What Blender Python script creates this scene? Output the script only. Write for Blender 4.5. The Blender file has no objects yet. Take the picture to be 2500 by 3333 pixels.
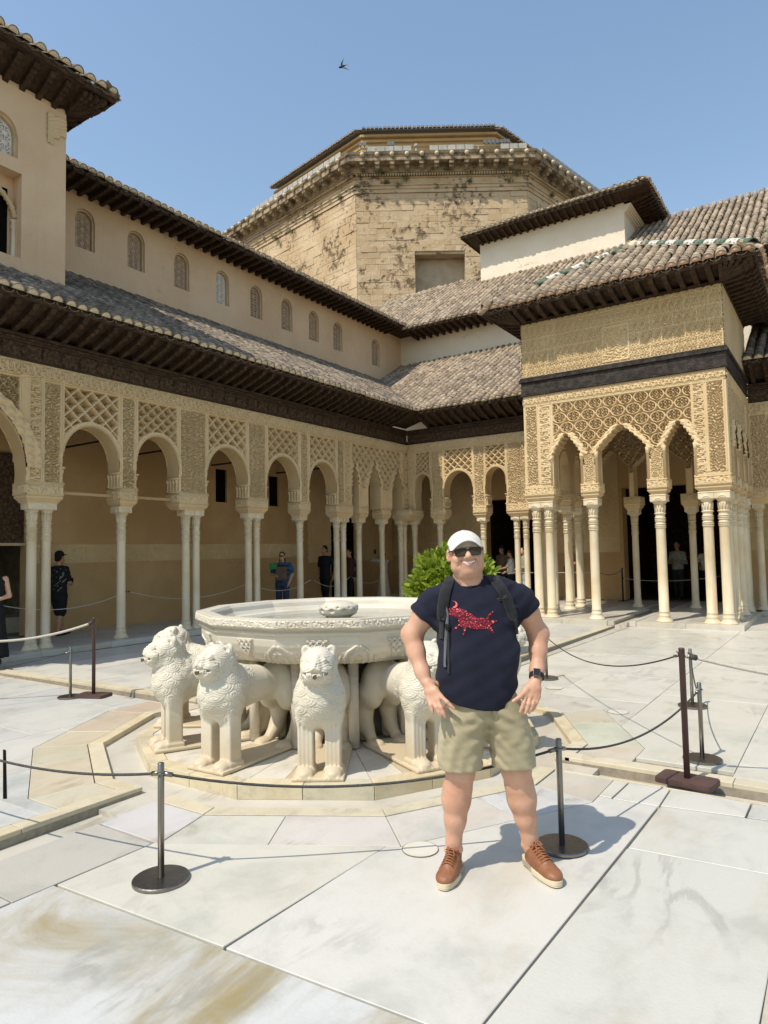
import bpy, math, random, time
import numpy as np
from mathutils import Vector, Matrix
from mathutils.bvhtree import BVHTree
T0=time.time()
random.seed(11); RNG=np.random.default_rng(11)
S=bpy.context.scene; COL=S.collection
R=math.radians
# ------------------------------------------------------------------ camera
H=1.70
WBT,WTI=6850,10
YAW,PIT,ROLL=R(34.0358),R(3.3279),R(-1.1341)
FW=np.array([-math.sin(YAW)*math.cos(PIT),math.cos(YAW)*math.cos(PIT),math.sin(PIT)])
_rt=np.array([math.cos(YAW),math.sin(YAW),0.0]); _up=np.cross(_rt,FW)
RT=_rt*math.cos(ROLL)+_up*math.sin(ROLL); UP=-_rt*math.sin(ROLL)+_up*math.cos(ROLL)
cd=bpy.data.cameras.new('camera'); cam=bpy.data.objects.new('camera',cd); COL.objects.link(cam)
cam.matrix_world=Matrix(((RT[0],UP[0],-FW[0],0),(RT[1],UP[1],-FW[1],0),(RT[2],UP[2],-FW[2],H),(0,0,0,1)))
cd.sensor_fit='VERTICAL'; cd.sensor_height=36.0; cd.sensor_width=27.0; cd.lens=36.0*2222.33/3333.0
cd.clip_start=0.05; cd.clip_end=900
S.camera=cam
# ------------------------------------------------------------------ sky, sun, exposure
SUN_EL,SUN_AZ=R(57.5),R(15.0)      # light travels towards +Y, a little +X
W=bpy.data.worlds.new('World'); S.world=W; W.use_nodes=True
nt=W.node_tree; nt.nodes.clear()
sky=nt.nodes.new('ShaderNodeTexSky'); sky.sky_type='NISHITA'; sky.sun_disc=False
sky.sun_elevation=SUN_EL; sky.sun_rotation=SUN_AZ+math.pi
sky.altitude=700; sky.air_density=1.75; sky.dust_density=1.5; sky.ozone_density=3.2
bg=nt.nodes.new('ShaderNodeBackground'); bg.inputs['Strength'].default_value=0.15
wo=nt.nodes.new('ShaderNodeOutputWorld')
nt.links.new(sky.outputs[0],bg.inputs[0]); nt.links.new(bg.outputs[0],wo.inputs[0])
sl=bpy.data.lights.new('sun','SUN'); sl.energy=3.7; sl.angle=R(0.53); sl.color=(1.0,0.95,0.87)
so=bpy.data.objects.new('sun',sl); COL.objects.link(so)
sd=Vector((math.sin(SUN_AZ)*math.cos(SUN_EL),math.cos(SUN_AZ)*math.cos(SUN_EL),-math.sin(SUN_EL)))
so.rotation_euler=sd.to_track_quat('-Z','Y').to_euler(); so.location=(0,-10,30)
S.view_settings.view_transform='Standard'; S.view_settings.look='None'
S.view_settings.exposure=0.27; S.view_settings.gamma=1.0; S.view_settings.use_curve_mapping=False
S.view_settings.use_white_balance=True; S.view_settings.white_balance_temperature=WBT; S.view_settings.white_balance_tint=WTI
S.cycles.max_bounces=8; S.cycles.diffuse_bounces=5
# ------------------------------------------------------------------ node helpers / materials
class NT:
    def __init__(s,name):
        s.m=bpy.data.materials.new(name); s.m.use_nodes=True; s.t=s.m.node_tree
        s.b=s.t.nodes['Principled BSDF']; s.out=s.t.nodes['Material Output']
    def n(s,typ,**k):
        x=s.t.nodes.new(typ)
        for a,v in k.items(): setattr(x,a,v)
        return x
    def l(s,a,b): s.t.links.new(a,b)
    def val(s,x,v):
        if hasattr(v,'is_linked') or hasattr(v,'node'): s.l(v,x)
        else: x.default_value=v
    def math(s,op,a,b=0.0,c=None,clamp=False):
        x=s.n('ShaderNodeMath',operation=op,use_clamp=clamp); s.val(x.inputs[0],a); s.val(x.inputs[1],b)
        if c is not None: s.val(x.inputs[2],c)
        return x.outputs[0]
    def mix(s,f,a,b,blend='MIX'):
        x=s.n('ShaderNodeMix',data_type='RGBA',blend_type=blend); s.val(x.inputs[0],f)
        for i,v in ((6,a),(7,b)):
            if isinstance(v,tuple): x.inputs[i].default_value=(v+(1,))[:4]
            else: s.l(v,x.inputs[i])
        return x.outputs[2]
    def coord(s,scale=(1,1,1),rand=0.0,world=False):
        if world: c=s.n('ShaderNodeNewGeometry').outputs['Position']
        else: c=s.n('ShaderNodeTexCoord').outputs['Object']
        mp=s.n('ShaderNodeMapping'); s.l(c,mp.inputs[0]); mp.inputs['Scale'].default_value=scale
        o=mp.outputs[0]
        if rand:
            oi=s.n('ShaderNodeObjectInfo'); v=s.n('ShaderNodeVectorMath',operation='ADD'); s.l(o,v.inputs[0])
            c2=s.n('ShaderNodeCombineXYZ'); q=s.math('MULTIPLY',oi.outputs['Random'],rand)
            s.l(q,c2.inputs[0]); s.l(s.math('MULTIPLY',q,1.7),c2.inputs[1]); s.l(c2.outputs[0],v.inputs[1]); o=v.outputs[0]
        return o
    def noise(s,co,scale,detail=5,rough=.55,dist=0.0):
        x=s.n('ShaderNodeTexNoise'); s.l(co,x.inputs['Vector']); x.inputs['Scale'].default_value=scale
        x.inputs['Detail'].default_value=detail; x.inputs['Roughness'].default_value=rough; x.inputs['Distortion'].default_value=dist
        return x.outputs[0]
    def ramp(s,f,a,b):
        x=s.n('ShaderNodeMapRange'); x.interpolation_type='SMOOTHSTEP'; s.l(f,x.inputs[0]); x.inputs[1].default_value=a; x.inputs[2].default_value=b
        return x.outputs[0]
    def bump(s,h,dist=.01,strength=1.0,prev=None):
        x=s.n('ShaderNodeBump'); s.l(h,x.inputs['Height']); x.inputs['Distance'].default_value=dist; x.inputs['Strength'].default_value=strength
        if prev is not None: s.l(prev,x.inputs['Normal'])
        return x.outputs[0]
    def fin(s,col,rough=.7,spec=.35,bump=None,metal=0.0,**k):
        if isinstance(col,tuple): s.b.inputs['Base Color'].default_value=(col+(1,))[:4]
        else: s.l(col,s.b.inputs['Base Color'])
        s.val(s.b.inputs['Roughness'],rough); s.b.inputs['Specular IOR Level'].default_value=spec; s.b.inputs['Metallic'].default_value=metal
        if bump is not None: s.l(bump,s.b.inputs['Normal'])
        for a,v in k.items(): s.b.inputs[a].default_value=v
        return s.m
def simple(name,col,col2=None,scale=6,rough=.7,spec=.35,bump=0,bscale=60,metal=0,stretch=(1,1,1),isl=0.0,lo=.35,hi=.7,detail=5,world=False,**k):
    g=NT(name); co=g.coord(stretch,world=world)
    c=col
    if col2 is not None: c=g.mix(g.ramp(g.noise(co,scale,detail),lo,hi),col,col2)
    if isl:
        rp=g.n('ShaderNodeNewGeometry').outputs['Random Per Island']; oi=g.n('ShaderNodeObjectInfo').outputs['Random']
        q=g.math('FRACT',g.math('ADD',rp,g.math('MULTIPLY',oi,7.13)))
        f=g.math('ADD',g.math('MULTIPLY',q,2*isl),1-isl)
        cc=g.n('ShaderNodeCombineColor'); 
        for i in range(3): g.l(f,cc.inputs[i])
        c=g.mix(1.0,c,cc.outputs[0],'MULTIPLY')
    b=None
    if bump: b=g.bump(g.noise(co,bscale,4),bump)
    return g.fin(c,rough,spec,b,metal,**k)
def m_marble(name,base,stain,vein,isl=True,rough=.38,sc=1.0,stainamt=.5,veinamt=.5,slo=.47,shi=.74,cloud=.75):
    g=NT(name); co=g.coord((1,1,1),rand=37.0 if isl else 0)
    mp=g.n('ShaderNodeMapping'); g.l(co,mp.inputs[0]); mp.inputs['Scale'].default_value=(1*sc,.36*sc,1*sc); mp.inputs['Rotation'].default_value=(0,0,.9)
    w=g.noise(mp.outputs[0],1.7,9,.62,.9); v=g.math('ABSOLUTE',g.math('SUBTRACT',w,.5))
    veins=g.math('MULTIPLY',g.math('SUBTRACT',1.0,g.ramp(v,.0,.05)),g.ramp(g.noise(co,1.3*sc,5),.48,.66))
    fine=g.ramp(g.noise(mp.outputs[0],5.5,8,.68,.6),.46,.78)
    big=g.ramp(g.noise(mp.outputs[0],.9,9,.66,.7),slo,shi)
    c=g.mix(g.math('MULTIPLY',big,stainamt),base,stain)
    cl=g.ramp(g.noise(co,1.9*sc,9,.66,.3),.46,.74); c=g.mix(g.math('MULTIPLY',cl,cloud),c,(base[0]*.70,base[1]*.74,base[2]*.73))
    c=g.mix(g.math('MULTIPLY',fine,veinamt*.26),c,vein)
    c=g.mix(g.math('MULTIPLY',veins,veinamt),c,vein)
    dirt=g.ramp(g.noise(co,38,4,.7),.56,.8); c=g.mix(g.math('MULTIPLY',dirt,.10),c,(.34,.27,.18))
    oi=g.n('ShaderNodeObjectInfo'); c=g.mix(1.0,c,oi.outputs['Color'],'MULTIPLY')
    rr=g.math('ADD',g.math('MULTIPLY',g.noise(co,9,5),.25),rough-.1)
    return g.fin(c,rr,.4,g.bump(g.noise(co,55,4),.0012))
def m_stucco(name,col,col2):
    g=NT(name); co=g.coord()
    a=g.ramp(g.noise(co,.9,6,.65),.35,.7); c=g.mix(a,col,col2)
    st=g.coord((1,1,.18)); c=g.mix(g.math('MULTIPLY',g.ramp(g.noise(st,3.0,6,.7),.58,.85),.45),c,(col[0]*.62,col[1]*.58,col[2]*.52))
    n1=g.noise(co,28,5,.6); c=g.mix(g.math('MULTIPLY',g.ramp(n1,.5,.75),.25),c,(col[0]*1.18,col[1]*1.2,col[2]*1.25))
    return g.fin(c,.88,.15,g.bump(g.noise(co,90,5,.65),.006))
def m_plaster(name,col,col2,streak=.35):
    g=NT(name); co=g.coord()
    c=g.mix(g.ramp(g.noise(co,.55,7,.62),.38,.68),col,col2)
    st=g.coord((1.6,1.6,.12)); c=g.mix(g.math('MULTIPLY',g.ramp(g.noise(st,1.6,7,.7),.56,.85),streak),c,(col[0]*.68,col[1]*.66,col[2]*.62))
    c=g.mix(g.math('MULTIPLY',g.ramp(g.noise(co,2.6,8,.75,1.4),.64,.8),.5),c,(col[0]*.75,col[1]*.7,col[2]*.62))
    vor=g.n('ShaderNodeTexVoronoi',feature='DISTANCE_TO_EDGE'); wn=g.n('ShaderNodeVectorMath',operation='ADD'); g.l(co,wn.inputs[0])
    nn=g.n('ShaderNodeTexNoise'); g.l(co,nn.inputs[0]); nn.inputs['Scale'].default_value=2.2; nn.inputs['Detail'].default_value=6
    g.l(nn.outputs[1],wn.inputs[1]); g.l(wn.outputs[0],vor.inputs['Vector']); vor.inputs['Scale'].default_value=.55
    crack=g.math('MULTIPLY',g.math('SUBTRACT',1.0,g.ramp(vor.outputs['Distance'],0,.012)),g.ramp(g.noise(co,.8,3),.55,.68))
    c=g.mix(g.math('MULTIPLY',crack,.6),c,(col[0]*.4,col[1]*.36,col[2]*.3))
    h=g.math('ADD',g.noise(co,14,6,.6),g.math('MULTIPLY',g.noise(co,1.7,3),1.6))
    return g.fin(c,.9,.15,g.bump(h,.012))
M={}
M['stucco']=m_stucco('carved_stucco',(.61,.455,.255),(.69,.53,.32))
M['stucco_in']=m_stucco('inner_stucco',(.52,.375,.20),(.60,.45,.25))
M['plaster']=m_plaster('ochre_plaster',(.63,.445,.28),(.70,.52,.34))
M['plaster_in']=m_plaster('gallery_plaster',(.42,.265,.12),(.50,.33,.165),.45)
M['white_plaster']=m_plaster('cream_plaster',(.74,.64,.50),(.80,.71,.57),.15)
M['reveal']=simple('reveal_plaster',(.50,.38,.23),(.60,.47,.30),5,.85,bump=.004,bscale=70)
M['col']=(lambda g:(lambda co,st:g.fin(g.mix(g.math('MULTIPLY',g.ramp(g.noise(st,4.5,7,.7),.5,.8),.55),g.mix(g.ramp(g.noise(co,1.3,4),.35,.7),(.68,.58,.41),(.58,.46,.285)),(.30,.21,.11)),.5,.35,g.bump(g.noise(co,45,4),.002)))(g.coord(rand=19),g.coord((1,1,.09),rand=19)))(NT('weathered_marble'))
M['floor']=m_marble('floor_marble',(.56,.54,.485),(.45,.365,.245),(.31,.30,.265),stainamt=.62,veinamt=.5,slo=.52,shi=.72)
M['ring']=m_marble('beige_marble',(.52,.49,.42),(.43,.33,.20),(.28,.24,.17),slo=.45,shi=.68,veinamt=.7,)
M['kerb']=m_marble('kerb_marble',(.58,.51,.37),(.43,.33,.19),(.30,.24,.155),rough=.55,sc=2.5,stainamt=.8,veinamt=.4)
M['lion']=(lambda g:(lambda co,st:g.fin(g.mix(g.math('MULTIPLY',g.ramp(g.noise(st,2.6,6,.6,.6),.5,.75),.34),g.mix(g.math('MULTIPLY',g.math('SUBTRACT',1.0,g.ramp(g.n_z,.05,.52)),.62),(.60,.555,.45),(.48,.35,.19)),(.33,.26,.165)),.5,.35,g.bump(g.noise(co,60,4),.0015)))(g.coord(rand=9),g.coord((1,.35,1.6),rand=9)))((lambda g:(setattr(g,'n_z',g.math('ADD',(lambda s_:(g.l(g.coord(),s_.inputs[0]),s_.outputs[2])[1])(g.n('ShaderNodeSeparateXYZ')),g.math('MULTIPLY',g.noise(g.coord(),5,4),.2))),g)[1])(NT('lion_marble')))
M['basin']=(lambda g:(lambda co,st:g.fin(g.mix(g.math('MULTIPLY',g.ramp(g.noise(st,3.2,6,.6,.4),.45,.7),.42),(.58,.53,.43),(.34,.275,.18)),.45,.4,g.bump(g.noise(co,60,4),.001)))(g.coord(),g.coord((.35,.35,2.4))))(NT('basin_marble'))
M['darkstone']=simple('dark_stone',(.20,.16,.11),(.30,.25,.18),6,.8,bump=.006,bscale=30)
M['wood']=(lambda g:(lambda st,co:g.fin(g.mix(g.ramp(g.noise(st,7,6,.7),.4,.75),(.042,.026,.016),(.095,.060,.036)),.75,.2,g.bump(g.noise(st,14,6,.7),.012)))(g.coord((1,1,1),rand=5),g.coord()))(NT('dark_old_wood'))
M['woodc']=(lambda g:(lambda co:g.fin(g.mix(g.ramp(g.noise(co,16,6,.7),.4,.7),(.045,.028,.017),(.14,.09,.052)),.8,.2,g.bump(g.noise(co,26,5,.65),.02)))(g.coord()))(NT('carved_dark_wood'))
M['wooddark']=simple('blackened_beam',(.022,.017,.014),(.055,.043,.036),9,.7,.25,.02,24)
M['tile']=simple('roof_tile_clay',(.27,.21,.15),(.115,.10,.08),9,.88,.15,.006,50,isl=.38,lo=.35,hi=.65,detail=7)
M['tile_warm']=simple('roof_tile_warm_clay',(.37,.285,.195),(.15,.125,.095),9,.88,.15,.006,50,isl=.32,lo=.4,hi=.7,detail=7)
M['mortar']=simple('eave_mortar',(.66,.55,.38),(.52,.42,.29),14,.9,bump=.006)
M['mortar_pink']=simple('eave_clay_plug',(.56,.36,.24),(.48,.32,.22),14,.9,bump=.006)
M['bed']=simple('roof_bed',(.17,.135,.10),(.24,.19,.14),8,.95,bump=.02,bscale=20)
M['green']=simple('green_glazed_tile',(.05,.10,.055),(.19,.19,.12),11,.4,.45,bump=.006,lo=.45,hi=.62)
M['whitetile']=simple('white_glazed_tile',(.62,.59,.50),(.16,.14,.11),13,.5,.4,bump=.006,lo=.50,hi=.62)
M['ashlar']=(lambda g:(lambda co,v1:g.fin(g.mix(g.math('MULTIPLY',v1,.85),g.mix(g.ramp(g.noise(co,.5,5),.35,.7),(.50,.365,.215),(.63,.49,.325)),(.13,.085,.05)),.9,.1,g.bump(g.math('SUBTRACT',g.noise(co,6,6,.7),v1),.05)))(g.coord(rand=13),g.ramp(g.math('ADD',g.math('MULTIPLY',g.noise(g.coord(world=True),.35,3),.35),g.math('MULTIPLY',g.noise(g.coord(world=True),2.6,9,.74),.72)),.57,.67)))(NT('pitted_sandstone'))  # dark spots paint the pit shade into the colour; broad blotches are discolouration
M['ashlar_trim']=(lambda g:(lambda co:g.fin(g.mix(g.ramp(g.noise(co,1.6,8,.7),.42,.66),(.44,.35,.23),(.13,.10,.07)),.92,.1,g.bump(g.noise(co,5,6,.7),.05)))(g.coord()))(NT('weathered_cornice_stone'))
M['white']=simple('white_panel',(.44,.42,.37),(.34,.32,.28),3,.7)
M['joint']=simple('joint_mortar',(.30,.26,.195),(.22,.19,.14),20,.95)
M['floor_s']=m_marble('stained_floor_marble',(.53,.525,.50),(.30,.235,.11),(.27,.26,.225),stainamt=1.0,veinamt=.6,slo=.43,shi=.64)
M['black']=simple('black_fill',(.006,.005,.004),rough=.95,spec=.05)  # flat black painted for the shade inside openings and the paving gap
M['brass']=simple('old_bronze',(.12,.10,.07),(.2,.16,.1),20,.45,metal=.8)
M['steel']=simple('brushed_steel',(.27,.25,.22),(.21,.195,.175),30,.36,metal=1.0,stretch=(1,1,.05))
M['rust']=simple('brown_painted_iron',(.075,.043,.038),(.10,.055,.045),12,.5,bump=.001)
M['blackmetal']=simple('black_iron',(.012,.012,.012),rough=.5)
M['rope_d']=simple('dark_cord',(.04,.04,.038),(.07,.07,.065),80,.8)
M['rope_w']=simple('pale_rope',(.55,.50,.42),(.42,.38,.30),80,.85,bump=.004,bscale=120)
def m_leaf():
    g=NT('citrus_leaf'); rp=g.n('ShaderNodeNewGeometry').outputs['Random Per Island']; c=g.mix(rp,(.16,.25,.02),(.36,.44,.05)); g.fin(c,.38,.45)
    tr=g.n('ShaderNodeBsdfTranslucent'); g.l(c,tr.inputs[0]); ms=g.n('ShaderNodeMixShader'); ms.inputs[0].default_value=.35; g.l(g.b.outputs[0],ms.inputs[1]); g.l(tr.outputs[0],ms.inputs[2]); g.l(ms.outputs[0],g.out.inputs[0]); return g.m
M['leaf']=m_leaf()
M['bark']=simple('bark',(.16,.11,.07),(.09,.06,.04),12,.9,bump=.02)
# ------------------------------------------------------------------ object helpers
def world(o):
    m=o.matrix_basis
    return m if o.parent is None else world(o.parent)@o.matrix_parent_inverse@m
def link(o,parent=None,local=False):
    COL.objects.link(o)
    if parent is not None:
        o.parent=parent
        if not local: o.matrix_parent_inverse=world(parent).inverted()
    return o
def thing(name,label,cat,loc=(0,0,0),rz=0.0,group=None):
    o=bpy.data.objects.new(name,None); o.empty_display_size=.2; COL.objects.link(o)
    o.location=loc; o.rotation_euler=(0,0,rz); tag(o,label,cat,group); return o
def tag(o,label=None,cat=None,group=None,kind=None):
    if label: o['label']=label
    if cat: o['category']=cat
    if group: o['group']=group
    if kind: o['kind']=kind
    return o
def npmesh(name,V,Q,mats,smooth=False,mi=None):
    V=np.ascontiguousarray(V,dtype=np.float32); Q=np.ascontiguousarray(Q,dtype=np.int32); k=Q.shape[1]; n=len(Q)
    me=bpy.data.meshes.new(name); me.vertices.add(len(V)); me.vertices.foreach_set('co',V.ravel())
    me.loops.add(n*k); me.loops.foreach_set('vertex_index',Q.ravel())
    me.polygons.add(n); me.polygons.foreach_set('loop_start',np.arange(0,n*k,k,dtype=np.int32))
    for m in (mats if isinstance(mats,(list,tuple)) else [mats]): me.materials.append(m)
    if mi is not None: me.polygons.foreach_set('material_index',np.asarray(mi,dtype=np.int32))
    me.update(calc_edges=True)
    if smooth: me.shade_smooth()
    return me
def nobj(name,V,Q,mats,parent=None,smooth=False,local=False,mi=None):
    return link(bpy.data.objects.new(name,npmesh(name,V,Q,mats,smooth,mi)),parent,local)
class MB:
    def __init__(s): s.v=[]; s.f=[]; s.mi=[]
    def add(s,V,F,mi=0):
        b=len(s.v); s.v+= [tuple(map(float,p)) for p in V]; s.f+=[tuple(b+i for i in f) for f in F]; s.mi+=[mi]*len(F); return s
    def box(s,x0,x1,y0,y1,z0,z1,mi=0):
        V=[(x0,y0,z0),(x1,y0,z0),(x1,y1,z0),(x0,y1,z0),(x0,y0,z1),(x1,y0,z1),(x1,y1,z1),(x0,y1,z1)]
        return s.add(V,[(0,3,2,1),(4,5,6,7),(0,1,5,4),(1,2,6,5),(2,3,7,6),(3,0,4,7)],mi)
    def obox(s,c,ax,ay,az,mi=0):
        c,ax,ay,az=[np.array(q,float) for q in (c,ax,ay,az)]
        V=[c+a*ax+b*ay+d*az for d in(-1,1) for a,b in((-1,-1),(1,-1),(1,1),(-1,1))]
        return s.add(V,[(0,3,2,1),(4,5,6,7),(0,1,5,4),(1,2,6,5),(2,3,7,6),(3,0,4,7)],mi)
    def tube(s,P,r,n=8,cap=True,mi=0):
        P=[np.array(p,float) for p in P]; m=len(P); rr=[r]*m if np.isscalar(r) else r
        up=None; V=[]
        for i in range(m):
            t=P[min(i+1,m-1)]-P[max(i-1,0)]; t/=np.linalg.norm(t)+1e-12
            if up is None:
                up=np.array([0,0,1.0]) if abs(t[2])<.9 else np.array([1.0,0,0])
            a=np.cross(t,up); a/=np.linalg.norm(a)+1e-12; b=np.cross(a,t); up=b
            for k in range(n):
                g=2*math.pi*k/n; V.append(P[i]+rr[i]*(math.cos(g)*a+math.sin(g)*b))
        F=[(i*n+k,(i+1)*n+k,(i+1)*n+(k+1)%n,i*n+(k+1)%n) for i in range(m-1) for k in range(n)]
        if cap: F+=[tuple(range(n)),tuple((m-1)*n+k for k in range(n-1,-1,-1))]
        return s.add(V,F,mi)
    def lathe(s,prof,n=20,c=(0,0,0),mi=0,cap=True):
        V=[(c[0]+r*math.cos(2*math.pi*k/n),c[1]+r*math.sin(2*math.pi*k/n),c[2]+z) for r,z in prof for k in range(n)]
        m=len(prof)
        F=[(i*n+k,i*n+(k+1)%n,(i+1)*n+(k+1)%n,(i+1)*n+k) for i in range(m-1) for k in range(n)]
        if cap: F+=[tuple(range(n-1,-1,-1)),tuple((m-1)*n+k for k in range(n))]
        return s.add(V,F,mi)
    def prism(s,poly,z0,z1,mi=0):
        n=len(poly); zz0=z0 if hasattr(z0,'__len__') else [z0]*n; zz1=z1 if hasattr(z1,'__len__') else [z1]*n
        V=[(p[0],p[1],zz0[i]) for i,p in enumerate(poly)]+[(p[0],p[1],zz1[i]) for i,p in enumerate(poly)]
        return s.add(V,[tuple(range(n-1,-1,-1)),tuple(range(n,2*n))]+[(i,(i+1)%n,n+(i+1)%n,n+i) for i in range(n)],mi)
    def mesh(s,name,mats,smooth=False):
        me=bpy.data.meshes.new(name); me.from_pydata(s.v,[],s.f)
        for m in (mats if isinstance(mats,(list,tuple)) else [mats]): me.materials.append(m)
        if any(s.mi): me.polygons.foreach_set('material_index',s.mi)
        if smooth: me.shade_smooth()
        me.update(); return me
    def build(s,name,mats,parent=None,smooth=False,local=False):
        return link(bpy.data.objects.new(name,s.mesh(name,mats,smooth)),parent,local)
def ccw(poly):
    a=sum(poly[i][0]*poly[(i+1)%len(poly)][1]-poly[(i+1)%len(poly)][0]*poly[i][1] for i in range(len(poly)))
    return poly if a>0 else poly[::-1]
def inst(name,me,parent=None,mw=None,local=False):
    o=bpy.data.objects.new(name,me); link(o,parent,local)
    if mw is not None: o.matrix_basis=mw
    return o
def frame(o,ax,ay,az):
    return Matrix(((ax[0],ay[0],az[0],o[0]),(ax[1],ay[1],az[1],o[1]),(ax[2],ay[2],az[2],o[2]),(0,0,0,1)))
def copy_tree(o,parent=None):
    c=o.copy(); COL.objects.link(c)
    if parent is not None: c.parent=parent
    for ch in [x for x in KIDS.get(o.name,[])]: copy_tree(ch,c)
    return c
KIDS={}
def kids_index():
    KIDS.clear()
    for o in COL.objects:
        if o.parent: KIDS.setdefault(o.parent.name,[]).append(o)
def bev(o,w=.004,seg=1):
    m=o.modifiers.new('bevel','BEVEL'); m.width=w; m.segments=seg; m.limit_method='ANGLE'; return o
# ------------------------------------------------------------------ implicit surfaces (smooth unions, meshed by surface nets)
class Field:
    def __init__(s,lo,hi,h):
        s.h=h; s.lo=np.array(lo,float); s.n=np.ceil((np.array(hi)-s.lo)/h).astype(int)+1
        s.F=np.full(tuple(s.n),1.0,np.float32)
        s.ax=[(s.lo[i]+h*np.arange(s.n[i])).astype(np.float32) for i in range(3)]
    def sub(s,lo,hi):
        a=np.clip(np.floor((np.array(lo)-s.lo)/s.h).astype(int),0,s.n); b=np.clip(np.ceil((np.array(hi)-s.lo)/s.h).astype(int)+1,0,s.n)
        sl=tuple(slice(a[i],b[i]) for i in range(3))
        return sl,s.ax[0][sl[0]][:,None,None],s.ax[1][sl[1]][None,:,None],s.ax[2][sl[2]][None,None,:]
    def op(s,lo,hi,fn,k=.0,mode='u'):
        m=max(k*1.5,4*s.h)+.01
        sl,X,Y,Z=s.sub(np.array(lo)-m,np.array(hi)+m)
        if min(x.stop-x.start for x in sl)<=0: return s
        d=fn(X,Y,Z).astype(np.float32); A=s.F[sl]
        if mode=='u':
            if k>0: hh=np.clip(k-np.abs(A-d),0,None)/k; s.F[sl]=np.minimum(A,d)-hh*hh*k*.25
            else: s.F[sl]=np.minimum(A,d)
        elif mode=='s':
            d=-d
            if k>0: hh=np.clip(k-np.abs(A-d),0,None)/k; s.F[sl]=np.maximum(A,d)+hh*hh*k*.25
            else: s.F[sl]=np.maximum(A,d)
        elif mode=='i':
            s.F[sl]=np.maximum(A,d)
        elif mode=='a': s.F[sl]=A+d
        return s
    def cone(s,a,b,ra,rb,k=.02,mode='u',sq=1.0):
        a=np.array(a,float); b=np.array(b,float); r=max(ra,rb); ab=b-a; L=ab@ab+1e-12
        def fn(X,Y,Z):
            px,py,pz=X-a[0],Y-a[1],Z-a[2]; t=np.clip((px*ab[0]+py*ab[1]+pz*ab[2])/L,0,1)
            return np.sqrt((px-t*ab[0])**2+((py-t*ab[1])/sq)**2+(pz-t*ab[2])**2)-(ra+(rb-ra)*t)
        return s.op(np.minimum(a,b)-r,np.maximum(a,b)+r,fn,k,mode)
    def chain(s,pts,rad,k=.015,mode='u'):
        for i in range(len(pts)-1): s.cone(pts[i],pts[i+1],rad[i],rad[i+1],k,mode)
        return s
    def ell(s,c,r,k=.02,mode='u',rot=None):
        c=np.array(c,float); r=np.array(r,float); m=r.max(); Rm=np.eye(3) if rot is None else np.array(rot)
        def fn(X,Y,Z):
            px,py,pz=X-c[0],Y-c[1],Z-c[2]
            if rot is not None: px,py,pz=[Rm[0,i]*px+Rm[1,i]*py+Rm[2,i]*pz for i in range(3)]
            q=np.sqrt((px/r[0])**2+(py/r[1])**2+(pz/r[2])**2); g=np.sqrt((px/r[0]**2)**2+(py/r[1]**2)**2+(pz/r[2]**2)**2)+1e-9
            return q*(q-1)/g
        e=r if rot is None else np.array([m,m,m])
        return s.op(c-e,c+e,fn,k,mode)
    def rbox(s,c,hv,rad=.01,k=.01,mode='u',rot=None):
        c=np.array(c,float); hv=np.array(hv,float)-rad; Rm=np.eye(3) if rot is None else np.array(rot); e=np.full(3,np.linalg.norm(hv)+rad) if rot is not None else hv+rad
        def fn(X,Y,Z):
            px,py,pz=X-c[0],Y-c[1],Z-c[2]
            if rot is not None: px,py,pz=[Rm[0,i]*px+Rm[1,i]*py+Rm[2,i]*pz for i in range(3)]
            qx,qy,qz=np.abs(px)-hv[0],np.abs(py)-hv[1],np.abs(pz)-hv[2]
            return np.sqrt(np.maximum(qx,0)**2+np.maximum(qy,0)**2+np.maximum(qz,0)**2)+np.minimum(np.maximum(qx,np.maximum(qy,qz)),0)-rad
        return s.op(c-e,c+e,fn,k,mode)
    def loft(s,zs,cx,cy,a,b,k=.02,mode='u',p=2.0,xmap=None):
        zs=np.array(zs,float); A=np.array(a,float); B=np.array(b,float)
        def fn(X,Y,Z):
            z=Z.ravel(); f=lambda q:np.interp(z,zs,q)[None,None,:].astype(np.float32)
            aa,bb=f(a),f(b); u=np.abs((X-f(cx))/aa); v=np.abs((Y-f(cy))/bb)
            q=(u**p+v**p)**(1/p); m=np.minimum(aa,bb)
            d=(q-1)*m; zc=np.maximum(zs[0]-Z,Z-zs[-1]); return np.maximum(d,zc)
        return s.op((min(np.array(cx)-A),min(np.array(cy)-B),zs[0]),(max(np.array(cx)+A),max(np.array(cy)+B),zs[-1]),fn,k,mode)
    def half(s,lo,hi,nrm,pt,mode='i',k=0):
        nrm=np.array(nrm,float); nrm/=np.linalg.norm(nrm); pt=np.array(pt,float)
        return s.op(lo,hi,lambda X,Y,Z:(X-pt[0])*nrm[0]+(Y-pt[1])*nrm[1]+(Z-pt[2])*nrm[2],k,mode)
    def wave(s,lo,hi,fn): return s.op(lo,hi,fn,0,'a')
    def nets(s):
        F=s.F; sgn=F<0; c=np.zeros(tuple(s.n-1),np.uint8)
        for i in(0,1):
            for j in(0,1):
                for k in(0,1): c+=sgn[i:s.n[0]-1+i,j:s.n[1]-1+j,k:s.n[2]-1+k]
        act=np.argwhere((c>0)&(c<8)); idx=np.full(c.shape,-1,np.int32); idx[act[:,0],act[:,1],act[:,2]]=np.arange(len(act))
        acc=np.zeros((len(act),3)); cnt=np.zeros(len(act)); C=[(i,j,k) for i in(0,1) for j in(0,1) for k in(0,1)]
        val={q:F[act[:,0]+q[0],act[:,1]+q[1],act[:,2]+q[2]] for q in C}
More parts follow.
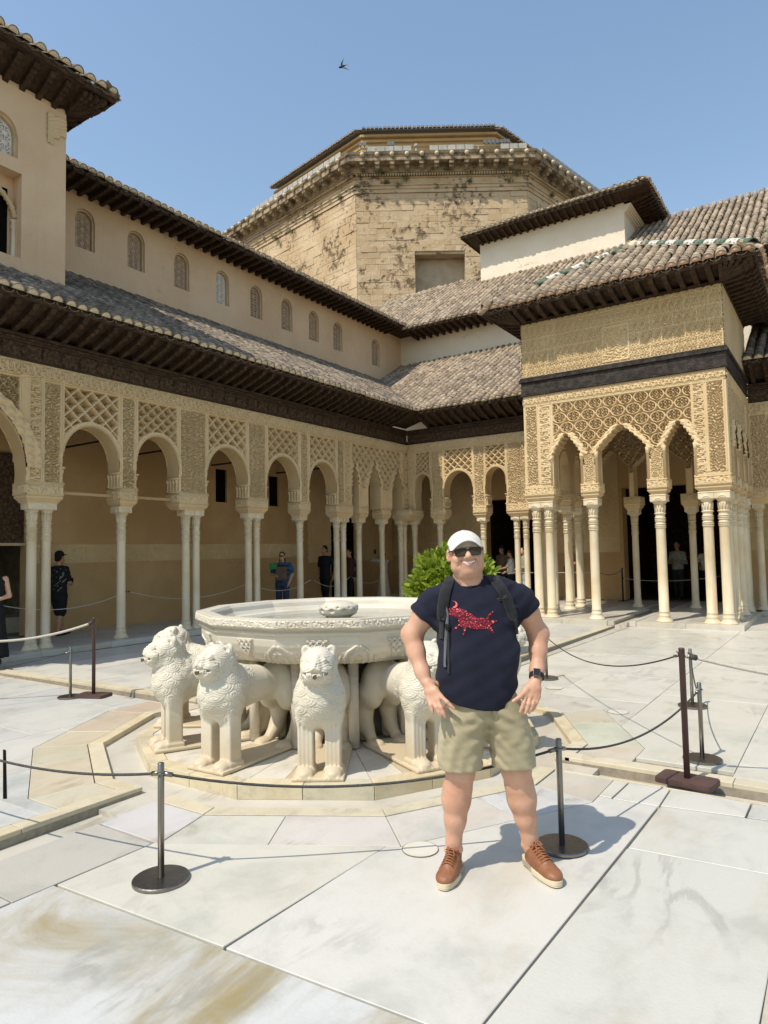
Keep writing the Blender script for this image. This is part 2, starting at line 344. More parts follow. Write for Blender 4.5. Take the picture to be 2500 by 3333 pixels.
        for q in C:
            for d in range(3):
                if q[d]: continue
                e=list(q); e[d]=1; e=tuple(e); f0,f1=val[q],val[e]; x=(f0<0)!=(f1<0)
                t=np.where(x,f0/(f0-f1+1e-20),0); p=np.tile(np.array(q,float),(len(act),1)); p[:,d]+=t
                acc+=p*x[:,None]; cnt+=x
        V=s.lo+s.h*(act+acc/cnt[:,None]); Qs=[]
        for d in range(3):
            u,v=[(1,2),(2,0),(0,1)][d]; sh=[slice(None)]*3; sh2=[slice(None)]*3; sh[d]=slice(0,-1); sh2[d]=slice(1,None)
            x=sgn[tuple(sh)]!=sgn[tuple(sh2)]; P=np.argwhere(x); P=P[(P[:,u]>0)&(P[:,v]>0)&(P[:,u]<s.n[u]-1)&(P[:,v]<s.n[v]-1)]
            if not len(P): continue
            def at(du,dv): q=P.copy(); q[:,u]-=du; q[:,v]-=dv; return idx[q[:,0],q[:,1],q[:,2]]
            q=np.stack([at(1,1),at(0,1),at(0,0),at(1,0)],1); inside=sgn[P[:,0],P[:,1],P[:,2]]
            q[~inside]=q[~inside][:,::-1]; Qs.append(q)
        Q=np.concatenate(Qs); Q=Q[(Q>=0).all(1)]
        return V,Q
def relax(V,Q,it=2,f=.5):
    n=len(V); E=np.concatenate([Q[:,[0,1]],Q[:,[1,2]],Q[:,[2,3]],Q[:,[3,0]]]); E=np.concatenate([E,E[:,::-1]])
    for _ in range(it):
        A=np.stack([np.bincount(E[:,0],V[E[:,1],i],n) for i in range(3)],1); d=np.bincount(E[:,0],minlength=n)
        V=V+f*(A/np.maximum(d,1)[:,None]-V)
    return V
def vnormals(V,Q):
    nn=np.cross(V[Q[:,2]]-V[Q[:,0]],V[Q[:,3]]-V[Q[:,1]]); N=np.stack([sum(np.bincount(Q[:,j],nn[:,i],len(V)) for j in range(4)) for i in range(3)],1)
    return N/(np.linalg.norm(N,axis=1,keepdims=True)+1e-12)
def sdf_obj(name,fld,mat,parent,it=2,local=True,fn=None):
    V,Q=fld.nets(); V=relax(V,Q,it)
    if fn is not None: V=fn(V,vnormals(V,Q))
    return nobj(name,V,Q,mat,parent,True,local)
# ------------------------------------------------------------------ carved relief walls
def segd(S_,Z_,segs):
    d=np.full(np.broadcast(S_,Z_).shape,9.0)
    for x0,y0,x1,y1 in segs:
        ax,ay=x1-x0,y1-y0; L=ax*ax+ay*ay+1e-9; t=np.clip(((S_-x0)*ax+(Z_-y0)*ay)/L,0,1)
        d=np.minimum(d,np.hypot(S_-x0-t*ax,Z_-y0-t*ay))
    return d
def sst(x,a,b): t=np.clip((x-a)/(b-a),0,1); return t*t*(3-2*t)
# one period of cursive lettering (upright letters, bowls, sweeping tails)
GLY=[]
def _pl(*p): GLY.extend([(p[i][0],p[i][1],p[i+1][0],p[i+1][1]) for i in range(len(p)-1)])
_pl((1.62,.1),(1.62,.85)); _pl((1.5,.85),(1.42,.25),(1.3,.2)); _pl((1.36,.9),(1.2,.2),(1.05,.12),(.9,.22)); _pl((1.12,.85),(1.1,.25)); _pl((.98,.82),(.96,.3))
_pl((.9,.22),(.8,.12),(.62,.15),(.55,.35),(.62,.5),(.75,.45),(.72,.2)); _pl((.48,.92),(.46,.25),(.36,.12),(.18,.14),(.08,.35),(.12,.55),(.24,.6),(.3,.42)); _pl((.33,.9),(.3,.65)); _pl((.05,.1),(-.05,.3),(-.08,.55))
_pl((.5,.02),(.9,.0),(1.3,.04),(1.55,.0)); _pl((.66,.72),(.76,.8),(.86,.7)); _pl((1.22,.6),(1.3,.72))
def letters(S_,Z_,z0,z1):
    hgt=z1-z0; p=1.75*hgt; x=((S_/p)%1.0)*1.75; y=(Z_-z0)/hgt; d=np.minimum(segd(x,y*.86+.06,GLY),segd(x-1.75,y*.86+.06,GLY))
    return 1-sst(d,.04,.095)
def scroll(S_,Z_,sc=.085,seed=0.0):
    """interlaced leaf scrolls, 0..1"""
    a=S_/sc*2*np.pi; b=Z_/sc*2*np.pi
    u=a+1.1*np.sin(b*.5+seed)+.6*np.sin(b+.3*a); v=b+1.1*np.sin(a*.5+1.3+seed)+.6*np.sin(a*.9-.4*b+seed)
    f=np.sin(u)*np.cos(v)+.45*np.sin(1.9*v+.7)*np.cos(1.7*u)
    return 1-sst(np.abs(f),.16,.42)
def rosette(S_,Z_,pw,ph):
    """staggered half-drop medallions with a leaf in each, 0..1"""
    r=np.floor(Z_/ph); x=((S_/pw+.5*(r%2))%1.0-.5)*2; y=((Z_/ph)%1.0-.5)*2
    q=np.hypot(x,y*.9); th=np.arctan2(x,y)
    pet=1-sst(np.abs(q-(.42+.16*np.cos(6*th))),.05,.16); ring=1-sst(np.abs(q-.86),.06,.16); dot=1-sst(q,.1,.2)
    return np.maximum(np.maximum(pet,ring),dot)
def sebka(S_,Z_,s0,z0,w,h,lobed=.12,wid=.10):
    """diamond net of lobed ribs: returns rib mask and leaf fill"""
    x=(S_-s0)/w; y=(Z_-z0)/h
    a=x+y; b=x-y
    da=np.abs(a-np.round(a)); db=np.abs(b-np.round(b)); wob=lobed*.5*np.abs(np.sin(np.pi*3*y*2))
    rib=1-sst(np.minimum(np.abs(da-wob*.35),np.abs(db-wob*.35)),wid*.55,wid)
    fx=(a-np.floor(a)-.5); fy=(b-np.floor(b)-.5); px=(fx+fy); py=(fx-fy); q=np.hypot(px*1.5,py); th=np.arctan2(px*1.5,py)
    leaf=1-sst(np.abs(q-(.36+.13*np.cos(5*th))),.04,.12); leaf=np.maximum(leaf,1-sst(np.hypot(px*1.6,py+.05),.06,.15)); leaf=np.maximum(leaf,.8*(1-sst(np.abs(px),.02,.06))*(q<.5))
    return rib,leaf
def facade(name,mat,parent,org,u,n,s0,s1,z0,z1,hfun,keep,cell):
    ns=int(round((s1-s0)/cell)); nz=int(round((z1-z0)/cell)); s=np.linspace(s0,s1,ns+1); z=np.linspace(z0,z1,nz+1)
    SS,ZZ=np.meshgrid(s,z,indexing='ij'); Hh=hfun(SS,ZZ)
    sc=.5*(s[1:]+s[:-1]); zc=.5*(z[1:]+z[:-1]); K=keep(*np.meshgrid(sc,zc,indexing='ij'))
    u=np.array(u,float); n=np.array(n,float); org=np.array(org,float)
    V=org+SS[...,None]*u+ZZ[...,None]*np.array([0,0,1.0])+Hh[...,None]*n
    I=np.arange((ns+1)*(nz+1)).reshape(ns+1,nz+1)
    Q=np.stack([I[:-1,:-1],I[1:,:-1],I[1:,1:],I[:-1,1:]],-1)[K]
    if np.cross(u,[0,0,1])@n<0: Q=Q[:,::-1]
    used=np.unique(Q); mp=np.zeros(I.size,np.int32); mp[used]=np.arange(len(used))
    return nobj(name,V.reshape(-1,3)[used],mp[Q],mat,parent,True)
# ------------------------------------------------------------------ the ground and the marble paving
CX,CY=-4.06,5.2
def zf(x,y): return .05-.05*min(1,max(0,(math.hypot(x-CX,y-CY)-3.2)/6.0))
g_=MB(); g_.box(-120,120,-60,160,-1.2,-.10); ground=g_.build('ground',M['bed']); tag(ground,'bare earth under the palace courtyard',None,kind='structure')
def clip(poly,a,b,c):      # keep a*x+b*y<=c
    o=[]
    for i in range(len(poly)):
        p,q=poly[i],poly[(i+1)%len(poly)]; fp=a*p[0]+b*p[1]-c; fq=a*q[0]+b*q[1]-c
        if fp<=0: o.append(p)
        if fp*fq<0: t=fp/(fp-fq); o.append((p[0]+t*(q[0]-p[0]),p[1]+t*(q[1]-p[1])))
    return o
def dode(r): return [(CX+r*math.cos(R(15+30*k)),CY+r*math.sin(R(15+30*k))) for k in range(12)]
def inside(P,p):
    return all((P[(i+1)%len(P)][0]-P[i][0])*(p[1]-P[i][1])-(P[(i+1)%len(P)][1]-P[i][1])*(p[0]-P[i][0])>=-1e-9 for i in range(len(P)))
def diff(P,D):
    """convex P minus convex D (one contiguous bite)"""
    P=ccw(P); ins=[inside(D,p) for p in P]
    if all(ins): return None
    pts=[]
    for i in range(len(P)):
        p,q=P[i],P[(i+1)%len(P)]; pts.append((p,ins[i],0)); hits=[]
        for j in range(len(D)):
            a,b=D[j],D[(j+1)%len(D)]; d1=(q[0]-p[0],q[1]-p[1]); d2=(b[0]-a[0],b[1]-a[1]); den=d1[0]*d2[1]-d1[1]*d2[0]
            if abs(den)<1e-12: continue
            t=((a[0]-p[0])*d2[1]-(a[1]-p[1])*d2[0])/den; s=((a[0]-p[0])*d1[1]-(a[1]-p[1])*d1[0])/den
            if 0<t<1 and 0<=s<1: hits.append(t)
        for t in sorted(hits): pts.append(((p[0]+t*(q[0]-p[0]),p[1]+t*(q[1]-p[1])),True,1))
    nh=sum(x[2] for x in pts)
    if nh==0: return P
    if nh!=2: return P if nh>2 and not any(ins) else P
    n=len(pts); h=[i for i in range(n) if pts[i][2]]
    # outside chain runs from the exit hit to the entry hit
    for a,b in ((h[0],h[1]),(h[1],h[0])):
        ch=[]; i=a
        while True:
            ch.append(pts[i]); 
            if i==b: break
            i=(i+1)%n
        if all(not c[1] for c in ch[1:-1]) and (len(ch)>2): break
    out=[c[0] for c in ch]; dv=[d for d in D if inside(P,d)]
    dv.sort(key=lambda d:(d[0]-out[-1][0])**2+(d[1]-out[-1][1])**2)
    return out+dv
def shrink(poly,g):
    cx=sum(p[0] for p in poly)/len(poly); cy=sum(p[1] for p in poly)/len(poly); P=ccw(poly); n=len(P); L=[]
    for i in range(n):
        a,b=P[i],P[(i+1)%n]; d=math.hypot(b[0]-a[0],b[1]-a[1])+1e-9; nx,ny=(b[1]-a[1])/d,-(b[0]-a[0])/d; L.append((nx,ny,nx*a[0]+ny*a[1]-g))
    o=[]
    for i in range(n):
        a1,b1,c1=L[i-1]; a2,b2,c2=L[i]; den=a1*b2-a2*b1
        if abs(den)<.05: o.append((P[i][0]-g*a1,P[i][1]-g*b1))
        else: o.append(((c1*b2-c2*b1)/den,(a1*c2-a2*c1)/den))
    return o
pv=MB(); GX0,GX1=CX-.20,CX+.12; GY0,GY1=CY-.18,CY+.13
for x0,x1,y0,y1 in ((-11.9,GX0,-6,GY0),(GX1,8,-6,GY0),(-11.9,GX0,GY1,18.6),(GX1,8,GY1,18.6)):
    c=[(x0,y0),(x1,y0),(x1,y1),(x0,y1)]
    q=diff(c,dode(2.13)) or c
    pv.prism(ccw(q),-.09,[zf(*p)-.022 for p in ccw(q)])
pavement=pv.build('courtyard_pavement',M['joint']); tag(pavement,'white marble slab paving of the courtyard around the fountain',kind='structure')
gut=MB(); gut.box(CX-2.4,CX+2.4,CY-2.4,CY+2.4,-.099,.006); gut.box(GX0-.1,GX1+.1,-6,CY-2.39,-.098,-.028); gut.box(GX0-.1,GX1+.1,CY+2.39,15.11,-.098,-.05); gut.box(-11.6,CX-2.39,GY0-.1,GY1+.1,-.098,-.04); gut.box(CX+2.39,8,GY0-.1,GY1+.1,-.098,-.04)
gut.box(GX0+.021,GX1-.051,15.09,18.475,-.097,.02)
gutter=gut.build('water_channel',M['ring']); tag(gutter,'shallow marble water channels crossing at the fountain',kind='structure')
NS=[0]
def slab(poly,mat,tint=None,g=.002,th=.03,dz=0.0,parent=None,name='slab',zfun=None):
    if poly is None or len(poly)<3: return
    P=ccw(poly); A=abs(sum(P[i][0]*P[(i+1)%len(P)][1]-P[(i+1)%len(P)][0]*P[i][1] for i in range(len(P))))/2
    if A<.004: return
    zz=zfun or zf; P=shrink(P,g); dz+=random.uniform(-.0022,.0022); b=MB(); zt=[zz(*p)+dz for p in P]
    c=(sum(p[0] for p in P)/len(P),sum(p[1] for p in P)/len(P))
    b.prism([(p[0]-c[0],p[1]-c[1]) for p in P],[z-th for z in zt],zt)
    o=b.build(name,mat,parent if parent is not None else pavement,local=True); o.location=(c[0],c[1],0)
    t=tint or random.choice([(1,1,1),(.95,.95,.93),(1.02,1.01,.98),(.90,.91,.91),(1.0,.97,.9),(.97,.98,1.0)])
    o.color=(*t,1); bev(o,.0025); NS[0]+=1; return o
D_OUT=dode(2.70)
quads={'man':lambda p:clip(clip(p,-1,0,-(GX1)),0,1,GY0),'ln':lambda p:clip(clip(p,1,0,GX0),0,1,GY0),'lf':lambda p:clip(clip(p,1,0,GX0),0,-1,-GY1),'rf':lambda p:clip(clip(p,-1,0,-GX1),0,-1,-GY1)}
tq={'man':M['ring'],'ln':M['ring'],'lf':M['ring'],'rf':M['ring']}
for qn,qf in quads.items():
    for k in range(12):
        a0,a1=R(15+30*k),R(45+30*k); pt=lambda r,t:(CX+r*((1-t)*math.cos(a0)+t*math.cos(a1)),CY+r*((1-t)*math.sin(a0)+t*math.sin(a1)))
        kp=qf([pt(2.12,0),pt(2.12,1),pt(2.25,1),pt(2.25,0)])
        if len(kp)>2: slab(kp,M['kerb'],g=.002,th=.075,name='kerb_stone',dz=.004)
        cuts=[0,.36+.1*random.random(),1] if k%2 else [0,.55+.1*random.random(),1]
        for c0,c1 in zip(cuts[:-1],cuts[1:]):
            rp=qf([pt(2.255,c0),pt(2.255,c1),pt(2.70,c1),pt(2.70,c0)])
            tn={'man':(1.05,1.09,1.15),'ln':(1,.96,.88),'lf':(1,.98,.92),'rf':(1.02,1.02,1.0)}[qn]
            if len(rp)>2: slab(rp,tq[qn],tint=tuple(v*random.uniform(.94,1.03) for v in tn),g=.0025)
# measured slabs around the man
W_=M['floor']
for poly,tint in (
 ([(-3.94,1.79),(-3.42,1.79),(-3.40,2.575),(-3.94,2.585)],(.80,.78,.75)),
 ([(-3.94,.2),(-3.46,.2),(-3.42,1.783),(-3.94,1.783)],(.83,.82,.80)),
 ([(-3.395,2.0),(-2.262,2.072),(-2.215,3.4),(-3.38,3.4)],(.97,.96,.91)),
 ([(-2.255,2.075),(-1.143,2.145),(-1.075,4.64),(-1.366,4.63),(-2.2,4.63)],(1.0,1.0,1.0)),
 ([(-2.2,4.637),(-1.366,4.637),(-1.35,5.0),(-2.2,5.0)],(.98,.97,.93)),
 ([(-1.36,4.637),(-1.072,4.65),(-1.077,5.0),(-1.345,5.0)],(1,1,.98)),
 ([(-1.065,4.655),(-.592,4.73),(-.587,5.0),(-1.07,5.0)],(.98,.98,.97)),
 ([(-.585,4.735),(.6,4.86),(.6,5.0),(-.58,5.0)],(.86,.87,.88)),
 ([(-1.08,3.928),(-.41,3.993),(.3,4.06),(.3,4.82),(-.59,4.722),(-1.066,4.648)],(.95,.96,.95)),
 ([(-1.138,2.15),(-.335,2.2),(-.33,3.05),(-.345,3.995),(-1.083,3.922)],(.93,.94,.93)),
 ([(-.328,2.2),(1.5,2.3),(1.5,4.17),(-.338,3.998)],(.95,.9,.8)),
 ([(-3.45,.2),(1.5,.2),(1.5,2.29),(-1.14,2.138),(-3.41,1.993)],(1.0,1.01,1.01))):
    slab(diff(poly,D_OUT),M['floor_s'] if poly[0] in ((-3.45,.2),(-.328,2.2)) else W_,tint,g=.0024)
slab([(.305,4.065),(.605,4.10),(.605,4.855),(.305,4.822)],W_,g=.0022); slab([(-.335,4.0),(1.5,4.175),(1.5,4.19),(.61,4.10)],W_,g=.001)
for x0,y0,x1,y1 in ((1.51,.2,3,2.4),(1.51,2.41,3,5.0),(.61,4.2,1.5,5.0),(-3.94,-1.5,-1.2,.19),(-1.19,-1.5,3,.19)): slab([(x0,y0),(x1,y0),(x1,y1),(x0,y1)],W_,g=.0022)
# kerbs beside the straight channels
def kerbrun(axis,c0,c1,a0,a1,step):
    t=a0
    while t<a1-.05:
        e=min(a1,t+step*random.uniform(.8,1.25))
        if a1-e<.25: e=a1
        p=[(c0,t),(c1,t),(c1,e),(c0,e)] if axis=='y' else [(t,c0),(e,c0),(e,c1),(t,c1)]
        slab(p,M['kerb'],g=.002,th=.085,name='kerb_stone',dz=.005); t=e
kerbrun('y',GX0-.13,GX0,-2,CY-2.12,.9); kerbrun('y',GX0-.13,GX0,CY+2.12,15.0,1.2)
kerbrun('y',GX1,GX1+.02,CY+2.2,15.0,1.2)
kerbrun('x',GY1,GY1+.15,-11.4,CX-2.2,1.1); kerbrun('x',GY1,GY1+.15,CX+2.13,3.2,1.1)
kerbrun('x',GY0-.02,GY0,CX+2.2,3.2,1.2)
def rows(x0,x1,y0,y1,dx,dy,along='y',mat=None,tints=None,zfun=None,parent=None,sub=True,g=.0022):
    n=max(1,round((x1-x0)/dx)); xs=np.linspace(x0,x1,n+1)
    for i in range(n):
        t=y0-random.random()*dy
        while t<y1:
            e=t+dy*random.uniform(.7,1.35); a,b=max(t,y0),min(e,y1)
            if b-a>.12:
                p=[(xs[i],a),(xs[i+1],a),(xs[i+1],b),(xs[i],b)]
                if along=='x': p=[(q[1],q[0]) for q in p]
                if sub: p=diff(p,D_OUT)
                slab(p,mat or W_,random.choice(tints) if tints else None,g=g,zfun=zfun,parent=parent)
            t=e
rows(-11.45,GX0-.14,-1.2,GY0-.01,1.02,1.5,tints=[(.93,.95,.98),(1,1,1),(.9,.93,.96),(.97,.98,.98)])
rows(-11.45,GX0-.14,GY1+.16,18.4,1.02,1.7,tints=[(.92,.93,.92),(1.05,1.04,1.0),(.86,.87,.86),(.98,.96,.9)])
rows(GX1+.03,2.4,GY1+.16,18.4,1.06,1.6,tints=[(1,.98,.92),(.97,.96,.90),(1.03,1.01,.96),(.93,.92,.87)])
# round inlaid discs
for (x,y) in ((-2.04,3.313),(-1.98,7.05),(-2.95,7.9)):
    b=MB(); b.lathe([(.0005,0),(.098,0),(.098,.004),(.0005,.004)],28,(0,0,0)); o=b.build('inlaid_disc',W_,pavement,local=True); o.location=(x,y,zf(x,y)-.001); o.color=(1.06,1.04,.98,1)
    b=MB(); b.lathe([(.096,0),(.102,0),(.102,.0026),(.096,.0026)],28,cap=False); o=b.build('disc_joint',M['bed'],pavement,local=True); o.location=(x,y,zf(x,y))
b=MB(); jp=[(-6.150,3.125),(-6.108,3.128),(-4.885,2.512),(-4.908,2.498)]; b.prism(ccw(jp),-.02,[zf(*p)+.0035 for p in ccw(jp)]); b.build('expansion_gap',M['black'],pavement,local=True)
# gallery platforms
ZG=.104
gf=MB(); gf.box(-14.2,-11.62,-4,21.4,-.1,ZG-.03); gf.box(-11.615,4,18.48,21.4,-.1,ZG-.03); gf.box(-6.42,GX0+.02,15.15,18.475,-.1,ZG-.03); gf.box(GX1-.05,-1.76,15.15,18.475,-.1,ZG-.03)
gfl=gf.build('gallery_floor',M['joint']); tag(gfl,'raised marble floor of the galleries and the pavilion',kind='structure')
zg=lambda x,y:ZG
for x0,x1,y0,y1,dx,dy in ((-14.0,-11.80,-2,18.3,.73,1.1),(-11.6,-6.5,18.66,21.3,1.0,.9),(-6.24,GX0-.15,15.34,21.3,.9,1.3),(GX1+.15,-1.93,15.34,21.3,.9,1.3),(-1.75,2.5,18.66,21.3,1.0,.9)):
    rows(x0,x1,y0,y1,dx,dy,tints=[(.85,.82,.76),(.92,.9,.85),(.8,.78,.74)],zfun=zg,parent=gfl,sub=False)
def steprun(axis,c0,c1,a0,a1,step):
    t=a0
    while t<a1-.05:
        e=min(a1,t+step*random.uniform(.85,1.2)); e=a1 if a1-e<.3 else e
        p=[(c0,t),(c1,t),(c1,e),(c0,e)] if axis=='y' else [(t,c0),(e,c0),(e,c1),(t,c1)]
        slab(p,W_,random.choice([(.95,.92,.86),(1,.98,.93),(.9,.86,.78)]),g=.0025,th=.105,name='step_stone',zfun=zg,parent=gfl); t=e
steprun('y',-11.795,-11.58,-2,18.44,1.2); steprun('x',18.44,18.655,-11.58,-6.5,1.2); steprun('x',18.44,18.655,-1.75,3,1.2)
steprun('x',15.12,15.335,-6.44,GX0-.145,1.1); steprun('x',15.12,15.335,GX1+.145,-1.74,1.1); steprun('y',-1.925,-1.74,15.34,18.43,1.1); steprun('y',-6.44,-6.245,15.34,18.43,1.1)
steprun('y',GX0-.14,GX0+.0,15.12,18.4,1.2); steprun('y',GX1,GX1+.14,15.12,18.4,1.2)
# ------------------------------------------------------------------ columns, arches, carved walls
ST=M['stucco']
def col_profile(r,top,base=.20):
    # (radius, z) from floor 0 to the underside of the capital
    h=top; k=[(r*1.72,0),(r*1.72,.018),(r*1.58,.03),(r*1.25,.075),(r*1.14,.11),(r*1.2,.125),(r*1.2,.142),(r*1.06,.15),(r*1.05,base),(r*1.09,base+.006),(r*1.09,base+.022),(r,base+.03)]
    k+=[(r*.985,h*.4),(r*.96,h-.50)]
    for z in (.49,.455,.42,.355,.32,.285): k+=[(r*.97,h-z-.001),(r*1.12,h-z+.004),(r*1.12,h-z+.018),(r*.97,h-z+.023)]
    k+=[(r*.96,h-.235),(r*.98,h-.20),(r*1.16,h-.192),(r*1.16,h-.172),(r*.98,h-.165),(r*.93,h-.155)]
    for i in range(1,5): k.append((r*(.93+.05*math.sin(i*.8)),h-.155+.155*i/5))
    k.append((r*1.12,h)); return k
def col_mesh(name,r,top):
    b=MB(); b.lathe(col_profile(r,top),20)
    # fluted neck: shallow leaves round the top
    for i in range(12):
        a=2*math.pi*i/12; b.tube([(r*.93*math.cos(a),r*.93*math.sin(a),top-.15),(r*.97*math.cos(a),r*.97*math.sin(a),top-.07),(r*1.06*math.cos(a),r*1.06*math.sin(a),top-.005)],[r*.14,r*.17,r*.15],5)
    return b.mesh(name,M['col'],True)
def cap_mesh(name,w,z0,z1,mat):
    """block capital: rounded below, carved leaf scrolls on the four faces"""
    f=Field((-w-.02,-w-.02,z0-.02),(w+.02,w+.02,z1+.02),.0075 if w<.2 else .009)
    h=z1-z0; f.rbox((0,0,z0+h*.68),(w,w,h*.36),.012,.0); f.cone((0,0,z0+.01),(0,0,z0+h*.5),w*.62,w*1.02,.03)
    f.half((-w-.1,-w-.1,z0-.1),(w+.1,w+.1,z1+.1),(0,0,1),(0,0,z1)); f.half((-w-.1,-w-.1,z0-.1),(w+.1,w+.1,z1+.1),(0,0,-1),(0,0,z0))
    def rel(V,N):
        a=np.where(np.abs(N[:,0:1])>np.abs(N[:,1:2]),V[:,1:2],V[:,0:1])[:,0]; z=(V[:,2]-z0)/h; side=np.abs(N[:,2])<.8
        q=np.hypot(a,(z-.25)*h); arc=1-sst(np.abs(q-w*.55),.006,.014); cur=scroll(a,V[:,2],.075)*.7; edge=1-sst(np.abs(z-.93),.03,.06)
        return V+N*((np.maximum(np.maximum(arc,cur*(q<w*.55)),edge)*.010)*side)[:,None]
    V,Q=f.nets(); V=relax(V,Q,1); V=rel(V,vnormals(V,Q)); return npmesh(name,V,Q,mat,True)
R1,R2=.086,.101
COLM=col_mesh('column',R1,2.51-ZG); COLP=col_mesh('column',R2,2.58-ZG)
CAPM=cap_mesh('capital',.150,2.505,2.70,M['col']); CAPP=cap_mesh('capital',.165,2.575,2.80,M['col'])
CAPM2=cap_mesh('capital',.135,2.505,2.70,M['col']); CAPP2=cap_mesh('capital',.150,2.575,2.80,M['col'])
def column(parent,x,y,pav=False,tight=False):
    c=inst('column',COLP if pav else COLM,parent); c.matrix_basis=Matrix.Translation((x,y,ZG))@Matrix.Rotation(random.random()*6,4,'Z')
    k=inst('capital',(CAPP2 if tight else CAPP) if pav else (CAPM2 if tight else CAPM),c); k.matrix_basis=Matrix.Translation((x,y,random.uniform(-.001,.001)))
    return c
def impost(parent,x0,x1,y0,y1,zb,zt,mat=ST,e=.03,carve=True):
    """stepped mouldings over the capital and the carved block under the pier"""
    b=MB(); zm=zb+(zt-zb)*.32
    for i,(a,z0,z1) in enumerate(((-.035,zb,zb+.028),(-.018,zb+.028,zb+.05),(0,zb+.05,zb+.075),(.018,zb+.075,zm),(.012,zm,zm+.012),(e*.7,zm+.012,zt-.012),(e*.9,zt-.012,zt))):
        b.box(x0-a,x1+a,y0-a,y1+a,z0,z1)
    o=b.build('impost',mat,parent)
    # carved faces
    if carve:
        q=e*.7
        for org,u,n,L in (((x0-q,y0-q,0),(1,0,0),(0,-1,0),x1-x0+2*q),((x1+q,y0-q,0),(0,1,0),(1,0,0),y1-y0+2*q)):
            h0=lambda s,z,L=L:.003+.026*np.maximum((letters(s,z,zm+.045,zt-.05))*((z>zm+.04)&(z<zt-.045)&(s>.03)&(s<L-.03)),1-sst(np.minimum(np.minimum(np.abs(z-zm-.032),np.abs(z-zt+.035)),np.minimum(np.abs(s-.022),np.abs(s-L+.022))),.004,.010))
            facade('block_relief',mat,o,org,u,n,.001,L-.001,zm+.014,zt-.014,h0,lambda s,z:np.ones_like(s,bool),.011)
    return o
def halfw(z,w,zs,za):
    """half width of a stilted pointed arch"""
    zc=za-w*1.03; t=np.clip((z-zc)/(za-zc),0,1); v=w*np.sqrt(np.clip(1-t**2,0,1))*(1-.06*t); v=np.where(z<zc,w+.012*np.sin(np.clip((z-zs)/(zc-zs+1e-6),0,1)*np.pi),v)
    return np.where(z>za,-1,v)
def halflobe(z,w,zs,za,nl=5,power=1.18):
    """half width of a stepped stalactite arch with little lobes"""
    t=np.clip((z-zs)/(za-zs),0,1); base=w*(1-t**power); lob=.036*np.abs(np.sin(np.pi*nl*t))-.01
    return np.where(z>za,-1,np.where(z<zs,w,np.maximum(base+lob*(t<.98),.012)))
def soffit(name,mat,parent,org,u,n,c,hw,zb,za,depth,N=30,rim=.021,beads=True,rimmat=None):
    """the inside face of an opening plus its beaded rims"""
    u=np.array(u,float);n=np.array(n,float);org=np.array(org,float); zz=np.concatenate([np.linspace(zb,za-.25,N//2,endpoint=False),za-.25*(1-np.linspace(0,1,N)**.6)])
    zz=np.clip(zz,zb,za-1e-4); w=hw(zz); w[-1]=max(w[-1],.0); s=np.concatenate([c-w,(c+w)[::-1]]); z=np.concatenate([zz,zz[::-1]])
    P=org+s[:,None]*u+z[:,None]*np.array([0,0,1.0]); nd=9; m=len(P)
    V=np.concatenate([P-n*depth*k/(nd-1) for k in range(nd)]); I=np.arange(nd*m).reshape(nd,m)
    Q=np.stack([I[:-1,:-1],I[:-1,1:],I[1:,1:],I[1:,:-1]],-1).reshape(-1,4)
    if np.cross(u,[0,0,1])@n<0: Q=Q[:,::-1]
    o=nobj(name,V,Q,mat,parent,True)
    if beads:
        b=MB(); ts=np.cumsum(np.concatenate([[0],np.linalg.norm(np.diff(P,axis=0),axis=1)])); L=ts[-1]; k=int(L/.022); tt=np.linspace(0,L,k)
        for off in (-.006,depth-.012):
            Pt=np.stack([np.interp(tt,ts,P[:,i]) for i in range(3)],1)-n*off
            zsel=Pt[:,2]>zb+.62*(beads!='all')
            seg=Pt[zsel]
            if len(seg)>3: b.tube(list(seg),[rim*(1.25 if i%2 else .65) for i in range(len(seg))],5)
        if b.v: b.build('arch_rim',rimmat or mat,o)
    return o
ZT,ZBAND,ZPAN,ZBLK=5.165,5.155,4.882,3.03
def wall_relief(pans,bays,smin,smax,zt=ZT,zband=4.885,zpan=4.87,ztop=5.15,letter=True):
    """height map of a gallery front: lettered band, net panels over the arches, scroll-work on the piers"""
    def h(s,z):
        H_=np.zeros_like(s)
        m=(z>zband)&(z<ztop)
        if m.any(): H_=np.where(m,-.022+.055*letters(s,z,zband+.03,ztop-.03),H_)
        H_=np.maximum(H_,.020*(1-sst(np.minimum(np.abs(z-zband),np.abs(z-ztop+.008)),.006,.016)))
        used=(z>zband-.01)
        for (a,b,kind,zb,wd) in pans:          # panels: recess + pattern + frame
            ins=(s>a)&(s<b)&(z<zpan)&(z>zb); fr=np.minimum(np.minimum(np.abs(s-a),np.abs(s-b)),np.abs(z-zpan))
            if kind in('lobe','net','small'):
                n=max(3,round((b-a)/wd)); w=(b-a)/n; hh=w*(.95 if kind!='net' else .9)
                rib,leaf=sebka(s,z,a,zpan-.03,w,hh,.20 if kind=='lobe' else (.08 if kind=='net' else .26),.11 if kind!='net' else .09)
                pat=-.14+.145*np.maximum(rib,.48*leaf)
            elif kind=='ros': pat=-.10+.105*rosette(s-a,z-zpan,wd,wd*.72)
            elif kind=='scroll': pat=-.028+.052*scroll(s,z,wd,a)
            elif kind=='text': pat=-.022+.046*letters(z,-(s-a)+0,-(b-a)+.01,-.01)
            elif kind=='deep': pat=-.045+.05*scroll(s,z,wd,a)
            else: pat=0*s
            H_=np.where(ins,pat,H_); used|=ins
            H_=np.where((fr<.022)&(s>a-.022)&(s<b+.022)&(z<zpan+.022)&(z>zb),.018*(1-sst(fr,.008,.02)),H_)
        return H_
    return h
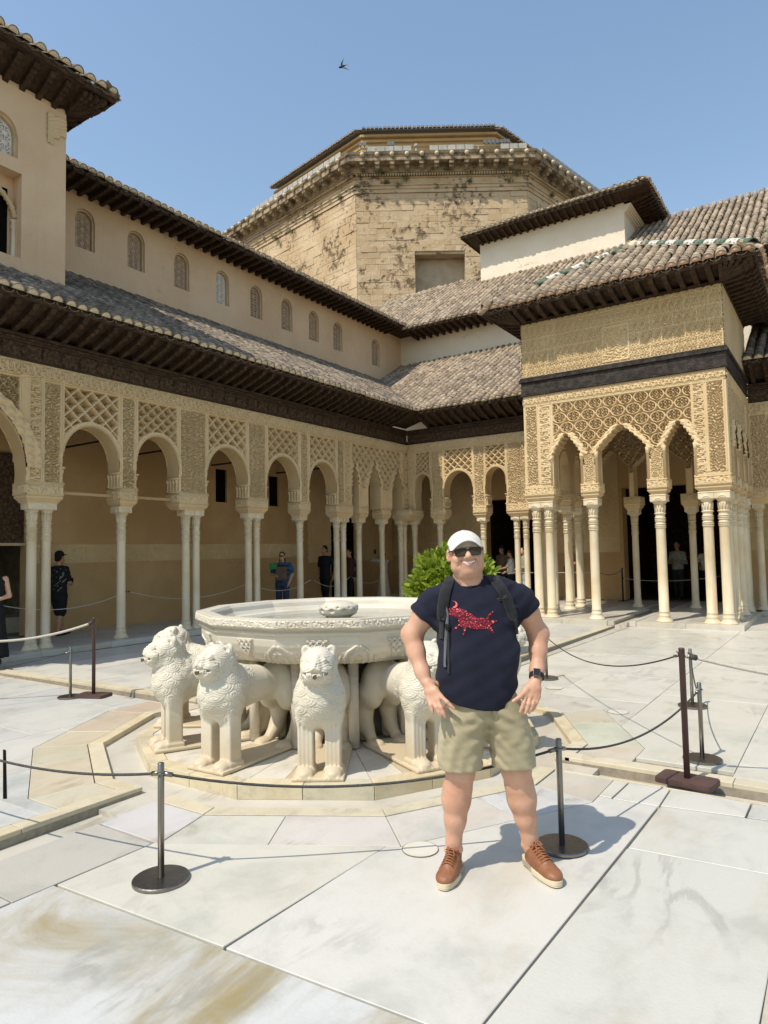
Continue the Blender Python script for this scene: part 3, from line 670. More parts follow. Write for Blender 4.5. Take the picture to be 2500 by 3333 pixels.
# ================================================================= left (shaded) gallery
LG=thing('shaded_arcade','long shaded arcade of carved stucco arches along the left side of the court','arcade',(-11.9,8,ZG))
XF=-11.76; DEP=.38
bays=[(7.565,.585,4.19),(9.065,.52,4.20),(10.995,.62,4.19),(12.885,.60,4.18),(14.47,.585,4.19)]
big=(5.2,1.10,4.48)
tri=[(15.87+.0,.11,4.28),(16.905,.33,4.42),(18.17,.30,4.30)]
tri=[(15.90,.20,4.30),(16.905,.325,4.42),(18.175,.31,4.30)]
def keepL(s,z):
    op=np.zeros_like(s,bool)
    for c,w,za in bays: op|=(np.abs(s-c)<halfw(z,w,3.04,za))
    op|=(np.abs(s-big[0])<halfw(z,big[1],3.04,big[2]))
    for i,(c,w,za) in enumerate(tri): op|=(np.abs(s-c)<halflobe(z,w,3.66,za))&(s>15.765)
    low=(z<2.99)
    return ~op&~low
pansL=[(3.2,6.19,'ros',3.7,.16),(6.36,6.58,'text',3.06,.2),(6.62,6.93,'scroll',3.06,.11),(6.99,8.14,'lobe',3.55,.285),(8.21,8.50,'scroll',3.06,.10),(8.56,9.57,'net',3.55,.26),
 (9.63,10.33,'scroll',3.06,.095),(10.40,11.60,'small',3.55,.30),(11.66,12.23,'scroll',3.06,.095),(12.31,13.48,'net',3.55,.29),(13.54,13.82,'scroll',3.06,.10),(13.90,15.05,'lobe',3.55,.29),(15.11,15.40,'scroll',3.06,.1),(15.43,15.72,'text',3.06,.2),
 (15.79,18.45,'lobe',3.60,.295),(18.50,18.80,'text',3.06,.2)]
hL0=wall_relief(pansL,None,3,18.8)
def hL(s,z):
    h=hL0(s,z)*1.45
    for c,w,za in bays:      # plain band of the arch itself
        d=np.abs(s-c)-halfw(z,w,3.04,za); zone=(z>3.30)&(z<za+.10)&(np.hypot(np.maximum(np.abs(s-c)-0,0)*0,0)==0)
        hw1=halfw(z,w+.065,3.04,za+.075); band=(np.abs(s-c)<hw1)&(z>3.42); h=np.where(band,.012+.004*np.sin(s*140)*np.sin(z*140),h)
        edge=np.abs(np.abs(s-c)-hw1); h=np.where((edge<.02)&(z>3.42)&(z<za+.06),.026*(1-sst(edge,.006,.02)),h)
    for c,w,za in tri:
        d=np.abs(s-c)-halflobe(z,w,3.66,za); near=(d<.13)&(z>3.62)&(z<za+.14); h=np.where(near,.012+.035*np.abs(np.sin(z*24+np.abs(s-c)*20)),h)
    # the large arch: heaped stalactite cells
    c,w,za=big; hw1=halfw(z,w+.30,3.04,za+.22); near=(np.abs(s-c)<hw1)&(z>3.3); h=np.where(near,.03+.05*np.abs(np.sin(z*22+3*np.abs(s-c)))*np.abs(np.cos((np.abs(s-c))*19)),h)
    return h
wallL=facade('carved_wall',ST,LG,(XF,0,0),(0,1,0),(1,0,0),3.2,18.76,2.99,ZT,hL,keepL,.0115)
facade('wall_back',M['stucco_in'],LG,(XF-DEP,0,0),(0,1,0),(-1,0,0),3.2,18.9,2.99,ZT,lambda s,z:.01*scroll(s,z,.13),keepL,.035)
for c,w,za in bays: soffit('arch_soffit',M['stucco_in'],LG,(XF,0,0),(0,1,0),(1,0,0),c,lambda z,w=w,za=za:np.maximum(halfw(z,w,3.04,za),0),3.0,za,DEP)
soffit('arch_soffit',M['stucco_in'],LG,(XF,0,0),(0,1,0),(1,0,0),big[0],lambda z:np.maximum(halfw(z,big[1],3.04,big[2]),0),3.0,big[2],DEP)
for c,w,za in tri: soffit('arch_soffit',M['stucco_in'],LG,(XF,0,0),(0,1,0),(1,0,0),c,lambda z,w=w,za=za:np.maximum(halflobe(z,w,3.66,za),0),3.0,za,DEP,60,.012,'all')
def balusters(parent,org,u,n,s,side,zb=3.04,zt=3.36,depth=DEP):
    """little colonnettes under the arch springing, on the reveal"""
    u=np.array(u,float);n=np.array(n,float);org=np.array(org,float); b=MB(); up=np.array([0,0,1.0])
    b.obox(org+u*(s+side*.02)-n*depth/2+up*(zt-.015),u*.045,n*(depth/2+.012),up*.015); b.obox(org+u*(s+side*.02)-n*depth/2+up*(zb+.012),u*.04,n*(depth/2+.008),up*.012)
    for k in range(4):
        p=org+u*(s+side*.025)-n*(depth*(k+.5)/4)
        b.tube([p+up*zb,p+up*(zb+.06),p+up*(zb+.075),p+up*(zb+.19),p+up*(zb+.215),p+up*(zt-.03)],[.026,.03,.018,.02,.034,.04],8)
    return b.build('baluster_impost',ST,parent,True)
colsL=[(6.5216,6.7848),(8.3281,),(9.9316,10.2117),(11.8137,12.0935),(13.6929,),(15.266,15.5696),(16.4804-.19,),(17.56,)]
piersL=[(6.325,6.965),(8.175,8.53),(9.60,10.362),(11.632,12.265),(13.50,13.868),(15.07,15.76),(16.11,16.56),(17.245,17.85)]
colsL[6]=(16.335,); colsL[7]=(17.545,)
for cs,(a,b_) in zip(colsL,piersL):
    for y in cs: column(LG,XF-DEP/2,y,tight=len(cs)>1)
    if (a,b_) in piersL[:6]:
        impost(LG,XF-DEP,XF,a,b_,2.69,3.035)
        if a>6.5: balusters(LG,(XF,0,0),(0,1,0),(1,0,0),a,-1)
        balusters(LG,(XF,0,0),(0,1,0),(1,0,0),b_,1)
    else:
        m=(a+b_)/2; impost(LG,XF-DEP,XF,m-.19,m+.19,2.69,3.035)
        for q in (a+.03,b_-.03):
            bb=MB(); bb.tube([(XF+.005,q,3.03),(XF+.005,q,3.60),(XF+.005,q,3.63),(XF+.005,q,3.70)],[.028,.025,.036,.04],8); bb.build('colonnette',ST,LG,True)
column(LG,XF-DEP/2,3.6); column(LG,XF-DEP/2,3.9); impost(LG,XF-DEP,XF,3.45,4.08,2.69,3.035)
# corner group shared with the right gallery
YF=18.82
for x,y in ((XF-DEP/2,YF+.02),(XF-DEP/2,18.62),(XF+.12,YF+DEP/2)): column(LG,x,y,tight=True)
impost(LG,XF-DEP,XF+.30,YF-.345,YF+DEP,2.69,3.035)
# tie rods inside the arches
for y in (8.75,10.4,12.9,15.4):
    b=MB(); b.box(-13.98,XF-DEP+.02,y-.42,y-.40,4.08,4.12); b.build('tie_rod',M['blackmetal'],LG)
for a,b_ in ((6.97,8.17),(8.535,9.595)):
    b=MB(); b.box(XF-DEP/2-.03,XF-DEP/2+.03,a,b_,2.87,2.925); b.build('tie_beam',M['plaster_in'],LG)
# ---- inner gallery wall
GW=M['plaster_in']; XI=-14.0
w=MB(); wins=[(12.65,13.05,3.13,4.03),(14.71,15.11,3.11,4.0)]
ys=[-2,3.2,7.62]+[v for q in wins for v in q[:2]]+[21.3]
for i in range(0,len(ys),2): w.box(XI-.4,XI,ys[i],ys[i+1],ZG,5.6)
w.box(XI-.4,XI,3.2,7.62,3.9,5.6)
for a,b_,c,d in wins: w.box(XI-.4,XI,a,b_,ZG,c); w.box(XI-.4,XI,a,b_,d,5.6); w.box(XI-.42,XI-.06,a+.002,b_-.002,c+.002,d-.002,1)  # black infill stands in for the dark inside these windows
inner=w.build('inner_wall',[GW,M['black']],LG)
def hD(s,z):
    cell=np.floor(s/1.05); x=s-cell*1.05; plain=((cell*7)%5<2)&(x>.45)
    t=np.where(x<.45,letters(x,z,1.66,1.92),scroll(s,z,.1,1.0)); h=.030*t*(~plain)
    h=np.maximum(h,.012*(1-sst(np.minimum(np.abs(z-1.60),np.abs(z-1.985)),.006,.014))); return np.maximum(h,.010*(1-sst(np.minimum(np.abs(x-.45),np.abs(x-1.03)),.004,.012)))
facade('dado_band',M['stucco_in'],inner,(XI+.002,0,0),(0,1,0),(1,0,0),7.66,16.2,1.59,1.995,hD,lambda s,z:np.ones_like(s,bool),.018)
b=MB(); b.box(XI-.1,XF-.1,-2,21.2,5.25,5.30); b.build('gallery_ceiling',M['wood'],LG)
# portal at the far end of the inner wall
facade('portal_carving',M['stucco_in'],inner,(XI+.01,0,0),(0,1,0),(1,0,0),16.4,21.2,1.4,5.0,lambda s,z:.02*rosette(s,z,.22,.22),lambda s,z:np.abs(s-18.2)>halfw(z,.62,1,3.2),.03)
b=MB(); b.box(XI+.003,XI+.006,17.58,18.82,.11,3.2); b.build('dark_doorway',M['black'],inner)  # black sheet on the wall, painted as the unlit doorway
# blocked view down the left of the gallery: garden side doorway with shrubs
b=MB(); b.box(XI-.30,XI-.26,3.2,7.62,2.03,3.899); dp=b.build('carved_door_panel',M['woodc'],inner)
b=MB(); b.box(XI-.32,XI-.22,3.2,7.62,1.975,2.03); b.build('door_rail',M['reveal'],inner)
b=MB(); b.box(XI-5.5,XI-.41,2.2,8.6,.0,.09); b.box(XI-5.6,XI-5.5,2.2,8.6,0,4.5); b.box(XI-5.5,XI-.41,8.6,8.7,0,4.5); b.box(XI-5.5,XI-.41,2.1,2.2,0,4.5); b.box(XI-5.6,XI-.41,2.1,8.7,4.5,4.6); b.build('dim_room',M['darkstone'],inner)
b=MB(); b.box(XI-2.2,XI-1.2,2.3,8.5,.091,.42); b.build('stone_bench',M['kerb'],inner)
f=Field((-.5,-3.2,0),(.5,3.2,1.2),.05); f.rbox((0,0,.5),(.36,3.0,.42),.2,.0); f.wave((-.5,-3.2,0),(.5,3.2,1.2),lambda X,Y,Z:.06*np.sin(X*17+Y*9)*np.sin(Z*19+Y*7)+.04*np.sin(Y*31+Z*23)); V,Q=f.nets()
nobj('hedge',V+np.array([XI-3.0,5.4,.35]),Q,M['leaf'],inner,False)
# ================================================================= wooden frieze, rafters, tiled roof
def beamrun(parent,axis,c,a0,a1,sgn,zb,steps,mat=None):
    """stack of profiled timber beams; c = wall face, sgn = outward direction"""
    for (o0,o1,z0,z1,mt,nm) in steps:
        b=MB(); p,q=sorted((c+sgn*o0,c+sgn*o1))
        if axis=='y': b.box(p,q,a0,a1,zb+z0,zb+z1)
        else: b.box(a0,a1,p,q,zb+z0,zb+z1)
        o=b.build(nm,M[mt],parent); bev(o,.006)
FR=[(-.34,.03,0,.028,'wood','beam'),(-.34,.012,.03,.30,'woodc','frieze_beam'),(-.34,.05,.302,.345,'wood','beam'),(-.34,.03,.347,.40,'woodc','frieze_beam'),(-.34,.085,.402,.455,'wood','beam')]
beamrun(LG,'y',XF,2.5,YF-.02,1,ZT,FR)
for y in np.arange(3.0,18.7,.36):
    b=MB(); b.tube([(XF+.012,y,ZT+.06),(XF+.03,y,ZT+.13),(XF+.024,y,ZT+.2),(XF+.012,y,ZT+.27)],[.012,.05,.05,.01],6); b.build('carved_boss',M['woodc'],LG,True)
def rafter_mesh(L,w=.085,h=.13,drop=0.0):
    b=MB(); pts=[(0,0),(L*.55,0),(L*.62,.015),(L*.70,-.012),(L*.8,.02),(L*.88,.0),(L*.94,.03),(L,.055)]
    V=[]
    for y,z in pts: V+=[(-w/2,y,z),(w/2,y,z),(w/2,y,h),(-w/2,y,h)]
    n=len(pts); F=[(i*4+k,i*4+(k+1)%4,(i+1)*4+(k+1)%4,(i+1)*4+k) for i in range(n-1) for k in range(4)]+[(3,2,1,0),((n-1)*4,(n-1)*4+1,(n-1)*4+2,(n-1)*4+3)]
    b.add(V,F); return b.mesh('rafter',M['wood'])
def rafters(parent,me,p0,along,out,zrise,n,step,name='rafter'):
    al=Vector(along); ou=(Vector(out)+Vector((0,0,zrise))).normalized(); up=al.cross(ou).normalized(); 
    if up.z<0: up=-up
    ax=ou.cross(up)
    for i in range(n):
        o=Vector(p0)+al*(i*step); inst(name,me,parent,frame(o,ax,ou,up))
def tile_meshes(mat,plug,ln=.43,r0=.106,r1=.082):
    def half(cap):
        b=MB(); n=7; V=[]
        for y,rr in ((0,r0),(ln,r1)):
            for k in range(n+1): a=math.pi*k/n; V.append((rr*math.cos(a),y,rr*math.sin(a)*1.02))
            for k in range(n+1): a=math.pi*k/n; V.append(((rr-.014)*math.cos(a),y,(rr-.014)*math.sin(a)*1.02))
        m=n+1; F=[]
        for k in range(n): F+=[(k,k+1,2*m+k+1,2*m+k),(m+k+1,m+k,3*m+k,3*m+k+1),(k+1,k,m+k,m+k+1),(2*m+k,2*m+k+1,3*m+k+1,3*m+k)]
        b.add([(x,y,z) for x,y,z in V],[f[::-1] for f in F])
        if cap:
            P=[((r0-.008)*math.cos(math.pi*k/n),.012,(r0-.008)*math.sin(math.pi*k/n)*1.02) for k in range(n+1)]; b.add(P+[(0,-.02,.04)],[(k,n+1,k+1) for k in range(n)]+[(0,n,n+1)][:0],1)
            b.add([(P[0][0],.012,0),(P[-1][0],.012,0),(0,-.02,.04),],[(0,1,2)],1)
        return b.mesh('roof_tile',[mat,plug])
    b=MB(); n=6; V=[]
    for y,rr in ((0,r1),(ln*.8,r0)):
        for k in range(n+1): a=math.pi+math.pi*k/n; V.append((rr*1.05*math.cos(a),y,rr*math.sin(a)*.62))
        for k in range(n+1): a=math.pi+math.pi*k/n; V.append(((rr*1.05+.014)*math.cos(a),y,(rr+.02)*math.sin(a)*.62))
    m=n+1; F=[]
    for k in range(n): F+=[(k,k+1,2*m+k+1,2*m+k),(m+k+1,m+k,3*m+k,3*m+k+1),(k+1,k,m+k,m+k+1),(2*m+k,2*m+k+1,3*m+k+1,3*m+k)]
    b.add(V,F); pan=b.mesh('pan_tile',[mat])
    return half(False),half(True),pan
def roof(parent,O,ac,up2,Wd,lo,hi,mat,plug,pitch=.225,expo=.335,limit=300,slope=None,thick=.05,pans=True,lift=.05):
    """rows of barrel tiles. O eave corner, ac unit vector along the eave, up2 unit vector up the slope (3-D), lo/hi(s) run of slope covered"""
    ac=np.array(ac,float); u=np.array(up2,float); u/=np.linalg.norm(u); n=np.cross(ac,u); n=n if n[2]>0 else -n; O=np.array(O,float)
    ax=np.cross(u,n)
    mt,mtc,mp=TILES[(mat,plug)]
    rf=MB(); ss=np.linspace(0,Wd,41); top=[]; bot=[]
    for s in ss: bot.append(O+ac*s+u*(lo(s)+.02)); top.append(O+ac*s+u*max(hi(s),lo(s)+.03))
    V=[]; 
    for p,q in zip(bot,top): V+=[p,q,p-n*thick,q-n*thick]
    F=[]
    for i in range(40): a=4*i; F+=[(a,a+4,a+5,a+1),(a+2,a+3,a+7,a+6),(a,a+2,a+6,a+4),(a+1,a+5,a+7,a+3)]
    F+=[(0,1,3,2),(160,162,163,161)]
    rf.add(V,F); r=rf.build('roof',M['bed'],parent)
    items=[]
    nc=int(Wd/pitch)
    for i in range(nc):
        s=(i+.5)*Wd/nc; j=0
        while True:
            t=lo(s)+j*expo-.065
            if t>hi(s)-.15: break
            items.append((s,t,j)); j+=1
    C0=np.array([0,0,H]); mats=[]
    for (s,t,j) in items:
        p=O+ac*(s+random.gauss(0,.007))+u*(t+random.gauss(0,.012))+n*(lift-.012+random.gauss(0,.005)); k=.985+.05*random.random()
        th=random.gauss(0,.03); a2=ax*math.cos(th)+u*math.sin(th); u2=-ax*math.sin(th)+u*math.cos(th); u3=u2+n*(.055); u3/=np.linalg.norm(u3); n3=np.cross(a2,u3)
        mats.append((np.linalg.norm(p-C0)+(0 if j==0 else 1.5*j*0),j,p,a2*k,u3*k,n3*k))
    order=sorted(range(len(mats)),key=lambda i:mats[i][0])
    keep=set(order[:limit]); vm=np.array([v.co for v in mt.vertices]); fm=[tuple(p.vertices) for p in mt.polygons]; Vs=[];Fs=[]
    vc=np.array([v.co for v in mtc.vertices]); fc=[tuple(p.vertices) for p in mtc.polygons]; ic=[p.material_index for p in mtc.polygons]; sb=MB()
    for i,(d,j,p,a2,u3,n3) in enumerate(mats):
        if i in keep: inst('roof_tile',mtc if j==0 else mt,r,frame(p,a2,u3,n3))
        else:
            X=vm if j else vc; P=p+X[:,:1]*a2+X[:,1:2]*u3+X[:,2:]*n3; b0=len(sb.v); sb.v+=[tuple(q) for q in P]
            sb.f+=[tuple(b0+q for q in f) for f in (fm if j else fc)]; sb.mi+=([0]*len(fm) if j else ic)
    if sb.v: tag(sb.build('roof_tile_rows',[M[mat],M[plug]],r),kind='stuff')
    if pans:
        for i in range(nc+1):
            s=i*Wd/nc
            if lo(min(max(s,.01),Wd-.01))>.3: continue
            p=O+ac*s+u*(lo(s)-.015)+n*.012; inst('pan_tile',mp,r,frame(p,ax,u,n))
    return r
TILES={}
for a,b_ in (('tile','mortar'),('tile_warm','mortar'),('tile_warm','mortar_pink')): TILES[(a,b_)]=tile_meshes(M[a],M[b_])
# ------------------------------------------------------------------ roofs of the galleries
def eave(parent,axis,face,tip,a0,a1,zr0,ztip,step,sgn,rme,nstart=None):
    """rafters, soffit boards and fascia of one eave"""
    over=abs(tip-face); L=over-.03; rise=(ztip-.19-zr0)/L; n=int((a1-a0)/step)
    if axis=='y': rafters(parent,rme,(face-sgn*.03,a0+step/2,zr0),(0,1,0),(sgn,0,0),rise,n,step)
    else: rafters(parent,rme,(a0+step/2,face-sgn*.03,zr0),(1,0,0),(0,sgn,0),rise,n,step)
    b=MB(); i0,i1=face-sgn*.3,tip-sgn*.01; zA,zB=zr0+.135-.3*rise,zr0+.135+over*rise
    if axis=='y': V=[(i0,a0,zA),(i1,a0,zB),(i1,a1,zB),(i0,a1,zA)]
    else: V=[(a0,i0,zA),(a0,i1,zB),(a1,i1,zB),(a1,i0,zA)]
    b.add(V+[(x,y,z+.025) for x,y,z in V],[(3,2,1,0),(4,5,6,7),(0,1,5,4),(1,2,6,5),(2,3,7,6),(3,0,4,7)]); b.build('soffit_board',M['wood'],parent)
    b=MB(); q0,q1=sorted((tip-sgn*.06,tip-sgn*.015))
    if axis=='y': b.box(q0,q1,a0,a1,zB-.06,zB+.045)
    else: b.box(a0,a1,q0,q1,zB-.06,zB+.045)
    bev(b.build('fascia_board',M['wood'],parent),.005)
SL=.574; cs=1/math.sqrt(1+SL*SL)
RF=rafter_mesh(.80)
XE,YE,ZE=-10.94,18.06,6.055
eave(LG,'y',XF+.08,XE,2.6,YE+.1,5.62,ZE,.30,1,RF)
loL=lambda s:max(0.0,(2.6+s-YE)/cs)
hiL=lambda s:(1.42/cs if 2.6+s<7.36 else 4.0/cs)
roof(LG,(XE,2.6,ZE-.02),(0,1,0),(-1,0,SL),19.5,loL,hiL,'tile','mortar')
b=MB(); b.add([(XF-.1,YF+.1,5.72),(XE-.1,YF+.1,5.99),(XE-.1,YE-.2,5.99),(XF-.1,YE-.2,5.72)],[(0,1,2,3)]); b.add([(XF-.1,YF+.1,5.73),(XE+.1,YF+.1,6.00),(XE+.1,YE-.2,6.0),(XF-.1,YE-.2,5.73)],[(0,1,2,3)]); b.build('valley_board',M['wood'],LG)
# ================================================================= right (west) gallery
RG=thing('sunlit_arcade','arcade of carved stucco arches running from the inner corner behind the pavilion','arcade',(-9,19,ZG))
bR=[(-11.18,.285,4.17),(-9.905,.505,4.19),(-8.64,.335,4.20),(-7.2,.42,4.19),(-.86,.52,4.19)]
lobR=[(-5.215,.50,4.33),(-3.985,.70,4.38),(-2.79,.42,4.33)]
def keepR(s,z):
    op=np.zeros_like(s,bool)
    for c,w,za in bR: op|=(np.abs(s-c)<halfw(z,w,3.04,za))
    for c,w,za in lobR: op|=(np.abs(s-c)<halflobe(z,w*.93,3.84,za,6))
    return ~op
pansR=[(-11.46,-10.91,'small',3.5,.27),(-10.86,-10.45,'scroll',3.06,.12),(-10.40,-9.41,'small',3.5,.245),(-9.36,-9.01,'scroll',3.06,.11),(-8.97,-8.31,'small',3.5,.33),(-8.27,-7.68,'scroll',3.06,.1),(-6.15,-5.9,'text',3.06,.2),(-5.7,-2.4,'ros',3.7,.24),(-2.2,-1.95,'scroll',3.06,.12),(-1.84,-1.42,'scroll',3.06,.12),(-1.36,-.36,'small',3.5,.28),(-11.74,-11.5,'text',3.06,.2)]
hR0=wall_relief(pansR,None,0,0)
def hR(s,z):
    h=hR0(s,z)
    for c,w,za in bR:
        hw1=halfw(z,w+.055,3.04,za+.065); h=np.where((np.abs(s-c)<hw1)&(z>3.42),.012+.004*np.sin(s*140)*np.sin(z*140),h)
        edge=np.abs(np.abs(s-c)-hw1); h=np.where((edge<.02)&(z>3.42)&(z<za+.05),.026*(1-sst(edge,.006,.02)),h)
    return h
facade('carved_wall',ST,RG,(0,YF,0),(1,0,0),(0,-1,0),-11.755,-6.2,2.99,ZT,hR,keepR,.0125)
facade('carved_wall',ST,RG,(0,YF,0),(1,0,0),(0,-1,0),-6.195,1.5,2.99,ZT,hR,keepR,.017)
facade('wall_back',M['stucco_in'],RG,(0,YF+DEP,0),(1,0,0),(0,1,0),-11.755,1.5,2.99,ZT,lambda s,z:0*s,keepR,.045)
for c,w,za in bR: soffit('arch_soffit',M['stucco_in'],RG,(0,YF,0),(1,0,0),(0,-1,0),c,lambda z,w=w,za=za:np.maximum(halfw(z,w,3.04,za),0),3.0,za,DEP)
for c,w,za in lobR: soffit('arch_soffit',M['stucco_in'],RG,(0,YF,0),(1,0,0),(0,-1,0),c,lambda z,w=w,za=za:np.maximum(halflobe(z,w*.93,3.84,za,6),0),3.0,za,DEP,60,.012,'all')
for xs,(a,b_) in (((-10.695,),(-10.89,-10.42)),((-9.177,),(-9.39,-8.985)),((-8.082,-7.796),(-8.29,-7.63)),((-6.5,-6.2),(-6.76,-5.76)),((-4.70,),(-4.89,-4.51)),((-3.27,),(-3.46,-3.08)),((-2.04,-1.75),(-2.32,-1.40)),((-.2,),(-.33,.1))):
    for x in xs: column(RG,x,YF+DEP/2,tight=len(xs)>1)
    impost(RG,a,b_,YF,YF+DEP,2.69,3.035)
    if a<-7: balusters(RG,(0,YF,0),(1,0,0),(0,-1,0),a,-1); balusters(RG,(0,YF,0),(1,0,0),(0,-1,0),b_,1)
beamrun(RG,'x',YF,XF+.03,-6.25,-1,ZT,FR); beamrun(RG,'x',YF,-1.84,3,-1,ZT,FR)
eave(RG,'x',YF-.08,YE,XE-.1,-6.3,5.62,ZE,.30,-1,RF); eave(RG,'x',YF-.08,YE,-1.84,3,5.62,ZE,.30,-1,RF)
loR=lambda s:max(0.0,(-10.94-(-15.1+s))/cs)
roof(RG,(-15.1,YE,ZE-.02),(1,0,0),(0,1,SL),8.95,loR,lambda s:5.62/cs,'tile_warm','mortar')
roof(RG,(-1.84,YE,ZE-.02),(1,0,0),(0,1,SL),4.3,lambda s:0.0,lambda s:5.6/cs,'tile','mortar',limit=90)
# inner wall of the west gallery, carved above a plain dado, with two dark doorways
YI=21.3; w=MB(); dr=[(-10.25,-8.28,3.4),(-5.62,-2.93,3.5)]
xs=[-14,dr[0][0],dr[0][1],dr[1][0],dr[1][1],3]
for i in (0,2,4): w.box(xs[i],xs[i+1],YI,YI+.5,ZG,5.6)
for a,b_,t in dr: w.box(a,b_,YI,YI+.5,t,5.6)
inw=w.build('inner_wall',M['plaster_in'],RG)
for a,b_ in ((-14.0,-10.35),(-8.18,-5.72),(-2.83,1)):
    facade('wall_carving',M['stucco_in'],inw,(0,YI-.002,0),(1,0,0),(0,-1,0),a,b_,1.55,5.1,lambda s,z:np.where(z<2.0,.012*rosette(s,z,.23,.23),np.where((z>2.06)&(z<4.3),.018*rosette(s,z,.17,.19),.016*scroll(s,z,.16)))+.012*(1-sst(np.abs(z-2.02),.008,.02)),lambda s,z:np.ones_like(s,bool),.026)
b=MB(); b.box(-11.4,3,YF+.1,YI-.003,5.25,5.30); b.build('gallery_ceiling',M['wood'],RG)
for a,b_,t in dr:      # unlit rooms beyond
    b=MB(); x0,x1,y0,y1,z1=a-.6,b_+.6,YI+.505,YI+6,4.6
    b.box(x0-.1,x0,y0,y1,0,z1); b.box(x1,x1+.1,y0,y1,0,z1); b.box(x0,x1,y1,y1+.1,0,z1); b.box(x0-.1,x1+.1,y0,y1+.1,z1,z1+.1); b.box(x0,x1,y0,y1,.02,.09); b.build('unlit_room',M['woodc'],RG)
# ================================================================= pavilion projecting into the court
PV=thing('pavilion','square columned pavilion with lobed stucco arches, dark beam and tiled hip roof','pavilion',(-4.06,17,ZG))
PX0,PX1,PY=-6.215,-1.865,15.22
lobP=[(-5.205,.325,4.335),(-3.985,.535,4.40),(-2.80,.29,4.335)]
def keepP(s,z):
    op=np.zeros_like(s,bool)
    for c,w,za in lobP: op|=(np.abs(s-c)<halflobe(z,w,3.84,za,6))
    return ~(op|(z<2.9))
hP0=wall_relief([(-6.17,-5.88,'scroll',3.2,.12),(-5.83,-5.57,'text',3.2,.2),(-5.515,-2.525,'ros',3.55,.33),(-2.50,-2.28,'text',3.2,.2),(-2.24,-1.92,'scroll',3.2,.12)],None,0,0,zband=5.09,zpan=5.06,ztop=5.27)
def lobed_h(h,s,z,L,zs):
    for c,w,za in L:
        d=np.abs(s-c)-halflobe(z,w,zs,za,6); near=(d<.15)&(z>zs-.05)&(z<za+.17); lay=np.clip(d/.15,0,1)
        h=np.where(near,.045*(1-lay)+.026*np.abs(np.sin(z*30+np.abs(s-c)*22))*np.abs(np.cos(np.abs(s-c)*26)),h)
    for a,b_ in ((-4.815,-4.585),(-3.385,-3.155)):
        ins=(s>a)&(s<b_)&(z<3.80)&(z>3.17); h=np.where(ins,-.012+.030*scroll(s,z,.085,a),h)
    return h
hP=lambda s,z:lobed_h(hP0(s,z),s,z,lobP,3.80)
facade('carved_wall',ST,PV,(0,PY,0),(1,0,0),(0,-1,0),PX0,PX1,2.9,5.305,hP,keepP,.0105)
facade('wall_back',M['stucco_in'],PV,(0,PY+.34,0),(1,0,0),(0,1,0),PX0,PX1,2.9,5.305,lambda s,z:.02*rosette(s,z,.22,.22),keepP,.03)
for c,w,za in lobP: soffit('arch_soffit',M['stucco_in'],PV,(0,PY,0),(1,0,0),(0,-1,0),c,lambda z,w=w,za=za:np.maximum(halflobe(z,w,3.84,za,6),0),2.95,za,.34,70,.016,'all',ST)
# side walls
lobS=[(16.03,.25,4.33),(17.0,.36,4.38),(17.98,.25,4.33)]
def keepS(s,z):
    op=np.zeros_like(s,bool)
    for c,w,za in lobS: op|=(np.abs(s-c)<halflobe(z,w,3.84,za,6))
    return ~(op|(z<2.9))
hS0=wall_relief([(15.27,15.7,'scroll',3.2,.12),(15.74,18.3,'ros',3.55,.33),(18.35,18.75,'scroll',3.2,.12)],None,0,0,zband=5.09,zpan=5.06,ztop=5.27)
for xf,nx,cell in ((PX1,1,.014),(PX0,-1,.03)):
    facade('carved_wall',ST,PV,(xf,0,0),(0,1,0),(nx,0,0),PY,18.8,2.9,5.305,lambda s,z:lobed_h(hS0(s,z),s,z,lobS,3.8),keepS,cell)
    facade('wall_back',M['stucco_in'],PV,(xf-nx*.34,0,0),(0,1,0),(-nx,0,0),PY+.34,18.8,2.9,5.305,lambda s,z:0*s,keepS,.04)
    for c,w,za in lobS: soffit('arch_soffit',M['stucco_in'],PV,(xf,0,0),(0,1,0),(nx,0,0),c,lambda z,w=w,za=za:np.maximum(halflobe(z,w,3.84,za,6),0),2.95,za,.34,50,.012,'all')
yc=PY+.16
for x in (-6.03,-5.73,-4.70,-3.27,-2.34,-2.04): column(PV,x,yc,True,tight=x not in(-4.70,-3.27))
for xc in (-6.05,-2.03):
    for y in (yc+.31,16.45,17.55,18.45): column(PV,xc,y,True,tight=y<15.8)
impost(PV,PX0,-5.545,PY,PY+.34,2.80,3.145); impost(PV,-2.51,PX1,PY,PY+.34,2.80,3.145); impost(PV,-4.88,-4.52,PY,PY+.34,2.80,3.145); impost(PV,-3.45,-3.09,PY,PY+.34,2.80,3.145)
for xa,xb in ((PX0,PX0+.34),(PX1-.34,PX1)):
    impost(PV,xa,xb,PY+.345,PY+.62,2.80,3.145,carve=False); impost(PV,xa,xb,16.28,16.64,2.80,3.145); impost(PV,xa,xb,17.36,17.73,2.80,3.145); impost(PV,xa,xb,18.25,18.78,2.80,3.145)
for q in (-4.865,-4.535,-3.435,-3.105,-5.56,-2.49):
    b=MB(); b.tube([(q,PY-.004,3.14),(q,PY-.004,3.70),(q,PY-.004,3.715),(q,PY-.004,3.75),(q,PY-.004,3.83)],[.032,.03,.045,.04,.05],8); b.build('colonnette',ST,PV,True)
    b=MB(); b.tube([(q,PY+.30,3.14),(q,PY+.30,3.80)],.03,6); b.build('colonnette',ST,PV,True)
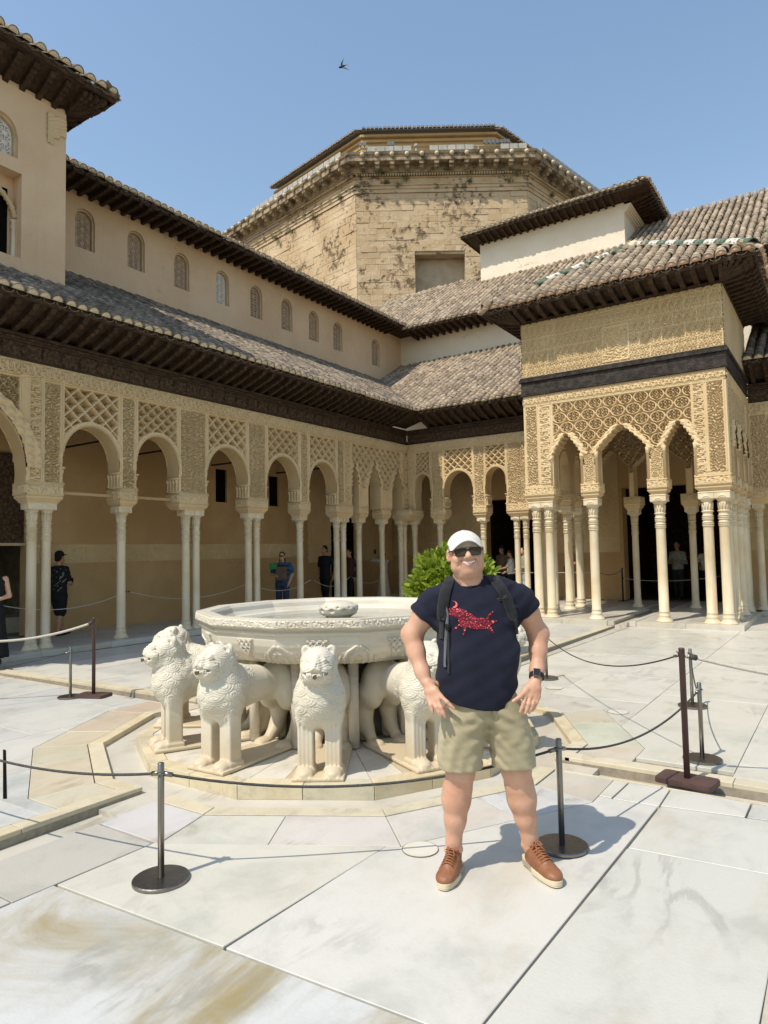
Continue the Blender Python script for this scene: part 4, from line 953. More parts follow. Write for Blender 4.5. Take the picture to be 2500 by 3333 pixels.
# dark timber beam and upper wall
for (o,z0,z1,mt) in ((.055,5.307,5.34,'wooddark'),(.03,5.342,5.63,'wooddark'),(.075,5.632,5.70,'wooddark'),(.05,5.702,5.75,'wooddark')):
    b=MB(); b.box(PX0-o,PX1+o,PY-o,PY+.3,z0,z1); b.box(PX1-.3,PX1+o,PY+.301,18.75,z0,z1); b.box(PX0-o,PX0+.3,PY+.301,18.75,z0,z1); bev(b.build('timber_beam',M[mt],PV),.008)
def hU(s,z):
    row=np.floor((z-5.76)/.30); x=(s+.23*(row%2))/.47; fx=x-np.floor(x); fz=(z-5.76)/.30-row
    joint=1-sst(np.minimum(np.minimum(fx,1-fx)*.47,np.minimum(fz,1-fz)*.30),.006,.016)
    h=.030*rosette(s,z,.157,.15)-.012; h=np.where(joint>.5,.004,h)
    sh=(np.abs(s+4.02)<.30)&(z>5.80)&(z<6.62); d=np.abs(np.maximum(np.abs(s+4.02)/.30,np.abs(z-6.2)/.42)-.93)
    return np.where(sh,.03*np.maximum(1-sst(d,.03,.07),.8*scroll(s,z,.13))-.006,h)
UW=M['stucco']
facade('upper_wall',UW,PV,(0,PY+.0,0),(1,0,0),(0,-1,0),PX0,PX1,5.751,7.06,hU,lambda s,z:np.ones_like(s,bool),.012)
for xf,nx,cell in ((PX1,1,.02),(PX0,-1,.08)): facade('upper_wall',UW,PV,(xf,0,0),(0,1,0),(nx,0,0),PY,18.8,5.751,7.06,hU,lambda s,z:np.ones_like(s,bool),cell)
b=MB(); b.box(PX0+.02,PX1-.02,PY+.02,18.8,7.062,7.09); b.box(PX0+.3,PX1-.3,PY+.3,18.8,5.2,5.25); b.build('pavilion_ceiling',M['wood'],PV)
b=MB(); b.box(PX0-.03,PX1+.03,PY-.03,18.8,7.04,7.11); b.build('wall_plate',M['wood'],PV)
EX0,EX1,EY,EZ=-6.92,-1.17,14.55,7.34
RP=rafter_mesh(.66,.10,.12)
eave(PV,'x',PY-.03,EY,PX0-.02,PX1+.02,7.06,EZ,.272,-1,RP)
eave(PV,'y',PX1+.03,EX1,PY,18.9,7.06,EZ,.28,1,RP); eave(PV,'y',PX0-.03,EX0,PY,18.9,7.06,EZ,.28,-1,RP)
for sx,xw in ((-1,PX0-.02),(1,PX1+.02)):       # fanned corner rafters
    for k in range(9):
        a=math.pi/2*(k+.5)/9; L=.62/max(math.cos(a),math.sin(a)); d=Vector((sx*math.sin(a),-math.cos(a),0)); ou=(d+Vector((0,0,.24*.62/L))).normalized()
        ax=ou.cross(Vector((0,0,1))).normalized(); up=ax.cross(ou); me=RP; o=inst('rafter',me,PV,frame(Vector((xw,PY-.03,7.06))+d*.02,ax*.75,ou*(L/.66),up))
    b=MB(); b.add([(xw,PY-.03,7.20),(xw+sx*.68,PY-.03,7.31),(xw+sx*.68,PY-.67,7.34),(xw,PY-.67,7.31)],[(0,1,2,3)]); b.build('soffit_board',M['wood'],PV)
    f0,f1=sorted((xw,xw+sx*.68)); b=MB(); b.box(f0,f1,EY+.015,EY+.06,EZ-.11,EZ-.005); q0,q1=sorted((xw+sx*.64,xw+sx*.685)); b.box(q0,q1,EY+.062,PY,EZ-.11,EZ-.005); b.build('fascia_board',M['wood'],PV)
SP=.63; cp=1/math.sqrt(1+SP*SP); half=(EX1-EX0)/2
roof(PV,(EX0,EY,EZ-.02),(1,0,0),(0,1,SP),2*half,lambda s:0,lambda s:max(.02,(half-abs(s-half))/cp-.04),'tile_warm','mortar_pink',.225,.30)
roof(PV,(EX1,EY,EZ-.02),(0,1,0),(-1,0,SP),6.5,lambda s:0,lambda s:max(.02,min(s,half)/cp-.04),'tile_warm','mortar_pink',.225,.30,limit=120)
roof(PV,(EX0,EY,EZ-.02),(0,1,0),(1,0,SP),8.0,lambda s:0,lambda s:max(.02,min(s,half)/cp-.04),'tile_warm','mortar_pink',.225,.30,limit=60)
# glazed hip tiles, white and green in turn
hm=[]
for mt in ('green','whitetile'):
    b=MB(); n=7
    for y,rr in ((0,.125),(.42,.105)): b.v+=[(rr*math.cos(math.pi*k/n),y,rr*math.sin(math.pi*k/n)) for k in range(n+1)]+[((rr-.016)*math.cos(math.pi*k/n),y,(rr-.016)*math.sin(math.pi*k/n)) for k in range(n+1)]
    m=n+1
    for k in range(n): b.f+=[(k,k+1,2*m+k+1,2*m+k),(m+k+1,m+k,3*m+k,3*m+k+1),(k+1,k,m+k,m+k+1),(2*m+k,2*m+k+1,3*m+k+1,3*m+k)]
    b.mi=[0]*len(b.f); hm.append(b.mesh('hip_tile',M[mt]))
for sx,x0 in ((1,EX0),(-1,EX1)):
    d=Vector((sx,1,SP)).normalized(); up=(Vector((0,0,1))-d*d.z).normalized(); ax=d.cross(up); L=half*math.sqrt(2+SP*SP); n=int(L/.36)
    for i in range(n):
        p=Vector((x0,EY,EZ+.07))+d*(.05+i*.36); u2=(d+up*.04).normalized(); inst('hip_tile',hm[i%2] if (3<i<n-1 or sx<0) else TILES[('tile_warm','mortar')][0],PV,frame(p,ax,u2,ax.cross(u2)))
b=MB(); b.lathe([(.20,-.15),(.19,.02),(.12,.12),(.02,.16)],12,(-4.06,EY+half,EZ+half*SP+.05)); b.build('roof_cap',M['mortar'],PV,True)
for i in range(12): inst('hip_tile',hm[1] if 0 else TILES[('tile_warm','mortar')][0],PV,frame(Vector((-4.06,EY+half+.1+i*.36,EZ+half*SP+.03)),Vector((1.3,0,0)),Vector((0,1,.03)),Vector((0,0,1.3))))
# ================================================================= upper storey above the shaded arcade
US=thing('upper_storey','plain ochre upper wall with a row of latticed windows over the left roof','building',(-15,16,8))
XU,YU=-15.0,23.7
def arch_poly(c,w,z0,zt,n=10): 
    return [(c-w,z0),(c+w,z0)]+[(c+w*math.cos(math.pi*k/n),zt-w+w*math.sin(math.pi*k/n)) for k in range(n+1)]
def wall_with_windows(name,mat,parent,org,u,n,s0,s1,z0,z1,wins,depth=.28):
    """flat wall with round-headed openings: (centre, half width, sill, top)"""
    u=np.array(u,float);n=np.array(n,float);org=np.array(org,float); up=np.array([0,0,1.0]); b=MB()
    P=lambda s,z,d=0: tuple(org+u*s+up*z-n*d)
    wins=sorted(wins); cuts=[s0]
    for c,w,a,t in wins: cuts+=[c-w,c+w]
    cuts.append(s1)
    for i in range(0,len(cuts),2): b.add([P(cuts[i],z0),P(cuts[i+1],z0),P(cuts[i+1],z1),P(cuts[i],z1)],[(0,1,2,3)])
    for c,w,a,t in wins:
        b.add([P(c-w,z0),P(c+w,z0),P(c+w,a),P(c-w,a)],[(0,1,2,3)]); N=12; zc=t-w; 
        for k in range(N):
            x0,x1=c-w+2*w*k/N,c-w+2*w*(k+1)/N; y=lambda x:zc+math.sqrt(max(0,w*w-(x-c)**2)); b.add([P(x0,y(x0)),P(x1,y(x1)),P(x1,z1),P(x0,z1)],[(0,1,2,3)])
        ring=[(c-w,a),(c+w,a)]+[(c+w*math.cos(math.pi*k/N),zc+w*math.sin(math.pi*k/N)) for k in range(N+1)]
        m=len(ring); V=[P(x,z) for x,z in ring]+[P(x,z,depth) for x,z in ring]; b.add(V,[(i,m+i,m+(i+1)%m,(i+1)%m) for i in range(m)])
    b.add([P(s0,z0,.6),P(s1,z0,.6),P(s1,z1,.6),P(s0,z1,.6)],[(3,2,1,0)]); b.add([P(s0,z1),P(s1,z1),P(s1,z1,.6),P(s0,z1,.6)],[(0,1,2,3)])
    for s in (s0,s1): b.add([P(s,z0),P(s,z0,.6),P(s,z1,.6),P(s,z1)],[(0,1,2,3)])
    return b.build(name,mat,parent)
M['lattice']=simple('gypsum_lattice',(.40,.29,.19),(.48,.36,.25),8,.85); M['lattice_w']=simple('new_gypsum_lattice',(.66,.62,.55),(.58,.54,.47),8,.85)
def lattice(parent,org,u,n,c,w,z0,t,mat,depth=.10,cell=.012):
    """pierced star lattice filling a round-headed window"""
    zc=t-w; hx=w-.015; P=.155
    def keep(s,z):
        x,y=s-c,z-z0; ins=(np.abs(x)<hx)&((z<zc)|(np.hypot(x,z-zc)<hx))&(z>z0)
        q=np.stack([np.abs(((x*math.cos(a)+y*math.sin(a))/P+.5)%1.0-.5) for a in (0,math.pi/3,2*math.pi/3)]); rib=q.min(0)<.085
        r2=np.stack([np.abs(((x*math.cos(a)+y*math.sin(a))/P*1.732+.5)%1.0-.5) for a in (math.pi/6,math.pi/2,5*math.pi/6)]); rib|=(r2.min(0)<.075)
        edge=(np.abs(x)>hx-.03)|((z>zc)&(np.hypot(x,z-zc)>hx-.03))|(z<z0+.03)
        return ins&(rib|edge)
    n_=np.array(n,float)
    o=facade('window_lattice',mat,parent,np.array(org,float)-n_*depth,u,n,c-w,c+w,z0,t,lambda s,z:0*s,keep,cell)
    sm=o.modifiers.new('solid','SOLIDIFY'); sm.thickness=.03; sm.offset=-1
    return o
def window(parent,org,u,n,c,w,z0,t,mat,cell=.012):
    u_=np.array(u,float);n_=np.array(n,float);org_=np.array(org,float)
    P=lambda s,z,d:tuple(org_+u_*s+np.array([0,0,z])-n_*d)
    b=MB(); N=14; zc=t-w
    ring=[(c-w,z0),(c+w,z0)]+[(c+w*math.cos(math.pi*k/N),zc+w*math.sin(math.pi*k/N)) for k in range(N+1)]; m=len(ring); k2=.045
    inn=[(c+(x-c)*(1-k2/w),z if i<2 else zc+(z-zc)*(1-k2/w)) for i,(x,z) in enumerate(ring)]
    V=[P(x,z,.055) for x,z in ring]+[P(x,z,.055) for x,z in inn]+[P(x,z,.2) for x,z in inn]
    b.add(V,[(i,(i+1)%m,m+(i+1)%m,m+i) for i in range(1,m)]+[(m+i,m+(i+1)%m,2*m+(i+1)%m,2*m+i) for i in range(m)])
    f=b.build('window',M['reveal'],parent)
    lattice(f,org,u,n,c,w-.04,z0+.0,t-.04,mat,.12,cell)
    d=MB(); d.add([P(c-w,z0-.02,.27),P(c+w,z0-.02,.27),P(c+w,t,.27),P(c-w,t,.27)],[(0,1,2,3)]); d.build('window_dark',M['black'],f)  # black sheet painted as the dark behind the lattice
uw=[(9.43,.265,9.19,10.19),(10.88,.265,9.22,10.2),(12.36,.265,9.10,10.14),(13.86,.265,9.10,10.14),(16.69,.27,9.07,10.14),(18.075,.265,9.07,10.13),(19.43,.265,9.05,10.09),(21.85,.27,9.0,10.06)]
uw=[(9.43,.265,9.19,10.19),(10.88,.265,9.17,10.2),(12.36,.265,9.12,10.14),(13.86,.265,9.12,10.14),(15.27,.265,9.10,10.14),(16.69,.27,9.08,10.14),(18.075,.265,9.07,10.13),(19.43,.265,9.05,10.09),(21.85,.27,9.0,10.06)]
wall_with_windows('wall',M['plaster'],US,(XU,0,0),(0,1,0),(1,0,0),6.9,YU+.02,7.6,10.62,uw)
for i,(c,w,a,t) in enumerate(uw): window(US,(XU,0,0),(0,1,0),(1,0,0),c,w,a,t,M['lattice_w'] if i==3 else M['lattice'],.011 if i<4 else .015)
XUE,YUE,ZUE=-14.2,22.75,10.66
RU=rafter_mesh(.84,.085,.12)
b=MB(); b.box(XU-.2,XU+.05,6.95,YU-.05,10.56,10.64); b.build('wall_plate',M['wood'],US)
eave(US,'y',XU+.04,XUE,7.0,YUE+.06,10.44,ZUE,.30,1,RU)
roof(US,(XUE,6.9,ZUE-.02),(0,1,0),(-1,0,.55),18.5,lambda s:max(0.0,(6.9+s-YUE)/.876),lambda s:4.5/.876,'tile','mortar',limit=220)
b=MB(); b.add([(XU-.1,YU+.1,10.55),(XUE+.1,YU+.1,10.58),(XUE+.1,YUE-.2,10.60),(XU-.1,YUE-.2,10.58)],[(0,1,2,3)]); b.build('valley_board',M['wood'],US)
# ================================================================= corner tower block at the upper left
TB=thing('corner_tower','taller ochre block with overhanging eave and lattice window at upper left','building',(-13.6,5.2,7))
XT,YT0,YT1=-12.4,3.02,7.38
tw=[(6.10,.34,9.12,9.88)]
wall_with_windows('wall',M['plaster'],TB,(XT,0,0),(0,1,0),(1,0,0),6.515,YT1,6.75,10.55,[])
wall_with_windows('wall',M['plaster'],TB,(XT,0,0),(0,1,0),(1,0,0),3.9,6.514,8.86,10.55,tw)
wall_with_windows('wall',M['plaster'],TB,(XT,0,0),(0,1,0),(1,0,0),3.9,6.514,6.75,7.25,[])
wall_with_windows('wall',M['plaster'],TB,(0,YT1,0),(1,0,0),(0,1,0),-16.5,XT-.002,6.75,10.55,[])
b=MB(); b.box(XT-.65,XT-.30,3.9,6.53,7.24,8.87); b.build('recess_back',M['plaster'],TB)
b=MB(); b.box(XT-.31,XT-.004,6.5145,6.53,7.24,8.87); b.box(XT-.31,XT-.003,3.9,6.53,7.225,7.249); b.box(XT-.31,XT-.003,3.9,6.53,8.861,8.885); b.build('recess_side',M['plaster'],TB)
window(TB,(XT,0,0),(0,1,0),(1,0,0),6.10,.34,9.12,9.88,M['lattice_w'])
b=MB(); b.box(XT-.297,XT-.29,5.0,6.405,7.26,8.62); b.build('arched_opening',M['black'],TB)  # black sheet on the recess back, painted as a shaded opening
for y in (6.49,):
    b=MB(); b.tube([(XT-.22,y,7.26),(XT-.22,y,7.30),(XT-.22,y,7.33),(XT-.22,y,7.86),(XT-.22,y,7.88),(XT-.22,y,7.98),(XT-.22,y,8.02)],[.07,.07,.05,.045,.06,.05,.085],10); b.build('window_column',M['col'],TB,True)
    b=MB(); pts=[(XT-.2,5.2+1.30*math.cos(a),8.02+.78*math.sin(a)) for a in np.linspace(.05,1.5,30)]; b.tube(pts,[.06 if i%2 else .042 for i in range(30)],8); b.build('window_arch',M['stucco_in'],TB,True)
for ys in ((7.38,6.98),):
    facade('corner_bracket',M['stucco'],TB,(XT+.004,0,0),(0,1,0),(1,0,0),6.99,7.375,9.72,10.32,lambda s,z:.012+.02*np.abs(np.sin(np.hypot(s-7.42,z-9.62)*42)),lambda s,z:np.hypot(s-7.42,z-9.62)>.36+.02*np.sin(np.arctan2(z-9.62,7.42-s)*12),.012)
RT_=rafter_mesh(.64,.10,.14)
eave(TB,'y',XT+.02,XT+.66,2.0,YT1+.02,10.46,10.93,.31,1,RT_); eave(TB,'x',YT1+.02,YT1+.66,-16.5,XT+.02,10.46,10.93,.31,1,RT_)
for k in range(8):
    a=math.pi/2*(k+.5)/8; L=.62/max(math.cos(a),math.sin(a)); d=Vector((math.cos(a),math.sin(a),0)); ou=(d+Vector((0,0,.42*.62/L))).normalized(); ax=ou.cross(Vector((0,0,1))).normalized(); up=ax.cross(ou)
    inst('rafter',RT_,TB,frame(Vector((XT+.02,YT1+.02,10.46)),ax*.8,ou*(L/.64),up))
b=MB(); b.add([(XT,YT1,10.60),(XT+.65,YT1,10.88),(XT+.65,YT1+.65,10.90),(XT,YT1+.65,10.88)],[(0,1,2,3)]); b.build('soffit_board',M['wood'],TB)
b=MB(); b.box(XT+.60,XT+.645,YT1,YT1+.66,10.81,10.91); b.box(XT,XT+.599,YT1+.615,YT1+.66,10.81,10.91); b.build('fascia_board',M['wood'],TB)
tx,ty,tz=XT+.67,YT1+.67,10.93
roof(TB,(tx,ty-6.4,tz),(0,1,0),(-1,0,.5),6.4,lambda s:0,lambda s:max(.02,(6.4-s)/.894-.02) if s>3.2 else 3.0,'tile','mortar',.24,limit=150)
roof(TB,(tx-5.2,ty,tz),(1,0,0),(0,-1,.5),5.2,lambda s:0,lambda s:max(.02,(5.2-s)/.894-.02) if s>2.2 else 3.0,'tile','mortar',.24,limit=80)
# ================================================================= upper wall and roof on the right
UR=thing('west_hall','cream upper wall under a long tiled roof between the corner and the pavilion','building',(-9,24,9))
wall_with_windows('wall',M['white_plaster'],UR,(0,YU,0),(1,0,0),(0,-1,0),XU-.5,3,5.4,10.62,[])
b=MB(); b.box(XU,3,YU-.05,YU+.2,10.56,10.64); b.build('wall_plate',M['wood'],UR)
eave(UR,'x',YU-.04,YUE,XUE-.06,3,10.30,10.56,.30,-1,rafter_mesh(.90,.085,.12))
SR=.68; cr=1/math.sqrt(1+SR*SR)
roof(UR,(-18.5,YUE,10.52),(1,0,0),(0,1,SR),21.5,lambda s:max(0.0,(XUE-(-18.5+s))/cr),lambda s:(5.4/cr if s<11.8 else 7.4/cr),'tile_warm','mortar',.245,.36,limit=300)
# white lantern block rising through that roof
WB=thing('lantern_block','cream rendered block with deep dark eaves above the pavilion roof','building',(-9.7,29,14))
BX0,BX1,BY=-12.82,-6.6,27.0; BZ0,BZ1=12.6,15.2
b=MB(); b.box(BX0,BX1,BY,BY+5.2,BZ0,BZ1); b.build('wall',M['white_plaster'],WB)
for k in range(5):
    o=.03+.06*k; b=MB(); b.box(BX1+.001,BX1+o,BY+.02,BY+5,BZ1-.42+.07*k,BZ1-.42+.07*(k+1)-.002); b.build('cornice_step',M['white_plaster'],WB)
RW=rafter_mesh(.80,.09,.12); TX0,TX1,TY=-13.4,-5.55,26.25
eave(WB,'x',BY-.02,TY,BX0,BX1,15.12,15.45,.3,-1,RW); eave(WB,'y',BX1+.3,TX1,BY,BY+6,15.12,15.45,.3,1,RW)
b=MB(); b.add([(BX0,BY,15.30),(TX0,BY,15.38),(TX0,TY,15.42),(BX0,TY,15.38)],[(0,1,2,3)]); b.add([(BX1,BY,15.30),(TX1,BY,15.38),(TX1,TY,15.42),(BX1,TY,15.38)],[(0,1,2,3)]); b.box(TX0,TX1,TY+.01,TY+.06,15.33,15.44); b.box(TX0+.01,TX0+.06,TY,BY+5,15.33,15.44); b.add([(TX0,BY,15.37),(BX0+.1,BY,15.32),(BX0+.1,BY+5,15.32),(TX0,BY+5,15.37)],[(0,1,2,3)]); b.build('soffit_board',M['wood'],WB)
hb=(TX1-TX0)/2
roof(WB,(TX0,TY,15.45),(1,0,0),(0,1,.5),2*hb,lambda s:0,lambda s:max(.02,(hb-abs(s-hb))/.894),'tile_warm','mortar',.245,.36,limit=120)
roof(WB,(TX1,TY,15.45),(0,1,0),(-1,0,.5),7.0,lambda s:0,lambda s:max(.02,min(s,hb)/.894),'tile','mortar',.245,.36,limit=60)
# ================================================================= octagonal stone tower behind
OT=thing('octagonal_tower','weathered sandstone octagonal tower with bracketed cornice rising behind the palace','tower',(-20,36,12))
A=np.array([-23.94,33.04]); B=np.array([-15.21,38.89]); e=(B-A)/np.linalg.norm(B-A); nr=np.array([e[1],-e[0]]); WF=np.linalg.norm(B-A)
c45=math.sqrt(.5); eL=-(e*c45)+(-nr)*c45; eR=(e*c45)+(-nr)*c45   # going away on the left, on the right
L0=A+eL*22; R0=B+eR*10.5
ZC=23.95
b=MB(); poly=[tuple(L0),tuple(A),tuple(B),tuple(R0),tuple(R0-nr*14),tuple(L0-nr*14)]
sh=[(p[0]-nr[0]*1.0,p[1]-nr[1]*1.0) for p in poly]
b.prism(ccw(sh),6.0,ZC+.6); body=b.build('core_wall',M['ashlar_trim'],OT)
rc=(5.75-1.74,0)
RX0,RX1,RZ1=(857-608)*.01424,(1072-608)*.01424,ZC-(580-290)*.01424
def ashlar(o,ed,nn,s1,z0,z1,skip,lim,limz=0):
    ch=.385; z=z1; k=0; objs=[]; sb=MB(); cnt=0
    while z>z0:
        zb=z-ch*random.uniform(.9,1.1); s=-random.random()*.5 if k%2 else -random.random()*.2
        while s<s1:
            w=random.uniform(.55,1.05); a0,a1=max(s,0),min(s+w,s1)
            if a1-a0>.08:
                segs=[(a0,a1)]
                if skip and zb<skip[2]-.05 and a1>skip[0] and a0<skip[1]: segs=[q for q in ((a0,min(a1,skip[0])),(max(a0,skip[1]),a1)) if q[1]-q[0]>.06]
                for q0,q1 in segs:
                    pr=random.gauss(.02,.009); g=.0018; q=MB(); c=o+ed*((q0+q1)/2)
                    if cnt<lim:
                        q.obox((0,0,0),np.append(ed*((q1-q0)/2-g),0),np.append(nn*(.07),0),(0,0,(z-zb)/2-g)); ob=q.build('ashlar_block',M['ashlar'],OT); ob.matrix_parent_inverse=world(OT).inverted(); ob.location=(c[0]+nn[0]*(pr-.05),c[1]+nn[1]*(pr-.05),(z+zb)/2); bev(ob,.010)
                    else: sb.obox((c[0]+nn[0]*(pr-.05),c[1]+nn[1]*(pr-.05),(z+zb)/2),np.append(ed*((q1-q0)/2-g),0),np.append(nn*.07,0),(0,0,(z-zb)/2-g))
                    cnt+=1
            s+=w
        z=zb; k+=1
    if sb.v: ob=tag(sb.build('ashlar_masonry',M['ashlar'],OT),kind='stuff'); bev(ob,.010)
ashlar(A,e,nr,WF,13.5,ZC-.30,(RX0,RX1,RZ1),300)
nL=np.array([eL[1],-eL[0]]); nL=nL if nL@np.array([0-A[0],0-A[1]])>0 else -nL
ashlar(A,eL,nL,19,14.0,ZC-.30,None,0)
nR=np.array([eR[1],-eR[0]]); nR=nR if nR@np.array([0-B[0],-B[1]])>0 else -nR
ashlar(B,eR,nR,9,19.0,ZC-.30,None,0)
# deep square recess
b=MB(); p=lambda s,d:tuple(A+e*s-nr*d)
def slabw(s0,s1,d0,d1,z0,z1,nm,mt): q=MB(); q.prism(ccw([p(s0,d0),p(s1,d0),p(s1,d1),p(s0,d1)]),z0,z1); return q.build(nm,M[mt],OT)
def sheet(mb,o,d,nn,s0,s1,z0,z1,d0=.05,d1=.10):
    c=o+d*((s0+s1)/2)-nn*((d0+d1)/2); mb.obox((c[0],c[1],(z0+z1)/2),np.append(d*(s1-s0)/2,0),np.append(nn*(d1-d0)/2,0),(0,0,(z1-z0)/2))
bk=MB(); sheet(bk,A,e,nr,0,RX0,8,ZC+.6); sheet(bk,A,e,nr,RX1,WF,8,ZC+.6); sheet(bk,A,e,nr,RX0+.001,RX1-.001,RZ1,ZC+.6)
sheet(bk,A,eL,nL,.0,22,8,ZC+.6); sheet(bk,B,eR,nR,.0,10.4,8,ZC+.6); bk.build('mortar_bed',M['ashlar'],OT)
M['concrete']=simple('rendered_recess',(.48,.375,.26),(.38,.30,.205),2,.9,bump=.01,bscale=10)
slabw(RX0+.001,RX1-.001,.80,.84,10,RZ1-.02,'recess_back','concrete'); slabw(RX0-.2,RX0-.001,.101,.9,10,RZ1,'recess_jamb','concrete'); slabw(RX1+.001,RX1+.2,.101,.9,10,RZ1,'recess_jamb','concrete'); slabw(RX0-.2,RX1+.2,.101,.9,RZ1+.001,RZ1+.2,'recess_lintel','concrete')
def sweep(name,prof,path,mat,parent=OT):
    """extrude a (out, z) profile along an open plan path with mitred corners"""
    n=len(path); dirs=[(path[i+1]-path[i])/np.linalg.norm(path[i+1]-path[i]) for i in range(n-1)]; V=[]
    for i in range(n):
        if i==0: nn=np.array([dirs[0][1],-dirs[0][0]]); k=1
        elif i==n-1: nn=np.array([dirs[-1][1],-dirs[-1][0]]); k=1
        else:
            n1=np.array([dirs[i-1][1],-dirs[i-1][0]]); n2=np.array([dirs[i][1],-dirs[i][0]]); nn=(n1+n2); nn/=np.linalg.norm(nn); k=1/(nn@n1)
        V+=[(path[i][0]+nn[0]*o*k,path[i][1]+nn[1]*o*k,z) for o,z in prof]
    m=len(prof); F=[(i*m+j,(i+1)*m+j,(i+1)*m+j+1,i*m+j+1) for i in range(n-1) for j in range(m-1)]
    q=MB(); q.add(V,F); return q.build(name,mat,parent)
path=[L0,A,B,R0]; T_=M['ashlar_trim']
sweep('architrave',[(.0,ZC-.28),(.10,ZC-.28),(.10,ZC-.05),(.15,ZC-.05),(.15,ZC+.12),(.22,ZC+.14),(.22,ZC+.20),(.0,ZC+.2)],path,M['ashlar'])
sweep('frieze',[(.05,ZC+.2),(.05,ZC+.62),(.14,ZC+.64),(.14,ZC+.70),(0,ZC+.70)],path,M['ashlar'])
sweep('bed_mould',[(.20,ZC+.84),(.34,ZC+.90),(.34,ZC+.95),(0,ZC+.95)],path,T_)
sweep('corona',[(.30,ZC+1.30),(.92,ZC+1.30),(.92,ZC+1.62),(1.0,ZC+1.66),(1.05,ZC+1.78),(0,ZC+1.82)],path,T_)
sweep('cornice_back',[(.30,ZC+.95),(.30,ZC+1.31)],path,T_)
def along(o,d,nn,s,out,z,hs,ho,hz,mb): c=o+d*s+nn*out; mb.obox((c[0],c[1],z),np.append(d*hs,0),np.append(nn*ho,0),(0,0,hz))
def faces(): return ((A,e,nr,WF,0),(A,eL,nL,20,1),(B,eR,nR,10,2))
dn=MB()
for o,d,nn,Lf,_ in faces():
    for s in np.arange(.08,Lf,.16): along(o,d,nn,s,.22,ZC+.77,.05,.07,.065,dn)
tag(dn.build('dentils',M['ashlar'],OT),kind='stuff')
for o,d,nn,Lf,q in faces():
    for s in np.arange(.45,Lf,.90):
        m_=MB(); along(o,d,nn,s,.58,ZC+1.20,.15,.30,.09,m_); along(o,d,nn,s,.50,ZC+1.04,.13,.20,.08,m_); m_.build('modillion',T_,OT)
        m_=MB(); c=o+d*s+nn*1.06; m_.lathe([(.01,-.14),(.10,-.11),(.14,0),(.10,.10),(.02,.13)],8,(c[0],c[1],ZC+1.60)); m_.build('carved_boss',M['mortar'],OT,True)
# low white panels on the cornice, drum wall, tiled rim
for o,d,nn,Lf,q in faces():
    k=0
    for s in np.arange(.25,Lf-.2,.535):
        if q==0 and (abs(s-3.65)<.5 or abs(s-7.7)<.75 or s<.5 or s>9.9): continue
        if q==1 and s>9.6: break
        m_=MB(); along(o,d,nn,s+.25,.97,ZC+1.98,.245,.03,.15,m_); m_.build('white_panel',M['white'],OT)
b=MB(); A2=A+e*.45-nr*.05; B2=A+e*8.65-nr*.05; dl=A2+eL*9.0; drr=B2+eR*9.0
dr_=[dl,A2,B2,drr]; pts=[tuple(q) for q in dr_]+[tuple(drr-nr*10),tuple(dl-nr*10)]
b.prism(ccw(pts),ZC+1.7,ZC+3.5); M['drum']=simple('ochre_drum',(.50,.34,.16),(.42,.28,.13),1.2,.85,stretch=(1,1,6)); b.build('drum_wall',M['drum'],OT)
for z_,o_ in ((2.65,.05),(2.95,.12),(3.24,.22)): sweep('drum_moulding',[(0,ZC+z_),(o_,ZC+z_+.02),(o_,ZC+z_+.16),(0,ZC+z_+.18)],[dl,A2,B2,drr],M['drum'])
for o,d,nn,Lf in ((A2,e,nr,8.2),(A2,eL,nL,9.0),(B2,eR,nR,9.0)):
    u3=np.append(-nn,.42); 
    roof(OT,np.append(o+nn*.5-d*0,ZC+3.55) if d is not eL else np.append(o+nn*.5,ZC+3.55),np.append(d,0),u3,Lf,lambda s:0.0,lambda s:1.7,'tile','mortar',.25,.4,limit=60,pans=False)
# floodlight bars
for s0,s1,hd in ((.35,1.9,(0,.25,1.75,1.95)),(7.2,9.0,(.75,1.0,1.25,1.5,1.75,1.95,2.15))):
    b=MB(); q0=np.append(A+e*s0+nr*.35,ZC+2.42); q1=np.append(A+e*(s1+.2)+nr*.35,ZC+2.42); b.tube([q0,q1],.035,6); m0=np.append(A+e*(s0+.35)+nr*.35,ZC+1.8); b.tube([m0,m0+np.array([0,0,.62])],.03,6); fl=b.build('floodlight_bar',M['white'],OT)
    for h_ in hd:
        c=A+e*(s0+h_)+nr*.42; b=MB(); b.tube([(c[0]-nr[0]*.12,c[1]-nr[1]*.12,ZC+2.62),(c[0]+nr[0]*.10,c[1]+nr[1]*.10,ZC+2.60)],[.07,.12],10); b.tube([(c[0],c[1],ZC+2.44),(c[0],c[1],ZC+2.58)],.02,5); b.build('floodlight',M['steel'],fl)
b=MB(); c=A+e*3.75+nr*.4; b.tube([(c[0],c[1],ZC+1.8),(c[0],c[1],ZC+2.35)],.05,8); b.lathe([(.02,-.1),(.12,-.06),(.14,.04),(.08,.12),(.01,.14)],10,(c[0],c[1],ZC+2.45)); b.build('camera_post',M['white'],OT,True)
# weather station on the left roof ridge
b=MB(); b.tube([(-16.2,14.6,11.2),(-16.2,14.6,12.0)],.015,5); b.lathe([(.06,0),(.09,.05),(.03,.09)],10,(-16.2,14.6,11.75)); ws=b.build('roof_aerial',M['white']); tag(ws,'small pale aerial standing behind the long left roof','aerial')
# ------------------------------------------------------------------ the fountain
FT=thing('fountain','twelve sided carved marble fountain basin on a low plinth amid the court','fountain',(CX,CY,0))
BM=M['basin']
def ngon12(r): return [(CX+r*math.cos(R(15+30*k)),CY+r*math.sin(R(15+30*k))) for k in range(12)]
